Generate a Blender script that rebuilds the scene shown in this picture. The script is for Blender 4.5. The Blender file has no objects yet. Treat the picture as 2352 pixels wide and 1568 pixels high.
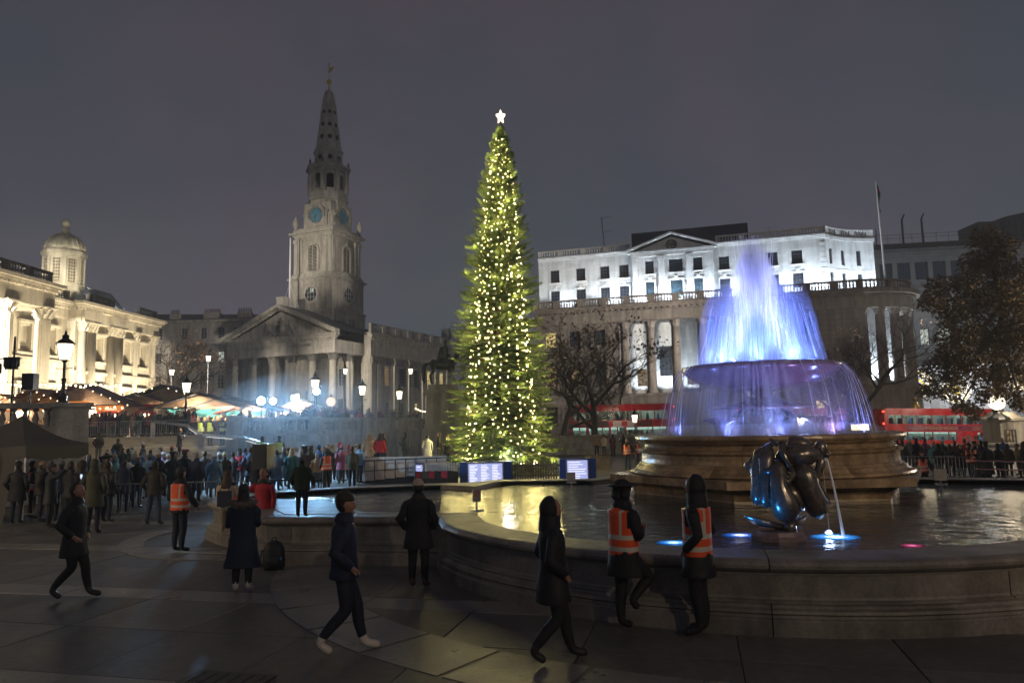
import bpy, math, random
from math import sin, cos, pi, radians, sqrt, atan2, degrees
from mathutils import Vector, Matrix, noise
random.seed(7)
SC = bpy.context.scene
COL = SC.collection
# ------------------------------------------------------------------ camera
H, FPX, PITCH, ROLL = 2.5, 1700.0, math.atan(191/1700.0), radians(-1.2)
cam_d = bpy.data.cameras.new('camera'); cam = bpy.data.objects.new('camera', cam_d); COL.objects.link(cam)
CR = Matrix.Rotation(pi/2+PITCH, 3, 'X') @ Matrix.Rotation(ROLL, 3, 'Z')
cam.location = (0, 0, H); cam.rotation_euler = CR.to_euler()
cam_d.sensor_width = 36.0; cam_d.lens = 36.0*FPX/2352.0; cam_d.clip_end = 3000; cam_d.clip_start = .1
SC.camera = cam
SC.view_settings.view_transform = 'Standard'; SC.view_settings.look = 'None'
SC.view_settings.exposure = 0.0; SC.view_settings.gamma = 1.0
cy = SC.cycles
cy.max_bounces = 8; cy.diffuse_bounces = 2; cy.glossy_bounces = 3; cy.transmission_bounces = 4
cy.transparent_max_bounces = 40; cy.caustics_reflective = False; cy.caustics_refractive = False
cy.sample_clamp_indirect = 3.0; cy.sample_clamp_direct = 0; cy.use_denoising = True
try: cy.use_light_tree = True
except Exception: pass
# ------------------------------------------------------------------ night sky
W = bpy.data.worlds.new('World'); SC.world = W; W.use_nodes = True
nt = W.node_tree; bg = nt.nodes['Background']
tc = nt.nodes.new('ShaderNodeTexCoord'); sx = nt.nodes.new('ShaderNodeSeparateXYZ')
nt.links.new(tc.outputs['Generated'], sx.inputs[0])
rmp = nt.nodes.new('ShaderNodeValToRGB'); nt.links.new(sx.outputs['Z'], rmp.inputs[0])
rmp.color_ramp.elements[0].position = 0.0; rmp.color_ramp.elements[0].color = (.083, .093, .104, 1)
rmp.color_ramp.elements[1].position = .62; rmp.color_ramp.elements[1].color = (.052, .049, .060, 1)
e = rmp.color_ramp.elements.new(.25); e.color = (.073, .075, .088, 1)
nz = nt.nodes.new('ShaderNodeTexNoise'); nz.inputs['Scale'].default_value = 2.6; nz.inputs['Detail'].default_value = 4
nt.links.new(tc.outputs['Generated'], nz.inputs['Vector'])
cr2 = nt.nodes.new('ShaderNodeValToRGB'); nt.links.new(nz.outputs['Fac'], cr2.inputs[0])
cr2.color_ramp.elements[0].position = .32; cr2.color_ramp.elements[0].color = (.76, .92, .97, 1)
cr2.color_ramp.elements[1].position = .65; cr2.color_ramp.elements[1].color = (1.20, 1.03, 1.12, 1)
mx = nt.nodes.new('ShaderNodeMixRGB'); mx.blend_type = 'MULTIPLY'; mx.inputs[0].default_value = 1
nt.links.new(rmp.outputs[0], mx.inputs[1]); nt.links.new(cr2.outputs[0], mx.inputs[2])
nt.links.new(mx.outputs[0], bg.inputs[0]); bg.inputs[1].default_value = 1.0
# ------------------------------------------------------------------ geometry helpers
def ray(px, py): return CR @ Vector(((px-1176)/FPX, -(py-784)/FPX, -1))
def G(px, py, z=0.0):
    d = ray(px, py); return Vector((0, 0, H)) + d*((z-H)/d.z)
def atY(px, Y, py=980): d = ray(px, py); return d.x*Y/d.y
def gz(x): return -(max(0.0, min(x, 22)-11.0)*.045+max(0.0, x-22.0)*.026)          # the square slopes gently down to the south

class MB:
    def __init__(s): s.v = []; s.f = []; s.m = []; s.uv = None
    def quad(s, a, b, c, d, mi=0):
        n = len(s.v); s.v += [tuple(a), tuple(b), tuple(c), tuple(d)]; s.f.append((n, n+1, n+2, n+3)); s.m.append(mi)
    def tri(s, a, b, c, mi=0):
        n = len(s.v); s.v += [tuple(a), tuple(b), tuple(c)]; s.f.append((n, n+1, n+2)); s.m.append(mi)
    def box(s, x0, x1, y0, y1, z0, z1, mi=0):
        n = len(s.v)
        s.v += [(x0,y0,z0),(x1,y0,z0),(x1,y1,z0),(x0,y1,z0),(x0,y0,z1),(x1,y0,z1),(x1,y1,z1),(x0,y1,z1)]
        for q in ((0,3,2,1),(4,5,6,7),(0,1,5,4),(1,2,6,5),(2,3,7,6),(3,0,4,7)):
            s.f.append(tuple(n+i for i in q)); s.m.append(mi)
        return s
    def poly(s, pts, mi=0):
        n = len(s.v); s.v += [tuple(p) for p in pts]; s.f.append(tuple(range(n, n+len(pts)))); s.m.append(mi)
    def prism(s, pts, z0, z1, mi=0):
        n = len(s.v); k = len(pts)
        s.v += [(p[0], p[1], z0) for p in pts]+[(p[0], p[1], z1) for p in pts]
        s.f.append(tuple(range(n+k-1, n-1, -1))); s.f.append(tuple(range(n+k, n+2*k))); s.m += [mi, mi]
        for i in range(k): s.f.append((n+i, n+(i+1) % k, n+k+(i+1) % k, n+k+i)); s.m.append(mi)
        return s
    def extr(s, pts, y0, y1, mi=0):                   # outline in x,z extruded along y
        n = len(s.v); k = len(pts)
        s.v += [(p[0], y0, p[1]) for p in pts]+[(p[0], y1, p[1]) for p in pts]
        s.f.append(tuple(range(n, n+k))); s.f.append(tuple(range(n+2*k-1, n+k-1, -1))); s.m += [mi, mi]
        for i in range(k): s.f.append((n+i, n+k+i, n+k+(i+1) % k, n+(i+1) % k)); s.m.append(mi)
        return s
    def lathe(s, prof, n=16, cx=0, cy=0, mi=0, a0=0, a1=2*pi, sx=1, sy=1, cap=True):
        full = abs(a1-a0-2*pi) < 1e-4; k = n if full else n+1; b = len(s.v)
        for r, z in prof:
            for i in range(k):
                a = a0+(a1-a0)*i/n; s.v.append((cx+r*cos(a)*sx, cy+r*sin(a)*sy, z))
        for j in range(len(prof)-1):
            for i in range(n):
                i2 = (i+1) % k
                s.f.append((b+j*k+i, b+j*k+i2, b+(j+1)*k+i2, b+(j+1)*k+i)); s.m.append(mi)
        if cap and full:
            if prof[0][0] > 1e-3: s.f.append(tuple(b+i for i in range(n-1, -1, -1))); s.m.append(mi)
            if prof[-1][0] > 1e-3: s.f.append(tuple(b+(len(prof)-1)*k+i for i in range(n))); s.m.append(mi)
        return s
    def tube(s, pts, rad, n=6, mi=0, cap=True, flat=1.0):
        pts = [Vector(p) for p in pts]; b = len(s.v); K = len(pts)
        if not hasattr(rad, '__len__'): rad = [rad]*K
        up = None
        for i, p in enumerate(pts):
            t = (pts[min(i+1, K-1)]-pts[max(i-1, 0)])
            t = t.normalized() if t.length > 1e-9 else Vector((0, 0, 1))
            if up is None:
                up = Vector((0, 0, 1)) if abs(t.z) < .9 else Vector((1, 0, 0))
            x = t.cross(up)
            x = x.normalized() if x.length > 1e-6 else Vector((1, 0, 0))
            y = x.cross(t).normalized(); up = y
            for j in range(n):
                a = 2*pi*j/n; q = p+x*(cos(a)*rad[i])+y*(sin(a)*rad[i]*flat); s.v.append(tuple(q))
        for i in range(K-1):
            for j in range(n):
                j2 = (j+1) % n; s.f.append((b+i*n+j, b+i*n+j2, b+(i+1)*n+j2, b+(i+1)*n+j)); s.m.append(mi)
        if cap:
            s.f.append(tuple(b+j for j in range(n-1, -1, -1))); s.f.append(tuple(b+(K-1)*n+j for j in range(n))); s.m += [mi, mi]
        return s
    def ball(s, c, r, nu=10, nv=6, mi=0, fn=None):
        b = len(s.v)
        if not hasattr(r, '__len__'): r = (r, r, r)
        for j in range(nv+1):
            th = pi*j/nv
            for i in range(nu):
                a = 2*pi*i/nu; d = Vector((sin(th)*cos(a), sin(th)*sin(a), cos(th)))
                q = Vector((c[0]+d.x*r[0], c[1]+d.y*r[1], c[2]+d.z*r[2]))
                if fn: q = fn(q, d)
                s.v.append(tuple(q))
        for j in range(nv):
            for i in range(nu):
                i2 = (i+1) % nu; s.f.append((b+j*nu+i, b+(j+1)*nu+i, b+(j+1)*nu+i2, b+j*nu+i2)); s.m.append(mi)
        return s
    def mesh(s, name, mats, smooth=False):
        me = bpy.data.meshes.new(name); me.from_pydata(s.v, [], s.f)
        if not isinstance(mats, (list, tuple)): mats = [mats]
        for m in mats: me.materials.append(m)
        if len(mats) > 1: me.polygons.foreach_set('material_index', s.m)
        if smooth: me.polygons.foreach_set('use_smooth', [True]*len(s.f))
        if s.uv:
            ul = me.uv_layers.new(name='UVMap'); dat = []
            for l in me.loops: dat += list(s.uv[l.vertex_index])
            ul.data.foreach_set('uv', dat)
        me.update(); return me
    def build(s, name, mats, parent=None, loc=(0, 0, 0), rz=0, smooth=False):
        return put(name, s.mesh(name, mats, smooth), parent, loc, rz)

def put(name, me, parent=None, loc=(0, 0, 0), rz=0, scale=None):
    o = bpy.data.objects.new(name, me); COL.objects.link(o)
    if parent: o.parent = parent
    o.location = loc; o.rotation_euler = (0, 0, rz)
    if scale: o.scale = scale
    return o
def tag(o, label=None, cat=None, group=None, kind=None):
    if label: o['label'] = label
    if cat: o['category'] = cat
    if group: o['group'] = group
    if kind: o['kind'] = kind
    return o
def thing(name, label, cat, loc=(0, 0, 0), rz=0, group=None):
    o = bpy.data.objects.new(name, None); COL.objects.link(o); o.empty_display_size = .2
    o.location = loc; o.rotation_euler = (0, 0, rz); return tag(o, label, cat, group)
def kids(o): return [c for c in COL.objects if c.parent == o]
def dup(root, loc, rz, label, group=None, scale=None, tree=None):
    """copy of a thing with copies of its parts and sub-parts"""
    if tree is None: tree = [(c, kids(c)) for c in kids(root)]
    r = root.copy(); COL.objects.link(r); r.location = loc; r.rotation_euler = (0, 0, rz); r['label'] = label
    if group: r['group'] = group
    if scale: r.scale = (scale,)*3
    for c0, gs in tree:
        c = c0.copy(); COL.objects.link(c); c.parent = r
        for g in gs:
            d = g.copy(); COL.objects.link(d); d.parent = c
    return r
# ------------------------------------------------------------------ materials
MC = {}
def node(nt, t, **kw):
    n = nt.nodes.new('ShaderNode'+t)
    for k, v in kw.items(): setattr(n, k, v)
    return n
def mat(name, col, rough=.6, metal=0, var=0.0, vs=3.0, bump=0.0, bs=20.0, joint=None, jcol=.6, spec=.5, objcol=False, stain=0.0, coat=0):
    if name in MC: return MC[name]
    m = bpy.data.materials.new(name); m.use_nodes = True; nt = m.node_tree; b = nt.nodes['Principled BSDF']; L = nt.links.new
    b.inputs['Roughness'].default_value = rough; b.inputs['Metallic'].default_value = metal
    b.inputs['Specular IOR Level'].default_value = spec
    if coat: b.inputs['Coat Weight'].default_value = coat
    rgb = node(nt, 'RGB'); rgb.outputs[0].default_value = (*col, 1); out = rgb.outputs[0]
    oi = node(nt, 'ObjectInfo'); tcn = node(nt, 'TexCoord')
    if objcol: out = oi.outputs['Color']
    add = node(nt, 'VectorMath', operation='ADD'); L(tcn.outputs['Object'], add.inputs[0])
    cmb = node(nt, 'CombineXYZ'); mul = node(nt, 'Math', operation='MULTIPLY'); L(oi.outputs['Random'], mul.inputs[0]); mul.inputs[1].default_value = 37.0
    L(mul.outputs[0], cmb.inputs[0]); L(mul.outputs[0], cmb.inputs[1]); L(cmb.outputs[0], add.inputs[1]); vec = add.outputs[0]
    def mult(o, fac, amt, lo, hi):
        mr = node(nt, 'MapRange'); L(fac, mr.inputs[0]); mr.inputs[1].default_value = lo; mr.inputs[2].default_value = hi
        mr.inputs[3].default_value = 1-amt; mr.inputs[4].default_value = 1+amt*.6
        mm = node(nt, 'VectorMath', operation='SCALE'); L(o, mm.inputs[0]); L(mr.outputs[0], mm.inputs['Scale']); return mm.outputs[0]
    if var:
        n1 = node(nt, 'TexNoise'); n1.inputs['Scale'].default_value = vs; n1.inputs['Detail'].default_value = 8; n1.inputs['Roughness'].default_value = .65; L(vec, n1.inputs['Vector'])
        out = mult(out, n1.outputs['Fac'], var, .32, .68)
        n3 = node(nt, 'TexNoise'); n3.inputs['Scale'].default_value = vs*9; n3.inputs['Detail'].default_value = 3; L(vec, n3.inputs['Vector'])
        out = mult(out, n3.outputs['Fac'], var*.5, .35, .65)
        rr = node(nt, 'MapRange'); L(n1.outputs['Fac'], rr.inputs[0]); rr.inputs[1].default_value = .3; rr.inputs[2].default_value = .7
        rr.inputs[3].default_value = max(.05, rough-.15); rr.inputs[4].default_value = min(1, rough+.12); L(rr.outputs[0], b.inputs['Roughness'])
    if stain:     # soot streaks running down the stone
        mp = node(nt, 'Mapping'); mp.inputs['Scale'].default_value = (1.6, 1.6, .22); L(vec, mp.inputs[0])
        n4 = node(nt, 'TexNoise'); n4.inputs['Scale'].default_value = 1.2; n4.inputs['Detail'].default_value = 6; L(mp.outputs[0], n4.inputs['Vector'])
        out = mult(out, n4.outputs['Fac'], stain, .38, .6)
    h = None
    if joint:
        sp = node(nt, 'SeparateXYZ'); L(tcn.outputs['Object'], sp.inputs[0])
        ad = node(nt, 'Math', operation='ADD'); L(sp.outputs[0], ad.inputs[0]); L(sp.outputs[1], ad.inputs[1])
        cb = node(nt, 'CombineXYZ'); L(ad.outputs[0], cb.inputs[0]); L(sp.outputs[2], cb.inputs[1])
        br = node(nt, 'TexBrick'); L(cb.outputs[0], br.inputs['Vector']); br.inputs['Scale'].default_value = 1
        br.inputs['Brick Width'].default_value = joint[0]; br.inputs['Row Height'].default_value = joint[1]
        br.inputs['Mortar Size'].default_value = joint[2] if len(joint) > 2 else .02; br.inputs['Mortar Smooth'].default_value = .3
        br.inputs['Color1'].default_value = (1, 1, 1, 1); br.inputs['Color2'].default_value = (.84, .84, .84, 1); br.inputs['Mortar'].default_value = (jcol,)*3+(1,)
        mm = node(nt, 'VectorMath', operation='MULTIPLY'); L(out, mm.inputs[0]); L(br.outputs['Color'], mm.inputs[1]); out = mm.outputs[0]
        h = br.outputs['Fac']
    L(out, b.inputs['Base Color'])
    if bump or joint:
        bp = node(nt, 'Bump'); bp.inputs['Strength'].default_value = max(bump, .25) if joint else bump; bp.inputs['Distance'].default_value = .02
        n2 = node(nt, 'TexNoise'); n2.inputs['Scale'].default_value = bs; n2.inputs['Detail'].default_value = 5; L(vec, n2.inputs['Vector'])
        if h is not None:
            sb = node(nt, 'Math', operation='SUBTRACT'); L(n2.outputs['Fac'], sb.inputs[0]); L(h, sb.inputs[1]); L(sb.outputs[0], bp.inputs['Height'])
        else: L(n2.outputs['Fac'], bp.inputs['Height'])
        L(bp.outputs[0], b.inputs['Normal'])
    MC[name] = m; return m
def emit(name, col, s, sample=False):
    if name in MC: return MC[name]
    m = bpy.data.materials.new(name); m.use_nodes = True; nt = m.node_tree
    nt.nodes.remove(nt.nodes['Principled BSDF']); e = node(nt, 'Emission'); e.inputs[0].default_value = (*col, 1); e.inputs[1].default_value = s
    nt.links.new(e.outputs[0], nt.nodes['Material Output'].inputs[0])
    m.cycles.emission_sampling = 'AUTO' if sample else 'NONE'
    MC[name] = m; return m
def litwin(name, col, s, scale=3.0):      # a lit room behind a pane: uneven glow
    if name in MC: return MC[name]
    m = emit(name, col, s); nt = m.node_tree; e = [n for n in nt.nodes if n.type == 'EMISSION'][0]
    tcn = node(nt, 'TexCoord'); n = node(nt, 'TexNoise'); n.inputs['Scale'].default_value = scale; nt.links.new(tcn.outputs['Object'], n.inputs['Vector'])
    r = node(nt, 'ValToRGB'); nt.links.new(n.outputs['Fac'], r.inputs[0]); r.color_ramp.elements[0].position = .35; r.color_ramp.elements[1].position = .6
    r.color_ramp.elements[0].color = (col[0]*.15, col[1]*.13, col[2]*.12, 1); r.color_ramp.elements[1].color = (*col, 1)
    nt.links.new(r.outputs[0], e.inputs[0]); return m
portland = mat('portland_stone', (.40, .375, .33), .85, var=.22, vs=.35, bump=.25, bs=6, joint=(1.3, .55, .012), jcol=.72, stain=.25)
portland_p = mat('portland_carved', (.40, .375, .33), .85, var=.22, vs=.8, bump=.3, bs=8, stain=.22)
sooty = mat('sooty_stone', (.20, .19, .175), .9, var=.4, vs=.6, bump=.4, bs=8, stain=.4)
gallery = mat('gallery_stone', (.46, .42, .34), .8, var=.15, vs=.5, bump=.25, bs=6, joint=(1.4, .6, .01), jcol=.8, stain=.15)
gallery_p = mat('gallery_carved', (.46, .42, .34), .8, var=.15, vs=1, bump=.3, bs=8, stain=.15)
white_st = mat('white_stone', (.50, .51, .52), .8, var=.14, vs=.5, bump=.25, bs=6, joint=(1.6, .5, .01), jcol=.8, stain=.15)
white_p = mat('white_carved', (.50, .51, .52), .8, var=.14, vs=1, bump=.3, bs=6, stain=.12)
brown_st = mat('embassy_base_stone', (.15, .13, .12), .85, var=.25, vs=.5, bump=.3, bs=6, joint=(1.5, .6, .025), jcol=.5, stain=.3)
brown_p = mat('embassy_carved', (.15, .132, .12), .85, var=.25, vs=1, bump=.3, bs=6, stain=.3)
granite = mat('granite', (.20, .185, .165), .5, var=.3, vs=2.2, bump=.25, bs=60, stain=.3)
granite_w = mat('wet_granite', (.33, .235, .14), .28, var=.35, vs=1.5, bump=.25, bs=25, stain=.35)
mortar = mat('mortar', (.34, .32, .28), .9, var=.2, vs=6)
slate = mat('slate_roof', (.07, .075, .08), .6, var=.25, vs=2, joint=(.5, .35, .03))
leadm = mat('lead_sheet', (.30, .34, .35), .5, metal=.2, var=.25, vs=.8)
glass = mat('dark_glass', (.02, .025, .035), .12, spec=.8)
glass_b = mat('bluish_glass', (.03, .07, .10), .12, spec=.8)
frame_w = mat('window_paint', (.42, .42, .40), .5)
frame_d = mat('dark_frame', (.05, .05, .055), .5)
iron = mat('black_iron', (.018, .02, .024), .35, metal=.3, var=.2)
steel = mat('galvanised_steel', (.42, .43, .45), .35, metal=.9, var=.2, vs=5)
gold = mat('gilding', (.75, .52, .16), .3, metal=1)
bronze_d = mat('dark_bronze', (.035, .045, .042), .4, metal=.5, var=.4, vs=2)
bronze_m = mat('wet_bronze', (.15, .13, .115), .27, metal=.6, var=.35, vs=3, bump=.12, bs=14, coat=.4)
lit_y = litwin('lit_room_yellow', (1, .78, .32), 1.1)
lit_w = litwin('lit_room_white', (.85, .95, .85), .8)
lit_dim = litwin('lit_room_dim', (.9, .6, .3), .35)
bulb_w = emit('warm_bulb', (1, .78, .42), 9.0)
lantern_e = emit('lantern_glow', (1, .84, .58), 4.2)
# ------------------------------------------------------------------ building kit (x along facade, -y out, z up)
def wall(mb, x0, x1, z0, z1, y, ops, dep=.35, mi=0):
    xs = sorted({x0, x1, *[o[0] for o in ops], *[o[1] for o in ops]}); zs = sorted({z0, z1, *[o[2] for o in ops], *[o[3] for o in ops]})
    for i in range(len(xs)-1):
        for j in range(len(zs)-1):
            cx, cz = (xs[i]+xs[i+1])/2, (zs[j]+zs[j+1])/2
            if any(o[0] < cx < o[1] and o[2] < cz < o[3] for o in ops): continue
            mb.quad((xs[i], y, zs[j]), (xs[i+1], y, zs[j]), (xs[i+1], y, zs[j+1]), (xs[i], y, zs[j+1]), mi)
    for a, b, c, d in ops:
        mb.quad((a, y, c), (a, y, d), (a, y+dep, d), (a, y+dep, c), mi); mb.quad((b, y, d), (b, y, c), (b, y+dep, c), (b, y+dep, d), mi)
        mb.quad((a, y, d), (b, y, d), (b, y+dep, d), (a, y+dep, d), mi); mb.quad((b, y, c), (a, y, c), (a, y+dep, c), (b, y+dep, c), mi)
WC = {}
def window(parent, x, z, w, h, y, nx=2, nz=3, fm=frame_w, pm=glass, arch=False, sill=None, rz=0, loc=None):
    """one window: frame with glazing bars, a pane behind it"""
    k = (round(w, 2), round(h, 2), nx, nz, fm.name, pm.name, arch, sill.name if sill else None)
    if k not in WC:
        t = .05+.02*w; mb = MB()
        mb.box(-w/2, w/2, -.03, .05, 0, t); mb.box(-w/2, w/2, -.03, .05, h-t, h)
        mb.box(-w/2, -w/2+t, -.03, .05, t, h-t); mb.box(w/2-t, w/2, -.03, .05, t, h-t)
        for i in range(1, nx): mb.box(-w/2+w*i/nx-.02, -w/2+w*i/nx+.02, -.02, .03, t, h-t)
        for j in range(1, nz): mb.box(-w/2+t, w/2-t, -.024, .034, h*j/nz-.02, h*j/nz+.02)
        ms = [fm]
        if arch:
            r = w/2
            for i in range(8):
                a, b = pi*i/8, pi*(i+1)/8
                mb.extr([(r*cos(a), h+r*sin(a)), ((r-t)*cos(a), h+(r-t)*sin(a)), ((r-t)*cos(b), h+(r-t)*sin(b)), (r*cos(b), h+r*sin(b))], -.03, .05)
            mb.box(-.02, .02, -.02, .03, h, h+r-t)
        if sill:
            ms.append(sill); mb.box(-w/2-.15, w/2+.15, -.62, -.34, -.2, -.04, 1)
            mb.box(-w/2-.2, w/2+.2, -.50, -.34, h+.12, h+.3, 1)
        pn = MB(); pts = [(-w/2+.01, .02), (w/2-.01, .02), (w/2-.01, h-.01)]
        if arch: pts += [(w/2*cos(pi*i/8)*.98, h+w/2*sin(pi*i/8)*.98) for i in range(9)]
        pts += [(-w/2+.01, h-.01)]; pn.extr(pts, .06, .09)
        WC[k] = (mb.mesh('window', ms), pn.mesh('pane', pm))
    o = put('window', WC[k][0], parent, loc if loc else (x, y, z), rz); put('pane', WC[k][1], o); return o
BC = {}
def baluster_mesh(h, r, m):
    k = (h, r, m.name)
    if k not in BC:
        BC[k] = MB().lathe([(r, 0), (r, .1*h), (r*.45, .16*h), (r, .38*h), (r*.8, .52*h), (r*.4, .78*h), (r*.9, .9*h), (r*.9, h)], 7).mesh('baluster', m, True)
    return BC[k]
def balustrade(parent, x0, x1, y, z, h, m, m2=None, bay=3.0, pier=.7, sp=.36, r=.13, rail=.16, th=.42, name='balustrade'):
    """rails and piers as one part, every baluster a part"""
    m2 = m2 or m; mb = MB(); mb.box(x0, x1, y-th/2, y+th/2, z, z+.2*h); mb.box(x0-.04, x1+.04, y-th/2-.06, y+th/2+.06, z+h-rail, z+h)
    n = max(1, round((x1-x0)/bay)); L = (x1-x0)/n
    for i in range(n+1):
        c = x0+i*L; a, b = max(x0, c-pier/2), min(x1, c+pier/2); mb.box(a, b, y-th/2-.02, y+th/2+.02, z+.2*h, z+h-rail)
    bm = baluster_mesh(round(h*.8-rail, 3), r, m)
    for i in range(n):
        a, b = x0+i*L+pier/2, x0+(i+1)*L-pier/2; k = max(1, int((b-a)/sp))
        for j in range(k): put('baluster', bm, parent, (a+(b-a)*(j+.5)/k, y, z+.2*h))
    mb.build(name, m2, parent)
def cornice(mb, x0, x1, y, z, h, out, dent=0, mi=0, sides=True):
    e = 1 if sides else 0
    mb.box(x0-.3*out*e, x1+.3*out*e, y-.3*out, y+.3, z, z+.34*h, mi); mb.box(x0-.65*out*e, x1+.65*out*e, y-.65*out, y+.3, z+.34*h+.001, z+.62*h, mi); mb.box(x0-out*e, x1+out*e, y-out, y+.3, z+.62*h+.001, z+h, mi)
    if dent:
        k = int((x1-x0)/dent)
        for i in range(k): c = x0+(i+.5)*(x1-x0)/k; mb.box(c-dent*.25, c+dent*.25, y-.58*out, y-.3*out, z+.05*h, z+.34*h-.002, mi)
def text(s, size, m, parent=None, loc=(0, 0, 0), rz=0, name='lettering', ext=.01, align='CENTER', shear=0):
    c = bpy.data.curves.new('t', 'FONT'); c.body = s; c.size = size; c.extrude = ext; c.align_x = align; c.align_y = 'CENTER'; c.resolution_u = 2; c.shear = shear
    o = bpy.data.objects.new('t', c); me = bpy.data.meshes.new_from_object(o); bpy.data.objects.remove(o); bpy.data.curves.remove(c)
    me.name = name; me.materials.clear(); me.materials.append(m); me.transform(Matrix.Rotation(pi/2, 4, 'X'))
    return put(name, me, parent, loc, rz)
def lamp(kind, loc, energy, col, size=.1, target=None, angle=60, blend=.4, name='light'):
    d = bpy.data.lights.new(name, kind); d.energy = energy; d.color = col
    if kind in ('POINT', 'SPOT'): d.shadow_soft_size = size
    if kind == 'SPOT': d.spot_size = radians(angle); d.spot_blend = blend
    o = bpy.data.objects.new(name, d); COL.objects.link(o); o.location = loc
    if target is not None: o.rotation_euler = (Vector(target)-Vector(loc)).to_track_quat('-Z', 'Y').to_euler()
    return o
# ================================================================== ground, paving, road
g = MB()
xs = [-150, -60, -30, -20, -10, 0, 11, 22, 30, 45, 60, 90, 190]; ys = [-30, 0, 10, 25, 40, 60, 90, 150, 215]
for i in range(len(xs)-1):
    for j in range(len(ys)-1):
        q = [(xs[i], ys[j]), (xs[i+1], ys[j]), (xs[i+1], ys[j+1]), (xs[i], ys[j+1])]
        g.poly([(a, b, gz(min(a, 60))-.03) for a, b in q])
ground_m = mat('plaza_ground', (.13, .123, .115), .6, var=.35, vs=.8, bump=.2, bs=30)
ground = tag(g.build('ground', ground_m), kind='structure')
pave = [mat('paving_stone_%s' % n, c, r, var=.34, vs=.9, bump=.22, bs=40, stain=0) for n, c, r in
        (('grey', (.118, .112, .104), .48), ('brown', (.108, .101, .093), .52), ('pale', (.130, .124, .116), .42))]
pave_l = mat('pale_granite_band', (.215, .203, .188), .38, var=.25, vs=1.2, bump=.18, bs=40)
# slabs laid on a grid turned 13.7 degrees, narrow pale bands between the wide rows
TH = radians(-13.7); e1 = Vector((cos(TH), sin(TH))); e2 = Vector((-sin(TH), cos(TH)))
PC, PR = Vector((4.49, 14.87)), 6.14
random.seed(11)
row = 0; vv = 3.2; rows = []
for h_ in (1.75, 1.65, .72, 1.65, .0, 1.5, .62, 1.6, 1.6, .62, 1.7, 1.7, .7, 1.7, 1.7, .7, 1.8, 1.8, .7):
    if h_: rows.append((vv, h_)); vv += h_
for (v0, h_) in rows:
    v0 -= .55; band = h_ < 1
    uoff = random.choice((0, .0, .85)); k = 0
    for iu in range(-14, 10):
        w_ = 1.70; u0 = iu*w_+.35+(0 if band else 0)
        c = e1*(u0+w_/2)+e2*(v0+h_/2)
        if c.y < 2.5 or c.y > 26 or abs(c.x) > c.y*.80+2.0: continue
        if (c-PC).length < PR-1.2 or (c.x > -4.5 and c.y > 14.4): continue
        if c.x < -13.3 and c.y > 21.5: continue
        a = .005; mb = MB(); jz = random.uniform(-.003, .003)
        pts = []
        for du, dv in ((a, a), (w_-a, a), (w_-a, h_-a), (a, h_-a)):
            p = e1*(u0+du)+e2*(v0+dv)-c; pts.append((p.x, p.y))
        ins = [(x*.992, y*.992) for x, y in pts]; n0 = len(mb.v)
        mb.v += [(x, y, -.028) for x, y in pts]+[(x, y, -.006+jz) for x, y in pts]+[(x, y, jz) for x, y in ins]
        for q in range(4):
            q2 = (q+1) % 4; mb.f += [(q, q2, 4+q2, 4+q), (4+q, 4+q2, 8+q2, 8+q)]; mb.m += [0, 0]
        mb.f.append((8, 9, 10, 11)); mb.m.append(0)
        if gz(c.x) < 0 or c.y > 22: jz -= .0
        mb.build('paving_slab', pave_l if band else random.choice(pave), ground, (c.x, c.y, -.004+gz(c.x)))
def ring_stones(cx, cy, r0, r1, a0, a1, n, z0=.004):
    for i in range(n):
        b0, b1 = a0+(a1-a0)*i/n+.004, a0+(a1-a0)*(i+1)/n-.004; mb = MB(); k = 6
        o_ = [(cx+r1*cos(b0+(b1-b0)*j/k), cy+r1*sin(b0+(b1-b0)*j/k)) for j in range(k+1)]
        i_ = [(cx+r0*cos(b0+(b1-b0)*j/k), cy+r0*sin(b0+(b1-b0)*j/k)) for j in range(k+1)]
        mb.prism(o_+i_[::-1], -.02, z0+random.uniform(0, .002)); mb.build('paving_slab', pave_l, ground)
ring_stones(PC.x, PC.y, 7.85, 8.85, radians(183), radians(292), 13)
ring_stones(-5.6, 18.4, 3.1, 3.62, radians(165), radians(282), 7, .010)
# bare asphalt road behind the square, sloping to the right
road = MB(); rx = [-40, 0, 11, 22, 30, 45, 60, 95]
for i in range(len(rx)-1):
    a, b = rx[i], rx[i+1]; road.quad((a, 64, gz(a)+.0), (b, 62, gz(b)+.0), (b, 84, gz(b)+.0), (a, 88, gz(a)+.0))
asphalt = mat('asphalt', (.05, .05, .052), .55, var=.3, vs=2, bump=.3, bs=40)
tag(road.build('road', asphalt, loc=(0, 0, .0)), kind='structure')
mk = MB()
for i in range(16):
    a = -20+i*6.0; mk.quad((a, 73.4, gz(a)+.006), (a+3, 73.4, gz(a+3)+.006), (a+3, 73.55, gz(a+3)+.006), (a, 73.55, gz(a)+.006))
tag(mk.build('road_marking', mat('road_paint', (.75, .75, .72), .6)), kind='structure')
manhole = MB().box(-.45, .45, -.4, .4, 0, .012)
for i in range(6): manhole.box(-.4+i*.14, -.34+i*.14, -.34, .34, .012, .018)
tag(manhole.build('manhole_cover', mat('cast_iron', (.07, .065, .06), .5, metal=.4, var=.3, vs=8), None, (-3.0, 7.6, .004), TH), 'dark rectangular iron cover set in the paving at the bottom edge', 'manhole cover')

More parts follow.
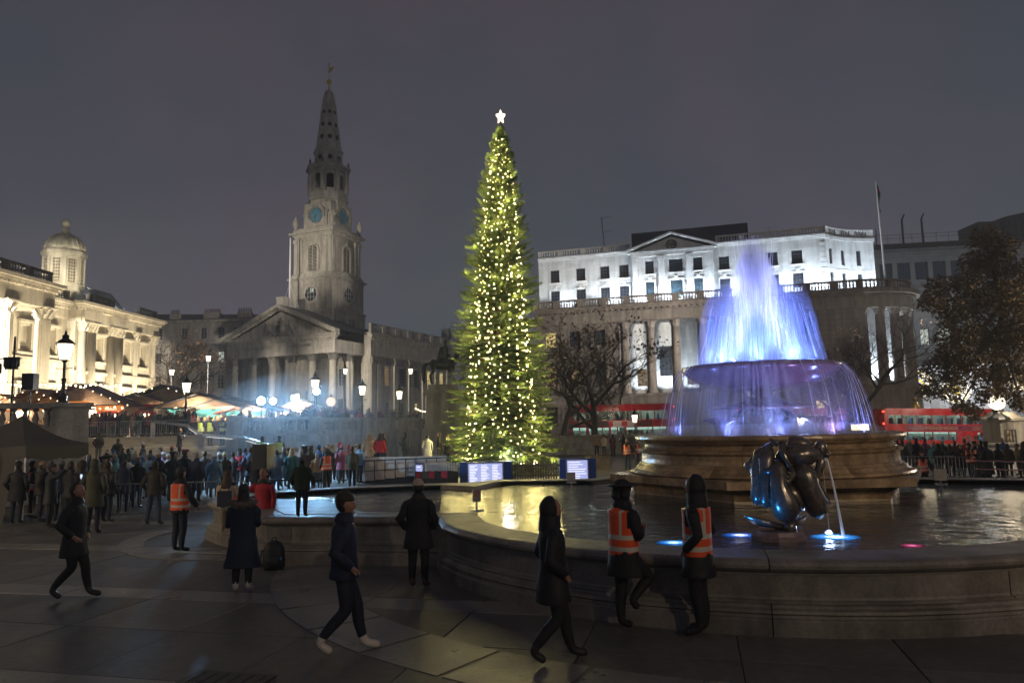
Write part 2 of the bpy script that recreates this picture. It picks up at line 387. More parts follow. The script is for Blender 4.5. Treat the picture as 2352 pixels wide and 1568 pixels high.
# ================================================================== pool
pool_out = []
for i in range(23): a = radians(193.7+(345-193.7)*i/22); pool_out.append(PC+Vector((cos(a), sin(a)))*5.98)
pool_out[0] = Vector((-1.30, 13.86))
pool_out += [Vector(p) for p in ((12.5, 12.9), (15, 13.6), (17.0, 15.2), (17.0, 17.4), (15.4, 18.8), (13.1, 19.4), (10.4, 20.6), (10.0, 22.8), (8.9, 25.0), (6.5, 26.0), (4.5, 25.3), (3.6, 23.75), (2.2, 22.35),
             (-.5, 22.75), (-1.3, 21.8), (-2.85, 21.75), (-4.9, 21.3), (-6.5, 20.4), (-7.2, 19.5), (-7.35, 18.6), (-7.1, 17.7), (-6.5, 16.9), (-5.6, 16.0), (-4.75, 14.4))]
def dens(pts, d):
    out = []
    for i, p in enumerate(pts):
        q = pts[(i+1) % len(pts)]; n = max(1, int((q-p).length/d)); out += [p.lerp(q, j/n) for j in range(n)]
    return out
PD = dens(pool_out, .45); NP = len(PD); PN = []
for i in range(NP):
    a, b = (PD[i]-PD[i-1]).normalized(), (PD[(i+1) % NP]-PD[i]).normalized(); t = (a+b).normalized(); n = Vector((t.y, -t.x))
    PN.append(n/max(.6, a.dot(t)))
def sweep(i0, i1, prof, g0=.004):
    mb = MB(); k = len(prof); m_ = i1-i0
    for s in range(m_+1):
        i = (i0+s) % NP; p = PD[i]
        if s == 0: p = p.lerp(PD[(i+1) % NP], g0/.4)
        if s == m_: p = p.lerp(PD[i-1], g0/.4)
        for d, z in prof: q = p+PN[i]*d; mb.v.append((q.x, q.y, z*.905))
    for s in range(m_):
        for j in range(k-1): mb.f.append((s*k+j, (s+1)*k+j, (s+1)*k+j+1, s*k+j+1)); mb.m.append(0)
    mb.f.append(tuple(range(k))); mb.f.append(tuple(m_*k+j for j in range(k-1, -1, -1))); mb.m += [0, 0]
    return mb
pool_wall = thing('pool_wall', 'low moulded granite wall curving round the fountain pool', 'wall', (0, 0, 0))
prof_cap = [(-.62, .60), (.02, .765), (.05, .775), (.10, .80), (.135, .835), (.14, .875), (.12, .915), (.07, .944), (.02, .95), (-.60, .95), (-.62, .93)]
prof_panel = [(-.3, .385), (.06, .385), (.045, .40), (.0, .42), (-.012, .45), (-.012, .72), (.0, .745), (.02, .762), (-.3, .762)]
prof_foot = [(-.3, -.02), (.16, -.02), (.16, .19), (.15, .205), (.12, .215), (.115, .25), (.14, .275), (.13, .31), (.085, .335), (.07, .36), (.075, .382), (-.3, .382)]
for prof, off, st in ((prof_cap, 0, 5), (prof_panel, 2, 6), (prof_foot, 4, 6)):
    i = off
    while i < NP+off:
        j = min(i+st, NP+off); sweep(i, j, prof).build('stone', granite, pool_wall, smooth=False); i = j
core = sweep(0, NP, [(-.5, .0), (.02, .02), (.04, .3), (-.03, .45), (-.03, .7), (.05, .80), (-.5, .80)], 0); core.f = core.f[:-2]; core.m = core.m[:-2]
core.build('mortar_bed', mortar, pool_wall)
MB().prism([(-1.2, 14.3), (-3.0, 14.8), (-4.4, 17.4), (-5.6, 17.9), (-6.6, 18.3), (-6.6, 17.4), (-6.1, 16.9), (-5.2, 16.0), (-4.5, 14.7)], .2, .866).build('corner_block', granite, pool_wall)
MB().prism([(-1.1, 20.3), (-.4, 22.2), (-.62, 22.4), (-1.3, 21.5), (-2.1, 21.2)], .2, .866).build('corner_block', granite, pool_wall)
MB().prism([(2.3, 21.7), (3.9, 23.2), (3.75, 23.6), (3.5, 23.5), (2.2, 22.2)], .2, .866).build('corner_block', granite, pool_wall)
# water
wm = bpy.data.materials.new('pool_water'); wm.use_nodes = True; nt = wm.node_tree; b = nt.nodes['Principled BSDF']; L = nt.links.new
b.inputs['Base Color'].default_value = (.010, .022, .030, 1); b.inputs['Roughness'].default_value = .045; b.inputs['IOR'].default_value = 1.36
b.inputs['Specular IOR Level'].default_value = .62
tcn = node(nt, 'TexCoord'); mp = node(nt, 'Mapping'); mp.inputs['Scale'].default_value = (1.0, 1.15, 1); mp.inputs['Rotation'].default_value = (0, 0, radians(4)); L(tcn.outputs['Object'], mp.inputs[0])
n1 = node(nt, 'TexNoise'); n1.inputs['Scale'].default_value = 3.4; n1.inputs['Detail'].default_value = 4; n1.inputs['Roughness'].default_value = .6; n1.inputs['Distortion'].default_value = .5; L(mp.outputs[0], n1.inputs['Vector'])
n2 = node(nt, 'TexNoise'); n2.inputs['Scale'].default_value = 1.3; n2.inputs['Detail'].default_value = 3; L(mp.outputs[0], n2.inputs['Vector'])
ad = node(nt, 'Math', operation='ADD'); L(n1.outputs['Fac'], ad.inputs[0]); L(n2.outputs['Fac'], ad.inputs[1])
bp = node(nt, 'Bump'); bp.inputs['Strength'].default_value = 1.0; bp.inputs['Distance'].default_value = .036; L(ad.outputs[0], bp.inputs['Height']); L(bp.outputs[0], b.inputs['Normal'])
water_m = wm
wmb = MB(); wmb.poly([(p.x+PN[i].x*-.3, p.y+PN[i].y*-.3, .75) for i, p in enumerate(PD)])
tag(wmb.build('pool_water', water_m), kind='structure')

# ================================================================== fountain
FX, FY = 6.28, 18.8
ft = thing('fountain', 'tall stone fountain with a wide upper bowl standing in the pool', 'fountain', (FX, FY, 0))
def hexp(r, n=6): return [(r*cos(2*pi*i/n), r*sin(2*pi*i/n)) for i in range(n)]
mb = MB(); lv = [(3.35, .5), (3.3, .78), (3.32, .92), (3.45, 1.0), (3.62, 1.065)]
for (r0, z0), (r1, z1) in zip(lv, lv[1:]):
    A, B = hexp(r0), hexp(r1)
    for i in range(6): j = (i+1) % 6; mb.quad((*A[i], z0), (*A[j], z0), (*B[j], z1), (*B[i], z1))
mb.build('foot', granite_w, ft)
for i in range(6):
    A = hexp(3.9); a, b_ = Vector(A[i]), Vector(A[(i+1) % 6])
    for s0, s1 in ((0, .5), (.5, 1)):
        p, q = a.lerp(b_, s0+.002), a.lerp(b_, s1-.002)
        MB().prism([tuple(p*.72), tuple(p), tuple(q), tuple(q*.72)], 1.067, 1.235).build('stone', granite_w, ft)
NS = 14
for prof in ([(2.7, 1.238), (3.30, 1.238), (3.35, 1.27), (3.33, 1.31), (3.24, 1.345), (3.2, 1.37), (3.16, 1.42), (3.1, 1.455), (3.06, 1.5), (2.7, 1.5)],
             [(2.7, 1.504), (3.045, 1.504), (3.03, 1.6), (3.03, 1.715), (3.07, 1.735), (3.11, 1.76), (3.12, 1.8), (3.06, 1.83), (2.7, 1.83)],
             [(2.7, 1.834), (3.0, 1.834), (2.955, 1.88), (2.96, 1.93), (3.02, 1.975), (3.1, 1.99), (3.12, 2.02), (3.17, 2.045), (3.19, 2.08), (3.18, 2.13), (3.13, 2.16), (2.78, 2.16), (2.7, 2.1)]):
    for i in range(NS):
        a0 = 2*pi*i/NS+.0012+(.2 if prof[0][1] > 1.5 else 0); mb = MB().lathe(prof, 6, a0=a0, a1=a0+2*pi/NS-.0024); mb.build('stone', granite_w, ft, smooth=False)
MB().lathe([(0, 1.0), (2.9, 1.0), (2.95, 1.3), (2.95, 2.0), (2.72, 2.0), (2.7, 1.9), (0, 1.9)], 48, cap=False).build('core', granite_w, ft)
bowl_m = mat('bowl_stone', (.21, .155, .17), .22, var=.3, vs=1.5, bump=.2, bs=8, coat=.3)
MB().lathe([(0, 3.2), (.42, 3.2), (.55, 3.225), (.95, 3.28), (1.35, 3.38), (1.65, 3.52), (1.82, 3.64), (1.88, 3.70), (1.92, 3.73), (1.95, 3.80), (1.93, 3.85), (1.86, 3.86), (1.7, 3.78), (0, 3.74)], 56).build('bowl', bowl_m, ft, smooth=True)
MB().lathe([(1.28, 2.765), (1.31, 2.79), (1.2, 2.83), (.8, 2.92), (.45, 3.02), (.33, 3.07), (.3, 3.12), (.36, 3.19), (.3, 3.24)], 40).build('lower_tier', bowl_m, ft, smooth=True)
MB().lathe([(1.05, 2.0), (1.05, 2.16), (.85, 2.18), (.85, 2.28), (.5, 2.3), (.42, 2.4), (.34, 2.6), (.5, 2.76)], 24).build('pedestal', bowl_m, ft)
for i in range(6):                       # dolphins carrying the lower tier
    a = radians(15+60*i); mb = MB(); pts = []; rr = []
    for t in range(9):
        s = t/8; r = .42+.42*sin(pi*s*.9)-.25*s; pts.append((r*cos(a+.5*s), r*sin(a+.5*s), 2.30+.5*s)); rr.append(.14*(1-s*.7)*(1 if s > .1 else .8))
    mb.tube(pts, rr, 8); q = pts[0]; mb.tube([q, (q[0]+.22*cos(a-.7), q[1]+.22*sin(a-.7), 2.26), (q[0]+.34*cos(a-.7), q[1]+.34*sin(a-.7), 2.33)], [.1, .07, .03], 7)
    mb.build('dolphin', bronze_d, ft, smooth=True)
for i, a in enumerate((200, 340, 90)):
    p = (1.28*cos(radians(a)), 1.28*sin(radians(a)))
    MB().lathe([(.18, 2.0), (.12, 2.2), (.15, 2.4), (.42, 2.5), (.46, 2.56), (.36, 2.55), (0, 2.5)], 20, *p).build('shell_basin', bowl_m, ft, smooth=True)
MB().lathe([(0, 2.07), (2.75, 2.07)], 40).build('basin_water', water_m, ft)
# falling and rising water: veils with streaks, fine strands and mist
def veil_mat(name, col, amt, su, sv, seed, soft=True, sat=1.0):
    m = bpy.data.materials.new(name); m.use_nodes = True; nt = m.node_tree; L = nt.links.new
    nt.nodes.remove(nt.nodes['Principled BSDF']); out = nt.nodes['Material Output']
    df = node(nt, 'BsdfDiffuse'); df.inputs[0].default_value = (*col, 1); tl = node(nt, 'BsdfTranslucent'); tl.inputs[0].default_value = (*col, 1)
    mxa = node(nt, 'MixShader'); mxa.inputs[0].default_value = .5; L(df.outputs[0], mxa.inputs[1]); L(tl.outputs[0], mxa.inputs[2])
    tr = node(nt, 'BsdfTransparent'); mxb = node(nt, 'MixShader'); L(tr.outputs[0], mxb.inputs[1]); L(mxa.outputs[0], mxb.inputs[2])
    uvn = node(nt, 'UVMap'); uvn.uv_map = 'UVMap'; mp = node(nt, 'Mapping'); mp.inputs['Scale'].default_value = (su, sv, 1); mp.inputs['Location'].default_value = (seed, seed*.7, 0); L(uvn.outputs[0], mp.inputs[0])
    n1 = node(nt, 'TexNoise'); n1.inputs['Scale'].default_value = 1; n1.inputs['Detail'].default_value = 7; n1.inputs['Roughness'].default_value = .72; L(mp.outputs[0], n1.inputs['Vector'])
    r = node(nt, 'MapRange'); L(n1.outputs['Fac'], r.inputs[0]); r.inputs[1].default_value = .44; r.inputs[2].default_value = .74; r.inputs[3].default_value = 0; r.inputs[4].default_value = amt
    mp2 = node(nt, 'Mapping'); mp2.inputs['Scale'].default_value = (su*.12, sv*.5, 1); mp2.inputs['Location'].default_value = (seed*2, 0, 0); L(uvn.outputs[0], mp2.inputs[0])
    n2 = node(nt, 'TexNoise'); n2.inputs['Scale'].default_value = 1; n2.inputs['Detail'].default_value = 2; L(mp2.outputs[0], n2.inputs['Vector'])
    r2 = node(nt, 'MapRange'); L(n2.outputs['Fac'], r2.inputs[0]); r2.inputs[1].default_value = .38; r2.inputs[2].default_value = .62; r2.inputs[3].default_value = .15; r2.inputs[4].default_value = 1
    ml = node(nt, 'Math', operation='MULTIPLY'); L(r.outputs[0], ml.inputs[0]); L(r2.outputs[0], ml.inputs[1]); fac = ml.outputs[0]
    if soft:     # v=1 at the top of a spray where the water is thinnest
        sp = node(nt, 'SeparateXYZ'); L(uvn.outputs[0], sp.inputs[0]); r3 = node(nt, 'MapRange'); L(sp.outputs[1], r3.inputs[0])
        r3.inputs[1].default_value = 1.0; r3.inputs[2].default_value = .6; r3.inputs[3].default_value = 0; r3.inputs[4].default_value = 1
        m2 = node(nt, 'Math', operation='MULTIPLY'); L(fac, m2.inputs[0]); L(r3.outputs[0], m2.inputs[1]); fac = m2.outputs[0]
    L(fac, mxb.inputs[0]); L(mxb.outputs[0], out.inputs[0]); return m
def veil(name, prof, m, parent, n=64, a0=0, a1=2*pi, cx=0, cy=0):
    mb = MB(); mb.uv = []; K = len(prof)
    for j, (r, z) in enumerate(prof):
        for i in range(n+1):
            a = a0+(a1-a0)*i/n; mb.v.append((cx+r*cos(a), cy+r*sin(a), z)); mb.uv.append((i/n, 1-j/(K-1)))
    for j in range(K-1):
        for i in range(n): mb.f.append((j*(n+1)+i, j*(n+1)+i+1, (j+1)*(n+1)+i+1, (j+1)*(n+1)+i)); mb.m.append(0)
    return mb.build(name, m, parent, smooth=True)
def dome(zt, r1, zb=3.84, k=12, z0=None):
    out = []
    for j in range(k+1):
        s = (j/k)**1.6 if z0 is None else j/k
        z = zt-(zt-zb)*s; out.append((max(.01, r1*sqrt((zt-z)/(zt-zb))), z))
    return out
VC = (.84, .88, .98)
vm = [veil_mat('water_veil', VC, .50, 80, .7, 1.0), veil_mat('water_veil', VC, .55, 60, .9, 5.0), veil_mat('water_veil', VC, .55, 110, .8, 9.0)]
vc = veil_mat('water_curtain', VC, .52, 150, .8, 3.0, False)
for i, (zt, r1) in enumerate(((6.35, 1.62), (6.1, 1.45), (6.4, 1.2), (6.55, 1.0), (6.8, .78), (6.9, .6), (6.95, .46))):
    veil('spray_veil', [(r1*(.70+.30*(j/9)**.8), zt-.25-(zt-.25-3.84)*j/9) for j in range(10)], vm[i % 3], ft)
for i, (z1, z2, ra, rb) in enumerate(((3.86, 2.1, 1.93, 2.42), (3.86, 2.1, 1.97, 2.62), (3.84, 2.1, 1.9, 2.2))):
    veil('falling_curtain', [(ra+(rb-ra)*sqrt(j/8), z1+(z2-z1)*j/8) for j in range(9)], vc, ft, 96)
veil('falling_curtain', [(1.3+.12*sqrt(j/5), 2.79-.7*j/5) for j in range(6)], vc, ft, 64)
for a in (200, 340, 90):
    veil('small_bell', [(.05+.46*sqrt(j/7), 2.72-.62*(j/7)**1.3) for j in range(8)], vm[1], ft, 32, cx=1.28*cos(radians(a)), cy=1.28*sin(radians(a)))
strand = mat('water_strand', (.82, .86, .98), .4)
random.seed(5); mb = MB()
for i in range(260):                     # jets rising nearly straight up
    a = random.uniform(0, 2*pi); zt = min(7.2, random.gauss(6.5, .5)); r1 = abs(random.gauss(0, .13)); rb = random.uniform(.02, .34); sw = random.choice((1, .5, 1.2))
    mb.tube([((rb+r1*sw*t**1.6)*cos(a), (rb+r1*sw*t**1.6)*sin(a), 3.8+(zt-3.8)*t) for t in [j/8 for j in range(9)]], [w_*random.uniform(.005, .010) for w_ in (1.9, 1.8, 1.4, 1.1, 1, .9, .8, .6, .3)], 3, cap=False)
for i in range(70):                     # and falling back as a veil of drops
    a = random.uniform(0, 2*pi); zt = random.gauss(5.7, .3); r1 = random.choice((random.uniform(.45, 1.0), random.uniform(1.0, 1.6), random.uniform(1.45, 1.6))); zt -= .25*(r1-.9); w = random.uniform(.002, .005); s0 = random.uniform(0, .5); s1 = random.uniform(.7, 1)
    mb.tube([(r1*(.74+.26*s)*cos(a), r1*(.74+.26*s)*sin(a), zt-(zt-3.84)*s) for s in [s0+(s1-s0)*j/5 for j in range(6)]], w, 3, cap=False)
tag(mb.build('water_jet', strand, ft, smooth=True), kind='stuff')
mb = MB()
for i in range(30):
    a = random.uniform(0, 2*pi); rb = random.uniform(2.15, 2.6); w = random.uniform(.003, .008)
    mb.tube([((1.92+(rb-1.92)*sqrt(j/6))*cos(a), (1.92+(rb-1.92)*sqrt(j/6))*sin(a), 3.86-1.78*j/6) for j in range(7)], w, 3, cap=False)
tag(mb.build('overflow_strands', strand, ft, smooth=True), kind='stuff')
def mist(name, prof, dens_, parent, col=(.85, .88, 1), n=28, cx=0, cy=0, sxy=(1, 1), noise_s=(2.2, 2.2, .8)):
    m = bpy.data.materials.new(name); m.use_nodes = True; nt = m.node_tree; nt.nodes.remove(nt.nodes['Principled BSDF'])
    pv = node(nt, 'VolumePrincipled'); pv.inputs['Color'].default_value = (*col, 1); pv.inputs['Anisotropy'].default_value = .2
    tcn = node(nt, 'TexCoord'); mp = node(nt, 'Mapping'); mp.inputs['Scale'].default_value = noise_s; nt.links.new(tcn.outputs['Object'], mp.inputs[0])
    nn = node(nt, 'TexNoise'); nn.inputs['Scale'].default_value = 1.5; nn.inputs['Detail'].default_value = 2; nt.links.new(mp.outputs[0], nn.inputs['Vector'])
    mr = node(nt, 'MapRange'); nt.links.new(nn.outputs['Fac'], mr.inputs[0]); mr.inputs[1].default_value = .38; mr.inputs[2].default_value = .62; mr.inputs[3].default_value = dens_*.15; mr.inputs[4].default_value = dens_*1.6
    nt.links.new(mr.outputs[0], pv.inputs['Density']); nt.links.new(pv.outputs[0], nt.nodes['Material Output'].inputs['Volume'])
    mb = MB().lathe(prof, n, cx, cy, sx=sxy[0], sy=sxy[1]); return tag(mb.build(name, m, parent, smooth=True), kind='stuff')
mist('plume_mist', [(.42, 3.86), (.44, 4.4), (.50, 5.0), (.56, 5.5), (.55, 6.0), (.44, 6.45), (.30, 6.85), (.17, 7.1), (.02, 7.24)], 1.4, ft, noise_s=(3.5, 3.5, .9))
mist('spray_mist', [(2.1, 2.09), (2.9, 2.12), (2.85, 2.25), (2.55, 2.35), (2.1, 2.4)], .22, ft)
mist('veil_mist', [(1.55, 3.87), (1.52, 4.4), (1.44, 5.0), (1.30, 5.5), (1.05, 5.9), (.5, 6.1), (.02, 6.15)], .15, ft, noise_s=(3, 3, .4))
mist('curtain_mist', [(2.62, 2.11), (2.42, 2.5), (2.30, 3.0), (2.12, 3.5), (1.98, 3.84)], .09, ft, noise_s=(4, 4, .3))
SB = (.13, .24, 1.0)
lamp('SPOT', (FX, FY, 3.9), 9000, (.60, .70, 1), .10, (FX, FY, 9), 125, .9, 'bowl_light')
for a in range(0, 360, 72): lamp('SPOT', (FX+1.0*cos(radians(a)), FY+1.0*sin(radians(a)), 3.9), 2600, (.42, .44, 1), .08, (FX, FY, 6.9), 32, .9, 'bowl_light')
for a in (20, 80, 140, 200, 245, 290, 335): lamp('POINT', (FX+1.25*cos(radians(a)), FY+1.25*sin(radians(a)), 4.1), 38, (.18, .30, 1), .12, name='bowl_light')
for a in range(0, 360, 60):
    p = (FX+.8*cos(radians(a+15)), FY+.8*sin(radians(a+15)), 3.9); lamp('SPOT', p, 420, SB, .10, (FX+.9*cos(radians(a+15)), FY+.9*sin(radians(a+15)), 8), 115, .9, 'bowl_light')
for a in (188, 232, 262, 292, 330, 12, 90):
    c_ = (cos(radians(a)), sin(radians(a))); lamp('SPOT', (FX+2.3*c_[0], FY+2.3*c_[1], 2.16), 80, (.20, .26, 1) if a != 292 else (.6, .38, .95), .1, (FX+1.75*c_[0], FY+1.75*c_[1], 4), 120, .7, 'basin_light')
for a in (200, 330, 265): lamp('POINT', (FX+.95*cos(radians(a)), FY+.95*sin(radians(a)), 2.45), 30, (.35, .45, 1), .12, name='basin_light')
# ================================================================== church
CH = thing('church', 'stone church with columned portico and tall clock tower and spire', 'church', (-27.86, 115, 0), radians(-24))
mb = MB()
mb.box(-24.5, 2.2, -3.2, 8, 2.5, 3.3)                       # podium and steps
for i in range(5): mb.box(-24.5+.0, 2.2, -5+i*.36, -3.2, 2.2+i*.2, 2.4+i*.2)
mb.build('podium', portland_p, CH)
col_lo = .62
colm = MB().lathe([(.85, 0), (.85, .25), (.72, .3), (.76, .45), (.62, .55), (.62, 3.5), (.53, 9.2), (.58, 9.25)], 16).mesh('column', portland_p, True)
capm = MB()
capm.lathe([(.53, 0), (.56, .3), (.62, .45), (.60, .55), (.72, .8), (.70, .85), (.86, 1.05)], 12)
for i in range(8):
    a = 2*pi*i/8; capm.tube([(.55*cos(a), .55*sin(a), .1), (.66*cos(a), .66*sin(a), .4), (.80*cos(a), .80*sin(a), .48)], [.12, .1, .03], 4)
    capm.tube([(.6*cos(a+.4), .6*sin(a+.4), .5), (.76*cos(a+.4), .76*sin(a+.4), .88), (.92*cos(a+.4), .92*sin(a+.4), .92)], [.1, .09, .04], 4)
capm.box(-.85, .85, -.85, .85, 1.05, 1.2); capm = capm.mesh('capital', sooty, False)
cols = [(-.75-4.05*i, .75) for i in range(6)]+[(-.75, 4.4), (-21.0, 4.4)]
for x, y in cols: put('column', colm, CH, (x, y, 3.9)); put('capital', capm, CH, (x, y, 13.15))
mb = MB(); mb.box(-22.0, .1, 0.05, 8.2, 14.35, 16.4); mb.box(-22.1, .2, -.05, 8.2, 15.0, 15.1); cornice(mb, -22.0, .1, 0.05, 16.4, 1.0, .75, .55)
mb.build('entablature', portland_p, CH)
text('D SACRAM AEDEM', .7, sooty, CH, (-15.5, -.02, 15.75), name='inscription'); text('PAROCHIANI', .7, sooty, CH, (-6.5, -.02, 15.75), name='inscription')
mb = MB(); mb.extr([(-21.2, 17.42), (-.7, 17.42), (-10.95, 21.6)], .35, 1.2); mb.build('pediment', portland_p, CH)
mb = MB()
for sgn in (-1, 1):
    a, b = ((-22.7, 17.4), (-10.95, 22.2)) if sgn < 0 else ((.8, 17.4), (-10.95, 22.2))
    mb.extr([a, b, (b[0], b[1]+.55), (a[0], a[1]+.6)][::1 if sgn < 0 else -1], -.75, .36)
    for k in range(22):
        t = (k+.7)/22.5; x, z = a[0]+(b[0]-a[0])*t, a[1]+(b[1]-a[1])*t; mb.box(x-.13, x+.13, -.35, .34, z-.32, z-.02)
mb.build('raking_cornice', portland_p, CH)
mb = MB(); random.seed(3)                                  # carved royal arms: shield, crown and two supporters in relief
mb.extr([(-11.75, 19.5), (-10.15, 19.5), (-10.15, 18.6), (-10.95, 17.9), (-11.75, 18.6)], .16, .36)
mb.lathe([(.5, 19.7), (.55, 20.1), (.3, 20.4), (.1, 20.7)], 8, -10.95, .25, sy=.4)
for s in (-1, 1):
    P_ = [(-10.95+s*3.0, 17.8), (-10.95+s*2.7, 18.5), (-10.95+s*2.2, 19.1), (-10.95+s*1.9, 19.7), (-10.95+s*1.6, 20.0)]
    mb.tube([(x, .3, z) for x, z in P_], [.12, .32, .34, .28, .18], 7, flat=.5)
    mb.tube([(-10.95+s*2.0, .26, 19.3), (-10.95+s*1.5, .2, 19.4), (-10.95+s*1.1, .2, 19.2)], .11, 5); mb.tube([(-10.95+s*2.4, .26, 18.6), (-10.95+s*1.9, .2, 18.2), (-10.95+s*1.3, .2, 17.95)], .13, 5)
    mb.tube([(-10.95+s*2.9, .3, 18.3), (-10.95+s*3.3, .3, 18.9), (-10.95+s*3.0, .3, 19.6), (-10.95+s*3.4, .3, 20.0)], .07, 5)
for k in range(14): mb.ball((-12.7+k*.27, .3, 17.75+.15*sin(k*1.7)), (.18, .12, .12), 6, 4)
mb.build('coat_of_arms', sooty, CH, smooth=True)
mb = MB()
mb.quad((-23.0, .3, 17.75), (-10.95, .3, 22.72), (-10.95, 10, 22.72), (-23.0, 10, 17.75)); mb.quad((-10.95, .3, 22.72), (1.1, .3, 17.75), (1.1, 10, 17.75), (-10.95, 10, 22.72))
mb.build('portico_roof', slate, CH)
mb = MB(); mb.box(-12.4, -11.0, .9, 2.2, 22.0, 24.0); mb.box(-12.5, -10.9, .8, 2.3, 24.0, 24.25); mb.build('chimney', portland_p, CH)
mb = MB(); mb.tube([(-13.2, 5, 21.5), (-13.2, 5, 35.3)], [.2, .12], 6)
for dx, dy in ((2.4, 0), (-2, 0), (0, 2.2)): mb.tube([(-13.2, 5, 27.5), (-13.2+dx, 5+dy, 22)], .03, 3)
for z in (22.6, 23.5):
    mb.box(-14.0, -11.8, 4.0, 4.05, z, z+.05); mb.box(-14.0, -11.8, 6, 6.05, z, z+.05)
mb.build('flagpole', mat('pole_white', (.6, .6, .62), .5), CH)
# body behind the portico
ops_w = [(-12.2, -9.6, 3.4, 9), (-18.5, -16.5, 3.4, 7.4), (-5.4, -3.4, 3.4, 7.4), (-18.5, -16.5, 9.5, 12.5), (-5.4, -3.4, 9.5, 12.5)]
mb = MB(); wall(mb, -22.4, .0, 2.2, 14.4, 8.0, ops_w); mb.build('west_wall', portland, CH)
for a, b_, c, d in ops_w:
    if c > 9: window(CH, (a+b_)/2, c, b_-a, d-c, 8.3, 3, 5)
    else: MB().box(a, b_, 8.25, 8.4, c, d).build('door', mat('dark_door', (.05, .035, .025), .5), CH)
# south wall runs away from the camera: built in a turned frame  (x -> local +y)
def south(mesh_or_mb, name, mats, smooth=False):
    o = mesh_or_mb.build(name, mats, CH, (1.2, 8.0, 0), radians(90), smooth=smooth); return o
bays = [5.2, 9.9, 14.6, 19.3, 24.0]
ops_s = []
for b_ in bays: ops_s += [(b_-.95, b_+.95, 9.4, 13.0), (b_-.7, b_+.7, 4.6, 6.8)]
mb = MB(); wall(mb, 0, 28, 2.2, 15.2, 0, ops_s, .4); mb.quad((0, 0, 2.2), (0, 0, 18.3), (0, 1.2, 18.3), (0, 1.2, 2.2)); south(mb, 'south_wall', portland)
for i, b_ in enumerate(bays):
    lit = i in (0, 2, 3, 4)
    window(CH, 0, 0, 1.9, 3.3, 0, 4, 6, pm=lit_dim if i in (0,) else (lit_y if i in (3, 4) else glass), rz=radians(90), loc=(1.2-.35, 8+b_, 9.55))
    window(CH, 0, 0, 1.4, 2.1, 0, 3, 4, pm=lit_y if i in (2, 3) else glass, rz=radians(90), loc=(1.2-.35, 8+b_, 4.65))
pil = MB(); pil.box(-.6, .6, -.22, 0, 2.6, 13.2); pil.box(-.75, .75, -.3, 0, 2.2, 3.1); pilm = pil.mesh('pilaster', portland_p)
pc = MB(); pc.extr([(-.6, 0), (.6, 0), (.68, .6), (.85, 1.05), (.85, 1.25), (-.85, 1.25), (-.85, 1.05), (-.68, .6)], -.42, .0)
for k in range(4): pc.ball((-.5+k*.33, -.42, .35), (.15, .12, .2), 5, 4); pc.ball((-.6+k*.4, -.45, .8), (.17, .14, .16), 5, 4)
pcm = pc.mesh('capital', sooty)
for x in (.7, 2.4, 7.55, 12.25, 16.95, 21.65, 26.2, 27.4):
    put('pilaster', pilm, CH, (1.2, 8+x, 0), radians(90)); put('capital', pcm, CH, (1.2, 8+x, 13.1), radians(90))
mb = MB(); mb.box(-.1, 28.1, -.2, .6, 14.35, 16.9); mb.box(-.15, 28.2, -.3, .6, 15.2, 15.35); cornice(mb, 0, 28.1, -.2, 16.9, 1.0, .75, .6); south(mb, 'side_entablature', portland_p)
o = bpy.data.objects.new('side_balustrade', None); COL.objects.link(o); o.parent = CH; o.location = (1.2, 8, 0); o.rotation_euler = (0, 0, radians(90))
balustrade(o, -.1, 28, 0, 18.0, 1.75, portland_p, portland, bay=4.0, pier=1.1, sp=.42, r=.16, name='rail')
mb = MB(); mb.quad((-24, 8, 18.1), (1.0, 8, 18.1), (1.0, 36, 18.1), (-24, 36, 18.1)); mb.quad((1.0, 12, 18.2), (-11, 12, 21.4), (-11, 36, 21.4), (1.0, 36, 18.2)); mb.tri((1, 12, 18.2), (-23, 12, 18.2), (-11, 12, 21.4))
mb.box(-24, -22.4, 8, 36, 2.2, 18.0); mb.box(-.5, 1.1, 35.0, 36, 18, 21.8); mb.build('nave_roof', slate, CH)
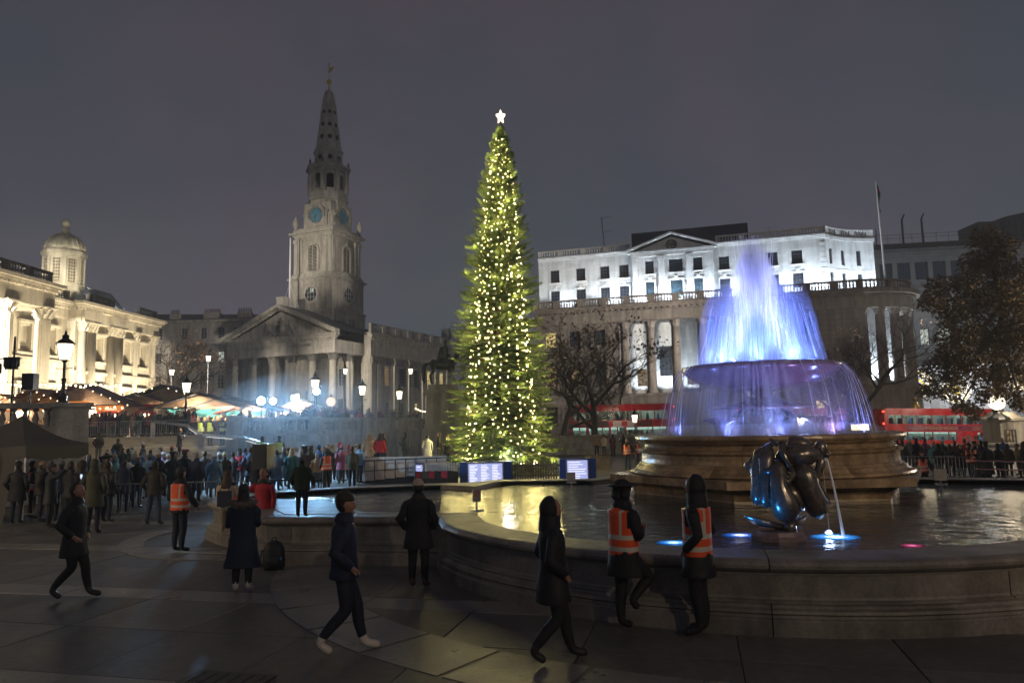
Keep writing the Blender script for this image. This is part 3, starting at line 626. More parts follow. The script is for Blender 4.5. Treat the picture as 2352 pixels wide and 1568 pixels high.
# tower
TX, TY = -11.3, 12.75
def tbox(mb, h, z0, z1, mi=0): mb.box(TX-h, TX+h, TY-h, TY+h, z0, z1, mi)
mb = MB(); tbox(mb, 4.78, 16.5, 22.55); tbox(mb, 4.9, 22.55, 22.95); tbox(mb, 4.55, 22.95, 28.3); tbox(mb, 4.75, 28.3, 28.55); tbox(mb, 5.0, 28.55, 28.8); tbox(mb, 4.55, 28.8, 29.3); tbox(mb, 4.35, 29.3, 29.6)
mb.build('tower_base', portland, CH)
def on_face(k, half):                                       # local frame of tower side k (0 west/front, 1 south)
    if k == 0: return (TX, TY-half, 0), 0
    return (TX+half, TY, 0), radians(90)
for k in (0, 1):
    loc, rz = on_face(k, 4.55)
    mb = MB(); n = 24
    for i in range(n):
        a, b_ = 2*pi*i/n, 2*pi*(i+1)/n
        mb.extr([(1.25*cos(a), 25.8+1.25*sin(a)), (1.6*cos(a), 25.8+1.6*sin(a)), (1.6*cos(b_), 25.8+1.6*sin(b_)), (1.25*cos(b_), 25.8+1.25*sin(b_))], -.12, .0)
    mb.build('oculus_surround', portland_p, CH, loc, rz)
    mb = MB(); mb.extr([(1.25*cos(2*pi*i/24), 25.8+1.25*sin(2*pi*i/24)) for i in range(24)], -.04, -.01)
    oc = mb.build('round_window', glass, CH, loc, rz)
    mb = MB()
    for x in (-.6, 0, .6): mb.box(x-.04, x+.04, -.09, -.045, 25.8-sqrt(1.5-x*x), 25.8+sqrt(1.5-x*x))
    for z in (-.5, .3): mb.box(-1.1, 1.1, -.085, -.046, 25.8+z-.04, 25.8+z+.04)
    mb.build('glazing_bars', frame_w, oc)
    if k == 0: MB().box(-.15, .55, -.043, -.041, 26.1, 26.85).build('lit_pane', lit_w, oc)
window(CH, 0, 0, 1.3, 1.9, 0, 3, 3, frame_d, rz=radians(90), loc=(TX+4.78+.02, TY+.6, 19.6))
mb = MB()
for s in (-1, 1):
    for t in (-1, 1): mb.box(TX+s*4.1-(.0 if s < 0 else 1.3), TX+s*4.1+(1.3 if s < 0 else 0), TY+t*4.1-(0 if t < 0 else 1.3), TY+t*4.1+(1.3 if t < 0 else 0), 29.6, 36.2)
tbox(mb, 3.95, 29.6, 36.2); mb.build('belfry', portland, CH)
for k in (0, 1):
    for s in (-3.75, -2.75, 2.75, 3.75):
        x, y = (TX+s, TY-4.1) if k == 0 else (TX+4.1, TY+s); w = .34; mb = MB()
        if k == 0: mb.box(x-w, x+w, y-.16, y+.1, 29.7, 35.2); mb.box(x-w-.1, x+w+.1, y-.3, y+.1, 35.2, 35.9)
        else: mb.box(x-.1, x+.16, y-w, y+w, 29.7, 35.2); mb.box(x-.1, x+.3, y-w-.1, y+w+.1, 35.2, 35.9)
        mb.build('pilaster', portland_p, CH)
for k in (0, 1):
    loc, rz = on_face(k, 3.97); mb = MB(); w = 1.0
    for i in range(10):                                     # blocky architrave round the opening
        for s in (-1, 1): mb.box(s*(w+.16)-.2, s*(w+.16)+.2, -.28-.06*(i % 2), 0, 30.1+i*.36, 30.1+i*.36+.34)
    for i in range(9):
        a, b_ = pi*i/9+.02, pi*(i+1)/9-.02; r = .06*(i % 2)
        mb.extr([(w*cos(a), 33.7+w*sin(a)), ((w+.36)*cos(a), 33.7+(w+.36)*sin(a)), ((w+.36)*cos(b_), 33.7+(w+.36)*sin(b_)), (w*cos(b_), 33.7+w*sin(b_))], -.28-r, 0)
    mb.box(-.2, .2, -.42, 0, 34.6, 35.2); mb.build('louvre_surround', portland_p, CH, loc, rz)
    lw = MB().extr([(-w, 30.1), (w, 30.1)]+[(w*cos(pi*i/9), 33.7+w*sin(pi*i/9)) for i in range(10)], -.03, -.02).build('louvre_window', mat('black_void', (.01, .01, .012), .9), CH, loc, rz)
    for i in range(17):
        z = 30.2+i*.26; hw = w if z < 33.7 else sqrt(max(.02, w*w-(z-33.7)**2)); sl = MB(); sl.quad((-hw, -.22, z), (hw, -.22, z), (hw, -.04, z+.17), (-hw, -.04, z+.17)); sl.quad((-hw, -.22, z-.03), (hw, -.22, z-.03), (hw, -.22, z), (-hw, -.22, z)); sl.build('slat', portland_p, lw)
    MB().box(-.04, .04, -.24, -.2, 30.1, 34.6).build('mullion', portland_p, lw)
mb = MB(); tbox(mb, 4.15, 36.2, 36.5); tbox(mb, 4.4, 36.5, 36.75); tbox(mb, 4.85, 36.75, 37.1); tbox(mb, 4.3, 37.1, 37.5); tbox(mb, 4.0, 37.5, 37.9); mb.build('tower_cornice', portland_p, CH)
for sx_, sy_ in ((-1, -1), (1, -1), (1, 1), (-1, 1)):
    MB().lathe([(.4, 37.1), (.4, 37.6), (.18, 37.8), (.5, 38.6), (.55, 39.0), (.4, 39.3), (.45, 39.5), (.15, 39.8), (.2, 40.0), (0, 40.3)], 10, TX+sx_*4.0, TY+sy_*4.0).build('stone_urn', portland_p, CH, smooth=True)
mb = MB(); tbox(mb, 3.0, 37.9, 42.6); mb.prism([(TX+3.4*cos(pi*i/4+pi/8), TY+3.4*sin(pi*i/4+pi/8)) for i in range(8)], 41.5, 43.2)
for k in range(4):
    a = k*pi/2; c_, s_ = cos(a), sin(a)
    def R_(x, y): return (TX+x*c_-y*s_, TY+x*s_+y*c_)
    for s in (-1, 1): mb.prism([R_(s*2.35, -3.3), R_(s*1.55, -3.3), R_(s*1.55, -2.9), R_(s*2.35, -2.9)][::s], 37.9, 40.6); mb.prism([R_(s*2.7, -3.45), R_(s*1.9, -3.45), R_(s*1.9, -2.9), R_(s*2.7, -2.9)][::s], 40.6, 40.9)
mb.build('clock_stage', portland_p, CH)
clock_f = mat('clock_face_blue', (.10, .24, .34), .5, var=.1)
for k in (0, 1):
    loc, rz = on_face(k, 3.3); mb = MB()
    for i in range(14):
        a, b_ = pi*(i-1)/12, pi*i/12
        mb.extr([(1.55*cos(a), 40.3+1.55*sin(a)), (2.0*cos(a), 40.3+2.0*sin(a)), (2.0*cos(b_), 40.3+2.0*sin(b_)), (1.55*cos(b_), 40.3+1.55*sin(b_))], -.3, .35)
    mb.box(-1.6, 1.6, -.02, .3, 38.2, 40.3); mb.extr([(1.6*cos(pi*i/12), 40.3+1.6*sin(pi*i/12)) for i in range(13)], -.02, .3); mb.build('clock_arch', portland_p, CH, loc, rz)
    ck = MB().extr([(1.42*cos(2*pi*i/28), 40.2+1.42*sin(2*pi*i/28)) for i in range(28)], -.12, -.06).build('clock', clock_f, CH, loc, rz)
    mb = MB()
    for i in range(12):
        a = pi*i/6; c_, s_ = cos(a), sin(a); mb.extr([(1.05*c_-.06*s_, 40.2+1.05*s_+.06*c_), (1.05*c_+.06*s_, 40.2+1.05*s_-.06*c_), (1.3*c_+.06*s_, 40.2+1.3*s_-.06*c_), (1.3*c_-.06*s_, 40.2+1.3*s_+.06*c_)], -.135, -.122)
    for i in range(28):
        a, b_ = 2*pi*i/28, 2*pi*(i+1)/28; mb.extr([(1.36*cos(a), 40.2+1.36*sin(a)), (1.42*cos(a), 40.2+1.42*sin(a)), (1.42*cos(b_), 40.2+1.42*sin(b_)), (1.36*cos(b_), 40.2+1.36*sin(b_))], -.14, -.122)
    mb.build('numerals', gold, ck)
    mb = MB(); mb.extr([(-.06, 40.2), (-.42, 39.25), (-.30, 39.2), (.06, 40.15)], -.16, -.145); mb.extr([(0, 40.25), (-.7, 40.0), (-.68, 39.9), (0, 40.12)], -.18, -.165); mb.build('clock_hands', gold, ck)
def octo(r, ph=pi/8): return [(TX+r*cos(pi*i/4+ph), TY+r*sin(pi*i/4+ph)) for i in range(8)]
mb = MB(); mb.prism(octo(3.75), 43.2, 43.8); mb.prism(octo(3.5), 43.8, 44.7)
for i in range(8):                                          # eight piers leave arched openings between them
    a = pi*i/4+pi/8; x, y = TX+3.15*cos(a), TY+3.15*sin(a)
    mb.prism([(x+.62*cos(a+pi/4+q*pi/2), y+.62*sin(a+pi/4+q*pi/2)) for q in range(4)], 44.7, 48.8)
    mb.tube([(TX+3.62*cos(a), TY+3.62*sin(a), 44.7), (TX+3.62*cos(a), TY+3.62*sin(a), 48.2)], .2, 8)
mb.build('lantern', portland_p, CH)
mb = MB()
for i in range(8):
    a = pi*i/4; ca, sa = cos(a), sin(a); w = .8; d = 2.95
    def Q(t, z): return (TX+d*ca-t*sa, TY+d*sa+t*ca, z)
    arc = [(w*cos(pi*j/8), 47.3+w*sin(pi*j/8)) for j in range(9)]
    for j in range(8):
        (x0, z0), (x1, z1) = arc[j], arc[j+1]; mb.quad(Q(x0, z0), Q(x1, z1), Q(x1, 48.9), Q(x0, 48.9))
    mb.quad(Q(-w, 44.6), Q(w, 44.6), Q(w, 45.4), Q(-w, 45.4)); mb.quad(Q(-1.1, 44.6), Q(-w, 44.6), Q(-w, 48.9), Q(-1.1, 48.9)); mb.quad(Q(w, 44.6), Q(1.1, 44.6), Q(1.1, 48.9), Q(w, 48.9))
mb.build('lantern_arches', portland_p, CH)
MB().prism(octo(1.6), 44.7, 48.8).build('bell_chamber', mat('black_void', (.01, .01, .012), .9), CH)
mb = MB(); mb.prism(octo(3.7), 48.8, 49.2); mb.prism(octo(4.15), 49.2, 49.6); mb.prism(octo(3.6), 49.6, 49.9); mb.prism(octo(3.0), 49.9, 50.25); mb.build('lantern_cornice', portland_p, CH)
for i in range(8):
    a = pi*i/4+pi/8; MB().lathe([(.16, 49.6), (.1, 49.9), (.24, 50.3), (.1, 50.6), (0, 50.95)], 7, TX+3.7*cos(a), TY+3.7*sin(a)).build('small_urn', sooty, CH)
mb = MB()
spire = [(2.62, 50.25), (2.5, 52.3), (2.75, 52.5), (2.85, 52.75), (2.5, 52.9), (2.35, 53.6), (2.2, 54.1), (1.98, 55.6), (1.68, 58.2), (1.38, 60.8), (1.1, 63.0), (.92, 64.0), (.62, 64.6), (.2, 64.9)]
for (r0, z0), (r1, z1) in zip(spire, spire[1:]):
    A, B = octo(r0), octo(r1)
    for i in range(8): j = (i+1) % 8; mb.quad((*A[i], z0), (*A[j], z0), (*B[j], z1), (*B[i], z1))
    if z0 >= 54.1 and z0 < 63:
        for i in range(8): mb.tube([(*A[i], z0), (*B[i], z1)], [.12, .1], 4)
mb.build('spire', portland_p, CH)
for z, rr, hr in ((51.3, 2.55, .42), (55.3, 2.02, .42), (57.7, 1.74, .36), (60.2, 1.45, .30)):
    for i in range(8):
        a = pi*i/4; d = rr*cos(pi/8)+.02; m2 = MB(); m2.extr([(hr*cos(2*pi*q/10), z+hr*1.1*sin(2*pi*q/10)) for q in range(10)], -.04, .1)
        m2.build('round_opening', mat('black_void', (.01, .01, .012), .9), CH, (TX+d*cos(a), TY+d*sin(a), 0), a+pi/2)
mb = MB(); mb.lathe([(.1, 64.6), (.3, 65.0), (.12, 65.4), (.16, 65.9)], 10, TX, TY); mb.ball((TX, TY, 66.4), .5, 12, 8); mb.tube([(TX, TY, 66.8), (TX, TY, 70.2)], [.09, .05], 5)
mb.extr([(TX-.1, 68.2), (TX+.9, 68.6), (TX+.95, 69.3), (TX+.3, 69.2), (TX-.1, 68.9)], TY-.03, TY+.03); mb.ball((TX, TY, 69.9), .16, 6, 4); mb.build('weathervane', gold, CH, smooth=False)

# ================================================================== gallery with the dome (left)
GA = thing('gallery_building', 'floodlit cream stone gallery with small domed turret at the left edge', 'building', (-48.6, 73, 0), radians(85.8))
opsA = [(x-.75, x+.75, 10.9, 13.4) for x in (-7.0, -3.6, .25, 3.8)]+[(x-.8, x+.8, 4.2, 7.3) for x in (-3.6, .25, 3.8)]
mb = MB(); wall(mb, -16, 6.3, 2.2, 15, 0, opsA, .5); mb.quad((6.3, 0, 2.2), (6.3, -1.0, 2.2), (6.3, -1.0, 17), (6.3, 0, 17))
opsB = [(x-.7, x+.7, 10.7, 13.2) for x in (10.35, 15.6, 19.0)]+[(x-.8, x+.8, 4.2, 7.4) for x in (10.35, 15.6, 19.0)]
wall(mb, 6.3, 21.6, 2.2, 15, -1.0, opsB, .6); mb.quad((21.6, -1, 2.2), (21.6, 9, 2.2), (21.6, 9, 16.5), (21.6, -1, 16.5)); mb.build('facade_wall', gallery, GA)
for y, ops in ((.42, opsA), (-.5, opsB)):
    for a, b_, c, d in ops:
        up = c > 9
        if up: MB().box(a+.02, b_-.02, y, y+.05, c, d).build('blind_window', gallery_p, GA)
        else: window(GA, (a+b_)/2, c+.05, b_-a, d-c-.1, y, 3, 4, pm=glass)
mb = MB()
for ops, y in ((opsA, 0), (opsB, -1.0)):
    for a, b_, c, d in ops:
        mb.box(a-.3, a, y-.12, y+.02, c-.2, d+.25); mb.box(b_, b_+.3, y-.12, y+.02, c-.2, d+.25); mb.box(a-.45, b_+.45, y-.4, y+.02, d+.25, d+.5); mb.box(a-.4, b_+.4, y-.3, y+.02, c-.45, c-.2)
        if c < 9: mb.box(a-.5, a-.2, y-.38, y, d-.2, d+.25); mb.box(b_+.2, b_+.5, y-.38, y, d-.2, d+.25)
mb.build('window_surrounds', gallery_p, GA)
mb = MB(); mb.box(-16, 6.3, -.35, .02, 9.9, 10.25); mb.box(-16, 6.3, -.2, .02, 9.4, 9.9); mb.box(6.3, 21.75, -1.3, -.98, 9.0, 9.3); mb.build('string_course', gallery_p, GA)
gc = MB().lathe([(.62, 0), (.62, .3), (.5, .4), (.5, 4), (.43, 11.4)], 14).mesh('column', gallery_p, True)
gk = MB(); gk.lathe([(.43, 0), (.46, .3), (.56, .6), (.62, .95)], 10)
for i in range(8):
    a = pi*i/4; gk.tube([(.45*cos(a), .45*sin(a), .05), (.58*cos(a), .58*sin(a), .35), (.72*cos(a), .72*sin(a), .38)], [.1, .1, .03], 4); gk.tube([(.48*cos(a+.4), .48*sin(a+.4), .45), (.66*cos(a+.4), .66*sin(a+.4), .8), (.8*cos(a+.4), .8*sin(a+.4), .82)], [.1, .09, .03], 4)
gk.box(-.7, .7, -.7, .7, .95, 1.05); gk = gk.mesh('capital', gallery_p)
for x in (7.15, 8.75, 12.2, 13.8): put('column', gc, GA, (x, -1.25, 2.2)); put('capital', gk, GA, (x, -1.25, 13.6))
gp = MB().box(-.45, .45, -.25, 0, 2.2, 13.7).mesh('pilaster', gallery_p)
for x in (17.3, 21.1): put('pilaster', gp, GA, (x, -1.0, 0)); put('capital', gk, GA, (x, -1.1, 13.6))
fl = MB()
for i in range(20):
    a = 2*pi*i/20; fl.tube([(.66*cos(a), .66*sin(a), .5), (.6*cos(a), .6*sin(a), 11.3)], .07, 4)
fl.lathe([(.85, 0), (.85, .4), (.64, .5), (.64, 4), (.56, 11.4)], 20); flm = fl.mesh('fluted_column', gallery_p)
for x in (-1.6, -6.5): put('column', flm, GA, (x, -3.2, 2.2)); put('capital', gk, GA, (x, -3.2, 13.6), scale=(1.35, 1.35, 1.1))
mb = MB()
mb.box(-16, -.9, -3.8, 0, 14.65, 16.2); cornice(mb, -16, -.9, -3.8, 16.2, .9, .7, .5)
mb.box(-.9, 6.3, -.15, 1, 14.9, 16.0); cornice(mb, -.9, 6.3, -.15, 15.9, .85, .65, .5, sides=False)
mb.box(6.3, 21.7, -1.55, 1, 14.65, 15.9)
for a, b_ in ((6.5, 9.4), (11.6, 14.5)): mb.box(a, b_, -1.9, -1.5, 14.65, 15.9)
cornice(mb, 6.3, 21.7, -1.6, 15.9, .85, .7, .45); mb.build('entablature', gallery_p, GA)
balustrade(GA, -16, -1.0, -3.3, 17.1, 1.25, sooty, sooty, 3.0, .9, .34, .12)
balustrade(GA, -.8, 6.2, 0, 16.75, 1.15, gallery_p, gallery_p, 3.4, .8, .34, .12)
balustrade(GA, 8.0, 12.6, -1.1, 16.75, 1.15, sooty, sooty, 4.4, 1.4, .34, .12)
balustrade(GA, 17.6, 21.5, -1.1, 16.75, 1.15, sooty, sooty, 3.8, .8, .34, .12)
mb = MB()
for a, b_, y in ((-15, 5.0, 1.4), (12.6, 18.2, .9)):
    mb.quad((a, y, 17.6), (b_, y, 17.6), (b_-.6, y+1.6, 19.7), (a+.4, y+1.6, 19.7)); mb.quad((b_, y, 17.6), (b_, y+4, 17.6), (b_-.6, y+2.4, 19.7), (b_-.6, y+1.6, 19.7))
    mb.quad((a+.4, y+1.6, 19.7), (b_-.6, y+1.6, 19.7), (b_-.6, y+2.4, 19.7), (a+.4, y+2.4, 19.7))
    k = int((b_-a)/.62)
    for i in range(k): x = a+.3+i*.62; mb.tube([(x, y-.02, 17.65), (x-(.25 if i > k/2 else -.1), y+1.56, 19.7)], .045, 4)
mb.quad((-16, 0, 16.7), (21.6, 0, 16.7), (21.6, 9, 16.7), (-16, 9, 16.7)); mb.build('roof_lantern', leadm, GA)
dm = thing('domed_turret', 'floodlit octagonal stone turret with ribbed dome above the gallery roof', 'turret', (-54.1, 88, 0), radians(10))
del dm['category']; del dm['label']; dm.parent = GA
MTX = Matrix.Translation((-48.6, 73, 0)) @ Matrix.Rotation(radians(85.8), 4, 'Z'); loc_ = MTX.inverted() @ Vector((-54.1, 88, 0)); dm.location = loc_; dm.rotation_euler = (0, 0, radians(10-85.8))
def oc(r, n=8): return [(r*cos(2*pi*i/n+pi/8), r*sin(2*pi*i/n+pi/8)) for i in range(n)]
mb = MB(); mb.box(-2.2, 2.2, -2.2, 2.2, 16, 19.3); mb.prism(oc(2.15), 19.3, 24.0); mb.prism(oc(2.3), 20.0, 20.3); mb.prism(oc(2.3), 23.6, 23.9); mb.prism(oc(2.5), 23.9, 24.3); mb.prism(oc(2.3), 24.3, 24.6)
for i in range(8): a = pi*i/4+pi/8; mb.prism([(2.14*cos(a)+.2*cos(a+q*pi/2+pi/4), 2.14*sin(a)+.2*sin(a+q*pi/2+pi/4)) for q in range(4)], 20.3, 23.6)
mb.build('drum', gallery_p, dm)
for i in range(8):
    a = pi*i/4; d = 2.15*cos(pi/8)+.015; m2 = MB()
    m2.box(-.42, .42, .0, .02, 20.5, 23.3)
    gr = m2.build('grille_recess', mat('grille_dark', (.10, .08, .05), .8), dm, (d*cos(a), d*sin(a), 0), a+pi/2)
    m3 = MB()
    for r in range(7):
        z = 20.75+r*.38
        for q in range(3):
            aa = pi*q/3; c_, s_ = cos(aa), sin(aa); m3.extr([(-.38*c_-.035*s_, z-.19*s_*1+.035*c_), (-.38*c_+.035*s_, z-.19*s_-.035*c_), (.38*c_+.035*s_, z+.19*s_-.035*c_), (.38*c_-.035*s_, z+.19*s_+.035*c_)], -.05, -.01)
    m3.box(-.46, -.4, -.06, 0, 20.5, 23.3); m3.box(.4, .46, -.06, 0, 20.5, 23.3); m3.build('stone_grille', gallery_p, dm, (d*cos(a), d*sin(a), 0), a+pi/2)
mb = MB(); pr = [(2.22*cos(t), 24.6+2.1*sin(t)) for t in [pi/2*j/9 for j in range(9)]]+[(.5, 26.75)]
mb.lathe(pr, 24)
for i in range(24): a = 2*pi*i/24; mb.tube([(r*1.01*cos(a), r*1.01*sin(a), z+.01) for r, z in pr], .05, 4)
mb.build('dome', mat('dome_copper', (.42, .40, .32), .6, var=.3, vs=2, stain=.3), dm, smooth=True)
MB().lathe([(.75, 26.5), (.8, 26.7), (.45, 26.85), (.25, 27.0), (.5, 27.15), (.28, 27.3), (.3, 27.45), (.48, 27.75), (.5, 28.1), (.3, 28.45), (0, 28.55)], 14).build('finial', gallery_p, dm, smooth=True)

# ================================================================== plain terrace of houses behind
TB = thing('terraced_building', 'dim plain stucco building with sash windows and chimney pots left of the church', 'building', (-62.5, 126, 0), radians(-3))
stucco = mat('stucco', (.42, .39, .35), .9, var=.2, vs=.4, stain=.25)
wx = [2.0, 6.4, 9.8, 12.9, 15.6]; ops = []
for x in wx:
    for z, h_ in ((18.2, 1.9), (14.0, 1.9), (9.6, 2.4), (4.8, 2.6)): ops.append((x-.55, x+.55, z, z+h_))
mb = MB(); wall(mb, -4, 24, 0, 21.0, 0, ops, .3); mb.box(-4.2, 24.2, -.5, .3, 21.0, 21.4); mb.box(-4, 24, -.2, .0, 17.2, 17.4); mb.box(-4, 24, -.2, 0, 13.0, 13.2); mb.quad((24, 0, 0), (24, 12, 0), (24, 12, 21), (24, 0, 21))
mb.quad((-4, 0, 0), (-4, 12, 0), (-4, 12, 21), (-4, 0, 21)); mb.build('facade_wall', stucco, TB)
for i, (a, b_, c, d) in enumerate(ops):
    pm = glass
    if (i//4, i % 4) in ((3, 1),): pm = lit_w
    if (i//4, i % 4) in ((4, 1),): pm = lit_dim
    if (i//4, i % 4) in ((4, 3),): pm = lit_w
    window(TB, (a+b_)/2, c, b_-a, d-c, .2, 2, 4, pm=pm)
mb = MB(); mb.quad((-4, 0, 21.4), (24, 0, 21.4), (22, 4, 22.6), (-4, 4, 23.4)); mb.quad((-4, 4, 23.4), (22, 4, 22.6), (24, 12, 21.4), (-4, 12, 21.4)); mb.build('roof', slate, TB)
for x0, n in ((9.0, 7), (15.0, 6), (3, 4)):
    mb = MB(); mb.box(x0, x0+n*.42, 1.4, 2.2, 21, 22.9); ch = mb.build('chimney', stucco, TB)
    for i in range(n): MB().lathe([(.13, 22.9), (.11, 23.6)], 8, x0+.2+i*.42, 1.8).build('chimney_pot', mat('terracotta_dark', (.12, .08, .06), .9), ch)

# ================================================================== embassy (right)
EM = thing('embassy_building', 'large white stone building, upper storeys floodlit cold white above dark columned base', 'building', (4, 95, 0), radians(-17.4))
uz0, uv = 18.0, 2.5
def arcpts(p0, p1, sag, n):
    p0, p1 = Vector(p0), Vector(p1); d = (p1-p0); nrm = Vector((d.y, -d.x)).normalized(); return [p0.lerp(p1, i/n)-nrm*sag*(1-(2*i/n-1)**2) for i in range(n+1)]
wcen = [1.2, 4.7, 7.9, 10.4]; wright = [22.9, 25.7, 28.6, 31.4]
opU = []
for x in wcen+wright: opU += [(x-.62, x+.62, 21.1, 22.8), (x-.62, x+.62, 18.2, 20.0)]
opU = [o for o in opU if not (11.2 < o[1] < 21.6)]
mb = MB(); wall(mb, -1.0, 11.6, 17.5, 24.0, uv, [o for o in opU if o[1] < 11.6], .3); wall(mb, 21.6, 34.6, 17.5, 24.0, uv, [o for o in opU if o[0] > 21.6], .3)
opP = [(13.2, 14.3, 21.2, 22.9), (16.2, 17.9, 21.2, 22.9), (19.2, 20.3, 21.2, 22.9), (13.2, 14.3, 18.2, 20.2), (16.3, 17.8, 18.2, 20.2), (19.2, 20.3, 18.2, 20.2)]
wall(mb, 11.6, 21.6, 17.5, 23.7, uv-.5, opP, .4)
for x in (11.6, 21.6): mb.quad((x, uv-.5, 17.5), (x, uv+.2, 17.5), (x, uv+.2, 24.6), (x, uv-.5, 24.6))
mb.quad((-1.0, uv, 17.5), (-1.0, uv+10, 17.5), (-1.0, uv+10, 24), (-1.0, uv, 24)); mb.build('upper_wall', white_st, EM)
for a, b_, c, d in opU: window(EM, (a+b_)/2, c, b_-a, d-c, uv+.2, 3, 4, frame_d, glass)
for a, b_, c, d in opP: window(EM, (a+b_)/2, c, b_-a, d-c, uv-.3, 3 if b_-a < 1.4 else 5, 4, frame_d, glass_b)
for x in (11.9, 21.3): MB().box(x-.28, x+.28, uv-.75, uv-.49, 18, 23.4).build('pilaster', white_p, EM)
for x in (15.25, 18.75): MB().box(x-.35, x+.35, uv-.8, uv-.49, 18, 23.0).box(x-.45, x+.45, uv-.9, uv-.49, 23.0, 23.35).build('pilaster', white_p, EM)
MB().box(11.5, 21.7, uv-.85, uv-.49, 23.4, 23.9).build('frieze', white_p, EM)
for a, b_, c, d in opU+opP:
    y = uv if (b_ < 11.6 or a > 21.6) else uv-.5; mb = MB()
    if c < 20: mb.box(a-.22, a, y-.1, y+.02, c, d+.2); mb.box(b_, b_+.22, y-.1, y+.02, c, d+.2); mb.box(a-.22, b_+.22, y-.12, y+.02, d+.0, d+.22); mb.box((a+b_)/2-.2, (a+b_)/2+.2, y-.2, y, d+.22, d+.5)
    else: mb.box(a-.15, b_+.15, y-.2, y+.02, c-.16, c-.02)
    mb.build('window_surround', white_p, EM)
mb = MB()
for k in range(9): mb.box(34.0+.0, 34.75, uv-.08-.03*(k % 2), uv+.3, 18+k*.62, 18+k*.62+.55)
mb.build('corner_quoins', white_p, EM)
mb = MB(); mb.extr([(11.3, 23.9), (21.9, 23.9), (16.6, 25.75)], uv-.6, uv-.3); mb.build('pediment', white_p, EM)
mb = MB(); mb.box(11.1, 22.1, uv-.95, uv-.3, 23.9, 24.12)
for a, b_ in (((10.9, 24.12), (16.6, 26.1)), ((22.3, 24.12), (16.6, 26.1))):
    q = [a, b_, (b_[0], b_[1]+.26), (a[0], a[1]+.26)]; mb.extr(q if a[0] < b_[0] else q[::-1], uv-.98, uv-.3)
mb.build('raking_cornice', white_p, EM)
mb = MB()                                                   # wreathed emblem carved in the pediment
for i in range(18): a = 2*pi*i/18; mb.ball((16.6+.62*cos(a), uv-.66, 24.75+.55*sin(a)), (.16, .1, .13), 6, 4)
for k in range(7): mb.tube([(16.15+.15*k, uv-.66, 24.4+.1*(k % 3)), (16.3+.12*k, uv-.72, 24.8), (16.1+.16*k, uv-.66, 25.1)], .06, 5)
mb.build('emblem', sooty, EM, smooth=True)
for a, b_ in ((-1.0, 11.4), (21.8, 34.7)): mb = MB(); cornice(mb, a, b_, uv, 24.0, .5, .5, 0, sides=False); mb.build('upper_cornice', white_p, EM)
balustrade(EM, -1.0, 11.2, uv+.1, 24.5, .95, white_p, white_p, 2.9, .7, .33, .11, .14, .34); balustrade(EM, 22.0, 34.5, uv+.1, 24.5, .95, white_p, white_p, 3.1, .7, .33, .11, .14, .34)
mb = MB(); mb.box(-1.0, 34, uv+.6, uv+9, 24.0, 24.5); mb.box(11, 26, uv+4, uv+9, 24.5, 27.8); mb.build('roof', slate, EM)
mb = MB()
for x in (7.4,): mb.tube([(x, uv+4, 24.5), (x-.4, uv+4, 30.5)], .05, 4); mb.tube([(x-.4, uv+4, 30.4), (x+1.0, uv+4, 30.5)], .03, 3); mb.tube([(x-.3, uv+4, 28.4), (x+1.1, uv+4, 28.5)], .03, 3)
mb.tube([(28.5, uv+3, 24.5), (28.5, uv+3, 26.6)], .03, 3); mb.tube([(27.8, uv+3, 26.6), (29.2, uv+3, 26.6)], .02, 3); mb.build('aerial', frame_d, EM)
# concave side turning away at the right
ap = arcpts((34.6, uv), (40.6, uv+4.6), .85, 10); mb = MB(); side_ops = {1, 2, 4, 5, 8}
for i in range(10):
    p, q = ap[i], ap[i+1]; L_ = (q-p).length; a = atan2((q-p).y, (q-p).x); sub = MB()
    ops = [(L_*.18, L_*.98, 21.0, 22.9), (L_*.18, L_*.98, 18.2, 20.0)] if i in (1, 4, 7) else []
    wall(sub, 0, L_, 17.5, 24.0, 0, ops, .3); sub.box(-.02, L_+.02, -.35, .3, 24.0, 24.4); sub.box(-.02, L_+.02, -.15, .25, 24.4, 24.65); sub.box(-.02, L_+.02, -.2, .22, 25.35, 25.5)
    if i % 3 == 0: sub.box(0, L_, -.16, .2, 24.65, 25.35)
    sub.box(0, L_, -.06, .0, 20.35, 20.5); sub.build('side_wall', white_st, EM, (p.x, p.y, 0), a)
    for (x0, x1, z0, z1) in ops: window(EM, 0, 0, x1-x0, z1-z0, 0, 3, 4, frame_d, glass, rz=a, loc=(p.x+cos(a)*(x0+x1)/2-sin(a)*.2, p.y+sin(a)*(x0+x1)/2+cos(a)*.2, z0))
    if i % 3:
        for k in range(2): t = (k+.5)/2; put('baluster', baluster_mesh(.7, .12, white_p), EM, (p.x+(q.x-p.x)*t, p.y+(q.y-p.y)*t, 24.65))
# lower storeys
opL = [(x-.75, x+.75, 12.2, 14.2) for x in (1.0, 4.2, 7.4, 24.5, 28.5, 32)]+[(x-.75, x+.75, 7.2, 10.0) for x in (1.0, 4.2, 7.4, 24.5, 28.5, 32)]
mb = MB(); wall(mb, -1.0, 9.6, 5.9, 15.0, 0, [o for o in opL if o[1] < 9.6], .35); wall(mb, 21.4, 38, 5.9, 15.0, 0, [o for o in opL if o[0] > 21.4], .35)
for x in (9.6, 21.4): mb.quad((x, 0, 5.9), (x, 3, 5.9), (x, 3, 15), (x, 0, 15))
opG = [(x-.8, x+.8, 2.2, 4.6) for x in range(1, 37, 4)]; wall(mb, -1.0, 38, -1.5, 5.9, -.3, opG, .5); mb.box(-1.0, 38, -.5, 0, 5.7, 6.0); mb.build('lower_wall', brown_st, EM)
for i, (a, b_, c, d) in enumerate(opL): window(EM, (a+b_)/2, c, b_-a, d-c, .25, 2, 4, frame_d, {0: lit_y, 6: lit_dim, 7: lit_dim}.get(i, glass))
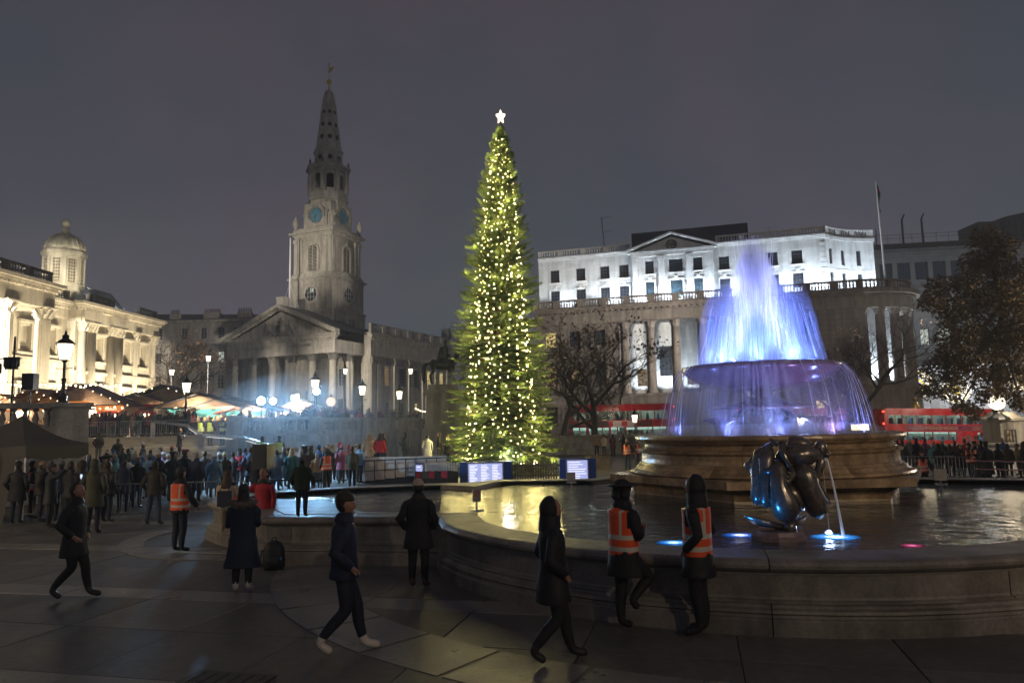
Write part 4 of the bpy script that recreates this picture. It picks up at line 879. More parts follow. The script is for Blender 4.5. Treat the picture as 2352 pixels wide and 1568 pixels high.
for i, (a, b_, c, d) in enumerate(opG): window(EM, (a+b_)/2, c, b_-a, d-c, .1, 3, 4, frame_d, {6: lit_y, 8: lit_y, 1: lit_dim}.get(i, glass))
mb = MB(); opI = [(x-.7, x+.7, 7.0, 9.2) for x in (12.2, 18.4)]+[(14.4, 16.0, 8.2, 12.0)]; wall(mb, 9.6, 21.4, 5.9, 15.0, 3.0, opI, .3); mb.quad((9.6, 0, 5.95), (21.4, 0, 5.95), (21.4, 3, 5.95), (9.6, 3, 5.95)); mb.build('loggia_wall', white_st, EM)
for i, (a, b_, c, d) in enumerate(opI): window(EM, (a+b_)/2, c, b_-a, d-c, 3.15, 3, 5, frame_d, lit_dim if i < 2 else glass, arch=(i == 2))
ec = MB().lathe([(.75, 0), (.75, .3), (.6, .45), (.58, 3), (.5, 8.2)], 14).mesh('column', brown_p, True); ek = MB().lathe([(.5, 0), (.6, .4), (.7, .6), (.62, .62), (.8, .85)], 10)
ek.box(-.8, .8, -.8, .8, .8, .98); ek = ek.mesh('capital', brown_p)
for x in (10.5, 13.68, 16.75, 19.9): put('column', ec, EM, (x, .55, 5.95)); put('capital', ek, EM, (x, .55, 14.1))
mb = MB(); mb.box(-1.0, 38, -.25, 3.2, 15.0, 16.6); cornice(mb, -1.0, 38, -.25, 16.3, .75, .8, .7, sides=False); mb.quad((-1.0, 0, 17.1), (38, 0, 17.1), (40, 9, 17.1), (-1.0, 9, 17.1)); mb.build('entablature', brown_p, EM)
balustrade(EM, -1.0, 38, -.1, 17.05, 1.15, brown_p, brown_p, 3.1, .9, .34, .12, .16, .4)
# rounded corner bastion with columns
RC = (38.0, 6.0)
mb = MB()
def ringseg(mb, r0, r1, z0, z1, a0=-95, a1=15, n=20, mi=0):
    for i in range(n):
        a, b_ = radians(a0+(a1-a0)*i/n), radians(a0+(a1-a0)*(i+1)/n)
        mb.prism([(RC[0]+r0*cos(a), RC[1]+r0*sin(a)), (RC[0]+r1*cos(a), RC[1]+r1*sin(a)), (RC[0]+r1*cos(b_), RC[1]+r1*sin(b_)), (RC[0]+r0*cos(b_), RC[1]+r0*sin(b_))], z0, z1, mi)
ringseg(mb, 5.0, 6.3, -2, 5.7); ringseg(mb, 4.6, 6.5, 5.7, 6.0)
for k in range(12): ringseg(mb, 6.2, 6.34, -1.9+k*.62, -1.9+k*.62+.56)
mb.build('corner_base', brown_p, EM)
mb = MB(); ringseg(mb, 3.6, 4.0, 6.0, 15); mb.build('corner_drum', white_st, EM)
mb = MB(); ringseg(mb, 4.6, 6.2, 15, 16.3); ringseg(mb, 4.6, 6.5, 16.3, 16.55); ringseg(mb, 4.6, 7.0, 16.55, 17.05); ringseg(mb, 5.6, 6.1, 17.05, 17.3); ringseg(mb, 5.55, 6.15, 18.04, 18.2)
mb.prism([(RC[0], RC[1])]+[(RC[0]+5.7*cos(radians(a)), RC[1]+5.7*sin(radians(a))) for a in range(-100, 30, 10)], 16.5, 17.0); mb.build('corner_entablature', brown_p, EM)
for a in (-92, -72, -52, -32, -12, 8):
    p = (RC[0]+5.45*cos(radians(a)), RC[1]+5.45*sin(radians(a))); put('column', ec, EM, (*p, 5.95)); put('capital', ek, EM, (*p, 14.1), radians(a))
for i in range(26):
    a = -94+4.2*i
    if i % 9 in (0, 8): MB().box(-.2, .2, -.2, .2, 17.3, 18.04).build('rail_pier', brown_p, EM, (RC[0]+5.85*cos(radians(a)), RC[1]+5.85*sin(radians(a)), 0), radians(a))
    else: put('baluster', baluster_mesh(.74, .12, brown_p), EM, (RC[0]+5.85*cos(radians(a)), RC[1]+5.85*sin(radians(a)), 17.3))
M_EM = Matrix.Translation((4, 95, 0)) @ Matrix.Rotation(radians(-17.4), 4, 'Z')
def em(u, v, z): return tuple(M_EM @ Vector((u, v, z)))
fp = thing('flagpole', 'tall white flagpole with a limp dark flag on the rounded corner of the building', 'flagpole', em(41, 3.2, 17.1))
MB().tube([(0, 0, 0), (-.25, 0, 13.3)], [.14, .07], 7).build('pole', mat('pole_white', (.6, .6, .62), .5), fp)
MB().box(-.35, .35, -.35, .35, 0, 1.4).build('base', white_p, fp)
mb = MB()
for i in range(8):
    z0, z1 = 12.9-i*.42, 12.9-(i+1)*.42; w0, w1 = .1+.32*sin(i*.5+.4)**2, .1+.32*sin((i+1)*.5+.4)**2
    mb.quad((-.2, -.03, z0), (-.2+w0, .12*sin(i), z0), (-.2+w1, .12*sin(i+1), z1), (-.2, -.03, z1), i % 3)
mb.build('flag', [mat('flag_green', (.01, .10, .05), .8), mat('flag_red', (.22, .02, .02), .8), mat('flag_blue', (.02, .02, .08), .8)], fp)

# ================================================================== modern office, cylinder tower and wrapped building at the right
OB = thing('office_building', 'modern grey stone office block with bay windows, partly lit, behind the leafy tree', 'building', (60.5, 128, 0), radians(-8))
conc = mat('office_stone', (.30, .32, .34), .8, var=.15, vs=.4, joint=(2, 1.2, .03), jcol=.7)
opO = []
for r, (z, h_) in enumerate(((26.0, 4.0), (20.5, 3.6), (14.6, 3.6), (9.4, 3.4), (4.2, 3.2))):
    for c_ in range(9):
        x = 1.2+c_*2.9; w = 2.1 if r < 2 else (1.5 if c_ % 2 else 2.2); opO.append((x, x+w, z, z+h_*.78, r, c_))
mb = MB(); wall(mb, -6, 30, -2, 31.6, 0, [o[:4] for o in opO], .6); mb.quad((-6, 0, -2), (-6, 14, -2), (-6, 14, 31.6), (-6, 0, 31.6)); mb.box(-6.5, 30.5, -.4, 1, 30.6, 31.0); mb.box(-6.5, 30.5, -.6, .02, 24.0, 24.6); mb.build('facade_wall', conc, OB)
for a, b_, c, d, r, cc in opO:
    pm = lit_w if (r == 2 and cc in (2, 3, 4, 5)) or (r == 3 and cc in (1,)) else (glass_b)
    window(OB, (a+b_)/2, c, b_-a, d-c, .4, 2 if b_-a < 1.7 else 3, 1, frame_d, pm)
mb = MB(); mb.box(-4, 28, 1, 12, 31.6, 32.8); mb.box(0, 30, .5, .56, 34.2, 34.26); mb.box(0, 30, .5, .56, 33.6, 33.65)
for i in range(16): mb.box(i*2, i*2+.05, .5, .56, 32.6, 34.2)
for x in (9.5, 12.8): mb.tube([(x, 3, 31), (x, 3, 37.5), (x+.5, 3, 38.5)], [.2, .18, .12], 6)
mb.tube([(5, 3, 31), (5, 3, 36)], .08, 4); mb.tube([(3.5, 3, 34.6), (6, 3, 35.2)], .05, 3); mb.build('roof_plant', slate, OB)
CT = thing('round_tower', 'dark ribbed cylindrical tower block top at the right edge', 'building', (109, 152, 0))
mb = MB(); mb.lathe([(7, 0), (7, 43), (6.6, 43.2), (0, 43.4)], 40)
for i in range(40): a = 2*pi*i/40; mb.box(7*cos(a)-.15, 7*cos(a)+.15, 7*sin(a)-.15, 7*sin(a)+.15, 30, 42.8)
mb.build('shaft', mat('tower_dark', (.11, .13, .15), .6, var=.2), CT); MB().box(-12.5, -8, -3, 4, 20, 42).build('stair_core', mat('tower_brown', (.10, .09, .08), .8), CT)
WB = thing('wrapped_building', 'building wrapped in pale sheeting behind the red bus at the right', 'building', (55, 112, 0), radians(-12))
sheet = mat('white_sheeting', (.42, .40, .40), .75, var=.15, vs=.5, bump=.5, bs=1.2)
mb = MB(); N_ = 30
for i in range(N_):
    x0, x1 = i*1.2, (i+1)*1.2
    for j in range(6): z0, z1 = -2+j*2.0, -2+(j+1)*2.0; f_ = lambda x, z: .18*sin(x*1.9+z*.3)+.12*sin(x*.7+z); mb.quad((x0, f_(x0, z0), z0), (x1, f_(x1, z0), z0), (x1, f_(x1, z1), z1), (x0, f_(x0, z1), z1))
mb.build('sheeting', sheet, WB, smooth=True); MB().box(0, 36, .4, 10, -2, 9.7).build('wall', stucco, WB)
for i in range(12): MB().tube([(i*3, -.5, -2), (i*3, -.5, 10.4)], .05, 5).build('scaffold_pole', steel, WB)
# hanging light roundels
rn_e = emit('roundel_light', (1, .85, .55), 2.2); rn_y = emit('roundel_yellow', (1, .75, .12), 1.6); rn_b = emit('roundel_blue', (.10, .22, 1), 2.2)
def roundel(px, py, Y, r, label):
    c = ray(px, py); c = Vector((0, 0, H))+c*(Y/c.y); t = thing('light_roundel', label, 'light decoration', tuple(c), radians(-12), 'round christmas lights hung over the street')
    mb = MB()
    for R_ in (1.0, .86): mb.tube([(r*R_*cos(2*pi*i/30), 0, r*R_*sin(2*pi*i/30)) for i in range(31)], .055, 5)
    mb.build('rim', rn_e, t); mb = MB()
    for i in range(16): a = 2*pi*i/16; mb.tube([(r*.3*cos(a), 0, r*.3*sin(a)), (r*.84*cos(a+.12), 0, r*.84*sin(a+.12))], .035, 4)
    for i in range(24): a = 2*pi*i/24; mb.ball((r*.68*cos(a), 0, r*.68*sin(a)), .09, 5, 4)
    mb.build('spokes', rn_e, t)
    mb = MB()
    for i in range(6): a = 2*pi*i/6; mb.ball((r*.25*cos(a), 0, r*.25*sin(a)), (r*.13, .1, r*.13), 6, 4)
    mb.build('petals', rn_y, t); MB().ball((0, -.1, 0), (r*.16, .1, r*.16), 8, 6).build('boss', rn_b, t); MB().tube([(0, 0, r), (0, 0, r+9)], .025, 3).build('cable', iron, t)
    lamp('POINT', tuple(c+Vector((0, -1.2, 0))), 900, (1, .84, .55), .5, name='roundel_glow')
lamp('POINT', (66, 104, 9), 4500, (.8, .9, 1), .5, name='fill_glow')  # added light to lift the grey office front
roundel(2110, 882, 96, 1.7, 'glowing round ornament half hidden by the corner of the dark columned building')
roundel(2197, 896, 96, 1.65, 'glowing round ornament with yellow flowers behind the leaves above the bus')
roundel(2335, 868, 96, 1.5, 'glowing round ornament with blue centre behind the leaves by the right edge')
# ================================================================== upper terrace, walls, steps
ZT = 2.2
ter = MB()
ter.prism([(-16.3, 28.4), (-27.6, 47.9), (-29.5, 49.2), (-18.6, 49.2), (-18.2, 48.2), (-12.6, 47.4), (-8.3, 64), (-8, 90), (-60, 110), (-70, 60), (-22.5, 22.2)], -.02, ZT)
tag(ter.build('upper_terrace', mat('terrace_paving', (.22, .21, .19), .6, var=.25, vs=1, joint=(1.2, 1.2, .02))), kind='structure')
tw = mat('terrace_wall_stone', (.36, .35, .325), .8, var=.25, vs=.9, bump=.3, bs=12, stain=.3)
def block_wall(name, label, p0, p1, zt, tilt=0, first_h=0, bal=True, piers=(), zb=0.0, course=.46, bw=1.45):
    """dressed stone wall from p0 to p1: single blocks, then a balustrade on top"""
    p0, p1 = Vector(p0), Vector(p1); L_ = (p1-p0).length; a = atan2((p1-p0).y, (p1-p0).x); t = thing(name, label, 'wall', (p0.x, p0.y, 0), a); t.rotation_euler = (0, -0.0, a)
    top = zt-(1.15 if bal else .16); n = max(1, round((top-zb)/course)); ch = (top-zb)/n; nb = max(1, round(L_/bw)); w = L_/nb
    MB().box(.02, L_-.02, .05, .6, zb, top-.01).build('mortar_bed', mortar, t)
    bm = MB(); e_ = .012; bm.box(e_/2, w-e_/2, 0, .3, e_/2, ch-e_/2); full = bm.mesh('stone', tw); hb = MB(); hb.box(e_/2, w/2-e_/2, 0, .3, e_/2, ch-e_/2); half = hb.mesh('stone', tw)
    for r in range(n):
        pr = -.10 if r == 0 else (-.05 if r == 1 else 0)
        if r % 2 == 0:
            for i in range(nb): put('stone', full, t, (i*w, pr+random.uniform(0, .006), zb+r*ch))
        else:
            put('stone', half, t, (0, pr, zb+r*ch)); put('stone', half, t, (L_-w/2, pr, zb+r*ch))
            for i in range(nb-1): put('stone', full, t, (i*w+w/2, pr+random.uniform(0, .006), zb+r*ch))
    if bal:
        MB().box(-.02, L_+.02, -.12, .5, top, top+.1).build('string_course', tw, t)
        balustrade(t, 0, L_, .15, top+.1, 1.05, tw, tw, bay=3.1, pier=.85, sp=.31, r=.12, rail=.2, th=.4)
    else: MB().box(-.05, L_+.05, -.12, .6, top, zt).build('coping', tw, t)
    for x in piers: MB().box(x-.45, x+.45, -.32, -.02, zb, zt-.02).build('pier', tw, t)
    return t
w1 = block_wall('terrace_wall', 'pale stone terrace wall with balustrade and a lamp, left behind the black tent', (-23.4, 21.2), (-16.55, 28.1), 3.65)
MB().box(6.9+2.0, 9.72+.35, -.35, .6, 0, 3.5).build('pier', tw, w1)
MB().box(8.8, 10.2, -.45, .7, 3.5, 3.66).build('pier_cap', tw, w1)
w2 = block_wall('terrace_wall', 'sunlit looking floodlit stone wall with balustrade right of the broad steps'.replace('sunlit looking ', ''), (-18.3, 47.75), (-12.35, 46.9), 3.3)
MB().box(-.1, 1.0, -.1, .6, .9, 3.45).build('end_pier', tw, w2)
w3 = block_wall('terrace_wall', 'shaded bluish stone wall with balustrade running back towards the bronze horseman', (-12.3, 46.95), (-7.35, 66.5), 3.22, piers=(6.2, 13.0))
w4 = block_wall('retaining_wall', 'long low plain stone wall below the buses, behind the tree', (-2, 60.5), (24, 59.6), 1.55, bal=False, bw=2.2, course=.4)
w5 = block_wall('retaining_wall', 'end stretch of plain stone wall behind the queue at the right', (25.5, 57.6), (46, 55.5), .35, bal=False, bw=2.2, course=.4, zb=-1.4)
# steps
stp = thing('broad_steps', 'broad flight of pale stone steps up to the market terrace', 'steps', (-23.2, 42.3, 0))
stn = mat('step_stone', (.40, .37, .32), .6, var=.25, vs=1.2, bump=.2, bs=20)
for i in range(14):
    z1 = .157*(i+1); y = i*.36+(1.9 if i >= 10 else 0)
    nseg = 5
    for k in range(nseg):
        x0 = -5.2+10.4*k/nseg; MB().box(x0+.004, x0+10.4/nseg-.004, y, y+.40+(1.9 if i == 9 else 0)+(1.2 if i == 13 else 0), z1-.157 if i else -.05, z1).build('step', stn, stp)
stp2 = MB().extr([(-9.0, 0), (-4.7, 0), (-4.7, .3), (-6.5, 2.2), (-9, 2.2)], 0, .5)
hr = thing('handrail', 'long bent steel handrail with lit underside coming down the steps', 'handrail', (0, 0, 0))
rp = [G(350, 1000, 0)]; pts = []
for px, py, Y in ((352, 968, 47.5), (430, 977, 46.5), (462, 998, 45.3), (560, 1006, 43.6), (600, 1017, 42.6), (640, 1030, 41.6)):
    d = ray(px, py); pts.append(Vector((0, 0, H))+d*(Y/d.y))
rail = MB().tube(pts, .09, 6).build('rail', steel, hr)
for i in (0, 2, 3, 5): zb_ = max(0, min(2.1, pts[i].z-1.0)); MB().box(pts[i].x-.14, pts[i].x+.14, pts[i].y-.05, pts[i].y+.05, zb_, pts[i].z-.05).build('post', steel, hr)
for i in (1, 2, 3): a_ = pts[i].lerp(pts[i+1], .15); b2 = pts[i].lerp(pts[i+1], .75); MB().tube([a_-Vector((0, .1, .1)), b2-Vector((0, .1, .1))], .016, 4).build('light_strip', emit('strip_white', (1, .95, .85), 1.0), hr)
lamp('SPOT', (-18.5, 44.5, 4.5), 500, (1, .86, .62), .3, (-20.5, 45, .8), 100, .6, 'step_light')

# ================================================================== street lamps
def lantern_parts(t, z, s, lit=True):
    mb = MB(); mb.lathe([(.20*s, z), (.30*s, z+.62*s)], 4, a0=pi/4, a1=2*pi+pi/4, cap=False); mb.build('glass', lantern_e, t)
    mb = MB()
    for i in range(4): a = pi/4+i*pi/2; mb.tube([(.2*s*cos(a), .2*s*sin(a), z), (.3*s*cos(a), .3*s*sin(a), z+.62*s)], .014*s, 4)
    mb.lathe([(.36*s, z+.62*s), (.34*s, z+.66*s), (.22*s, z+.78*s), (.13*s, z+.84*s), (.12*s, z+.92*s), (.14*s, z+.95*s), (.04*s, z+1.02*s), (.05*s, z+1.08*s), (0, z+1.2*s)], 12)
    mb.lathe([(.05*s, z-.14*s), (.08*s, z-.06*s), (.21*s, z)], 10); mb.build('lantern_frame', iron, t, smooth=False)
def street_lamp(label, loc, h, s=1.0, e=60, group='street lamps with lantern heads', foot=True):
    t = thing('street_lamp', label, 'street lamp', loc, 0, group); z = h-1.2*s
    mb = MB()
    mb.lathe([(.22*s, 0), (.22*s, .08*s), (.14*s, .12*s), (.16*s, .3*s), (.08*s, .42*s), (.075*s, z*.5), (.05*s, z*.55), (.055*s, z-.14*s)], 10)
    mb.lathe([(.09*s, z*.52), (.10*s, z*.55), (.06*s, z*.58)], 10); mb.build('post', iron, t)
    mb = MB()
    for sg in (-1, 1): mb.tube([(0, 0, z-.35*s), (sg*.3*s, 0, z-.33*s)], .015*s, 4); mb.ball((sg*.3*s, 0, z-.33*s), .03*s, 5, 4)
    mb.build('ladder_bar', iron, t); lantern_parts(t, z, s)
    lamp('POINT', (loc[0], loc[1]-.0, loc[2]+z+.3*s), e, (1, .8, .52), .16*s, name='lantern_light'); return t
tbase = lambda px, py, Y: (atY(px, Y, py), Y, 0)
def lamp_px(label, px, ybase, ytop, Y, zb, s, e=60):
    x = atY(px, Y, ytop); d = ray(px, ytop); zt = H+d.z*Y/d.y; return street_lamp(label, (x, Y, zb), zt-zb, s, e)
lamp_px('large black street lamp on the stone pier at the left, nearest and tallest in view', 152, 925, 757, 27.6, 3.62, .95, 90)
lamp_px('street lamp on the pier at the top of the broad steps', 429, 950, 860, 42.5, 2.2+1.0, .85, 60)
lamp_px('small far street lamp in front of the terraced building beside the lit tree', 395, 935, 838, 78, ZT, .9, 60)
lamp_px('tall far street lamp right of the small one, before the terraced building', 479, 940, 806, 84, ZT, 1.0, 80)
lamp_px('street lamp standing just above the starry white floodlight on the terrace corner', 724, 950, 852, 47.6, 3.3, 1.0, 60)
lamp_px('street lamp on the shaded wall, first to the right of the floodlights', 832, 955, 868, 60.5, 3.2, 1.15, 60)
lamp_px('street lamp on the shaded wall nearest to the bronze horseman', 917, 960, 882, 67.5, 3.1, 1.15, 60)
lamp_px('tall slim street lamp before the church portico corner', 793, 945, 836, 88, ZT, 1.0, 60)
lamp_px('tall slim street lamp before the church side wall', 943, 955, 836, 88, ZT, 1.0, 60)
lamp_px('street lamp in front of the left red bus', 1457, 1000, 937, 63, 0.0, 1.0, 50)
lamp_px('street lamp glowing through the falling water under the fountain bowl', 1838, 1000, 940, 60, -.5, 1.1, 50)
lamp_px('small street lamp in front of the portico between two floodlights', 653+30, 945, 895, 90, ZT, .8, 30)
gl = thing('globe_lamp', 'round globe lamp on the stone police box by the right bus', 'street lamp', (atY(2290, 60, 930), 60, 2.75))
MB().lathe([(.9, -.65), (.8, -.5), (.35, -.2), (.3, 0), (.35, .05)], 12).build('base', iron, gl); MB().ball((0, 0, .72), .62, 12, 8).build('globe', emit('globe_glow', (1, .84, .6), 3.2), gl, smooth=True)
mb = MB()
for i in range(8): a = pi*i/4; mb.tube([(.64*sin(t_)*cos(a), .64*sin(t_)*sin(a), .72+.64*cos(t_)) for t_ in [pi*j/8 for j in range(9)]], .018, 3)
mb.tube([(.65*cos(2*pi*i/16), .65*sin(2*pi*i/16), .72) for i in range(17)], .018, 3); mb.ball((0, 0, 1.42), .1, 6, 4); mb.build('cage', iron, gl)
lamp('POINT', (gl.location.x, 59.0, 3.5), 450, (1, .82, .56), .6, name='lantern_light')
g2 = thing('globe_lamp', 'small pale globe lamp right of the starry floodlight', 'street lamp', (atY(760, 64, 905), 64, ZT)); MB().tube([(0, 0, 0), (0, 0, 2.2)], .07, 6).build('post', iron, g2); MB().ball((0, 0, 2.6), .42, 10, 6).build('globe', emit('globe_dim', (1, .8, .62), 1.2), g2, smooth=True); MB().lathe([(.2, 3.0), (.05, 3.2), (0, 3.5)], 8).build('cap', iron, g2)
pb = thing('police_box', 'round stone lookout box with lit window under the globe lamp', 'stone kiosk', (atY(2312, 60.8, 1000), 61.2, -1.2))
MB().lathe([(1.55, 0), (1.5, .3), (1.42, .35), (1.42, 3.1), (1.6, 3.2), (1.62, 3.4), (1.2, 3.55), (.9, 3.9), (0, 3.95)], 20).build('drum', portland_p, pb)
window(pb, -.3, .7, .8, 1.8, -1.44, 3, 4, frame_d, lit_dim); MB().box(-1.1, -.85, -1.4, -1.2, .4, 3.0).build('pilaster', portland_p, pb)

# ================================================================== stage floodlights, speakers
fw = emit('floodlight_white', (.55, .84, 1), 30)
fl_m = fw
def floodlight(label, px, py, Y, w, h, e, heads=1, aim=(-4, 25, .5)):
    d = ray(px, py); c = Vector((0, 0, H))+d*(Y/d.y); t = thing('floodlight', label, 'floodlight', (c.x, c.y, ZT), 0, 'white floodlights on stands on the terrace'); hz = c.z-ZT
    mb = MB(); mb.tube([(0, .05, 0.3), (0, .05, hz+.1)], .03, 6)
    for a in (0, 2.1, 4.2): mb.tube([(0, .05, .6), (.5*cos(a), .05+.5*sin(a), 0)], .02, 4)
    mb.build('stand', iron, t); MB().box(-w/2-.04, w/2+.04, 0, .12, hz-h/2-.04, hz+h/2+.04).build('housing', iron, t); MB().extr([(w/2*cos(2*pi*i/12), hz+h/2*sin(2*pi*i/12)) for i in range(12)] if w == h else [(-w/2, hz-h/2), (w/2, hz-h/2), (w/2, hz+h/2), (-w/2, hz+h/2)], -.02, -.005).build('lens', fl_m, t)
    lamp('SPOT', (c.x, c.y-.1, c.z), e*.34, (.30, .62, 1), .18, aim, 62, .7, 'flood_beam'); return t
floodlight('left and largest of the pair of round white floodlights over the dark stall roof', 600, 920, 49.5, .56, .56, 9000, aim=(-11, 31, .5))
floodlight('right of the pair of white floodlights over the dark stall roof', 627, 921, 49.5, .46, .46, 8000, aim=(-8, 33, .5))
floodlight('square white floodlight on a pole beside the bright stall', 678, 914, 49.8, .5, .38, 7000, aim=(-15, 30, .5))
floodlight('starry bluish white floodlight low on the street lamp at the terrace corner', 727, 898, 47.3, .44, .44, 9000, aim=(-7, 35, .5))
spk_m = mat('speaker_black', (.015, .018, .022), .5, var=.2)
def speaker(label, x, y, z, zb, w=.62, h=1.0, rz=0, sub=False):
    t = thing('loudspeaker', label, 'loudspeaker', (x, y, zb), rz, 'black loudspeakers on stands'); b_ = z-zb
    MB().prism([(-w/2, -.28), (w/2, -.28), (w/2*.8, .3), (-w/2*.8, .3)], b_, b_+h).build('cabinet', spk_m, t); MB().box(-w/2+.04, w/2-.04, -.31, -.285, b_+.04, b_+h-.04).build('grille', mat('grille', (.03, .032, .035), .7, bump=.5, bs=200), t)
    mb = MB(); mb.tube([(0, 0, 0), (0, 0, b_)], .03 if not sub else .2, 6)
    for a in (.3, 2.4, 4.5): mb.tube([(0, 0, .6), (.5*cos(a), .5*sin(a), .0)], .018, 4)
    mb.build('stand', iron, t)
speaker('tall black loudspeaker on a stand in the crowd by the broad steps', atY(607, 25, 1050), 25, 1.22, 0, .55, .82, -.25)
speaker('black loudspeaker on a stand left of the ramp, in the blue light', atY(703, 33, 1040), 33, .98, 0, .5, .8, .5)
speaker('black loudspeaker on a pole before the lit stalls above the left wall', atY(70, 34, 885), 34, 3.65+.9, ZT, .5, .75, .1)
rg = thing('lighting_mast', 'dark stage light mast with clamped spotlights at the left edge', 'light mast', (atY(28, 30, 900), 30, ZT+.0))
mb = MB(); mb.tube([(0, 0, 0), (0, 0, 4.3)], .04, 6); mb.tube([(-1.2, 0, 3.4), (.3, 0, 3.4)], .03, 5); mb.build('pole', iron, rg)
for i, x in enumerate((-.15, -.6, .12)): MB().lathe([(.13, -.2), (.17, .2)], 8).box(-.18, .18, -.03, .03, -.1, .3).build('spotlight', iron, rg, (x, -.1, 3.15-.25*(i % 2)))

# ================================================================== christmas market stalls
wood_r = mat('stall_roof_red', (.16, .045, .03), .7, var=.3, vs=1.5, joint=(.45, .35, .03)); wood_o = mat('stall_wood', (.26, .17, .10), .6, var=.3, vs=3, bump=.3); wood_d = mat('stall_roof_dark', (.05, .045, .045), .7, var=.3, vs=1.5, joint=(.45, .35, .03)); awn = mat('red_awning', (.55, .015, .03), .6, var=.1); sign_o = emit('orange_sign', (1, .30, .05), .75); sign_t = emit('sign_letter', (1, .85, .6), 1.6); stall_in = litwin('stall_glow', (1, .80, .55), 4.5, 1.5); green_g = mat('garland', (.02, .05, .02), .8)
bulb_mesh = MB().ball((0, 0, 0), .038, 6, 4).mesh('bulb', bulb_w)
def stall(label, px, Y, w, roof, h0=2.3, hr=1.3, dep=3.0, sign=None, goods=True, glow=stall_in, energy=150, lights=True, rz=0.1):
    Y += 8.5 if Y < 51 else 4; w *= 1.2; h0 += .25
    t = thing('market_stall', label, 'market stall', (atY(px, Y), Y, ZT), rz, 'christmas market stalls on the terrace')
    mb = MB(); mb.box(-w/2, w/2, 0, .08, 0, 1.0); mb.box(-w/2, -w/2+.12, 0, dep, 0, h0); mb.box(w/2-.12, w/2, 0, dep, 0, h0); mb.box(-w/2, w/2, dep-.08, dep, 0, h0)
    mb.extr([(-w/2, h0), (w/2, h0), (0, h0+hr-.12)], .25, .33); mb.build('cabin', wood_o, t)
    MB().box(-w/2+.12, w/2-.12, dep-.2, dep-.1, 1.0, h0-.1).build('lit_interior', glow, t); MB().box(-w/2-.1, w/2+.1, -.35, .3, 1.0, 1.07).build('counter', wood_o, t)
    mb = MB()
    for s in (-1, 1):
        q = [(s*(w/2+.4), h0-.25), (0, h0+hr), (0, h0+hr+.12), (s*(w/2+.4), h0-.13)]; mb.extr(q if s < 0 else q[::-1], -.6, dep+.2)
    mb.build('roof', roof, t)
    if goods:
        mb = MB()
        for i in range(int(w*3)): x = -w/2+.3+i*.31; mb.ball((x, 1.3, 1.15+.1*(i % 3)), (.13, .1, .14+.05*(i % 2)), 6, 4)
        mb.build('goods', mat('goods_mixed', (.45, .25, .12), .6, var=.5, vs=9), t)
    if lights:
        for i in range(int(w*2.2)): s_ = (i+.5)/int(w*2.2); x = -w/2-.3+(w+.6)*s_; put('bulb', bulb_mesh, t, (x, -.66, h0-.28-.05*sin(i*2.0)), scale=(1.7, 1.7, 1.7))
        for s in (-1, 1):
            for i in range(6): u = i/6; put('bulb', bulb_mesh, t, (s*(w/2+.4)*(1-u), -.64, h0-.1+(hr+.1)*u))
    if sign:
        MB().extr([(-1.0, -.0), (1.0, 0), (1.12, .1), (1.12, .42), (1.0, .52), (-1.0, .52), (-1.12, .42), (-1.12, .1)], 0, .06).build('sign', sign_o, t, (0, -.7, h0-.28)); text(sign, .36, sign_t, t, (0, -.72, h0-.02), name='sign_lettering')
    lamp('POINT', (t.location.x, Y-.5, ZT+1.9), energy*3.5, (1, .82, .60), .25, name='stall_light'); return t
stall('small wooden market stall with peaked front at the far left edge', 8, 45, 2.6, wood_o, 2.0, .9, sign='Bratwurst', rz=.1)
stall('red roofed market stall left of the big street lamp with round bulbs', 75, 46, 4.2, wood_r, 2.1, 1.25, sign='Krakauer')
stall('large red roofed market stall right behind the big street lamp with orange signs', 178, 47, 5.6, wood_r, 2.2, 1.5, sign='Gourmet', energy=260)
stall('market stall with low red roof between the big red roofs and the red awning', 262, 50, 3.6, wood_r, 1.95, .8, sign='Kakao', energy=260)
st = stall('bright market stall with red awning edged with white bulbs', 315, 50.5, 5.2, wood_d, 2.2, .9, energy=320, lights=False)
mb = MB(); mb.quad((-2.6, -1.5, 1.75), (2.8, -1.5, 1.75), (2.2, .1, 2.55), (-2.6, .1, 2.55)); mb.build('awning', awn, st)
for i in range(20): put('bulb', bulb_mesh, st, (-2.6+i*.28, -1.52, 1.68), scale=(1.5, 1.5, 1.5))
stall('wooden market stall with dark roof outlined in strings of lights', 372, 56, 5.6, wood_d, 2.5, 1.25, energy=300)
stall('dark roofed market stall with lit counter behind the steps lamp', 452, 52, 5.4, wood_d, 1.9, .95, energy=150, lights=False, glow=litwin('stall_teal', (.3, .9, .7), 1.4, 1.5))
stall('dark roofed market stall beside the police officers', 520, 53, 5.0, wood_d, 1.75, .85, energy=120, lights=False, glow=litwin('stall_teal2', (.4, .9, .75), 1.3, 1.5))
stall('low red roofed market stall under the white floodlights', 590, 54, 4.6, wood_r, 1.55, .7, energy=100, lights=False)
stall('brightly lit white market stall behind the starry floodlight', 690, 56, 3.2, mat('canopy_white', (.7, .7, .68), .6), 1.7, .7, energy=500, lights=False, glow=emit('stall_white', (1, .93, .85), 3.0))
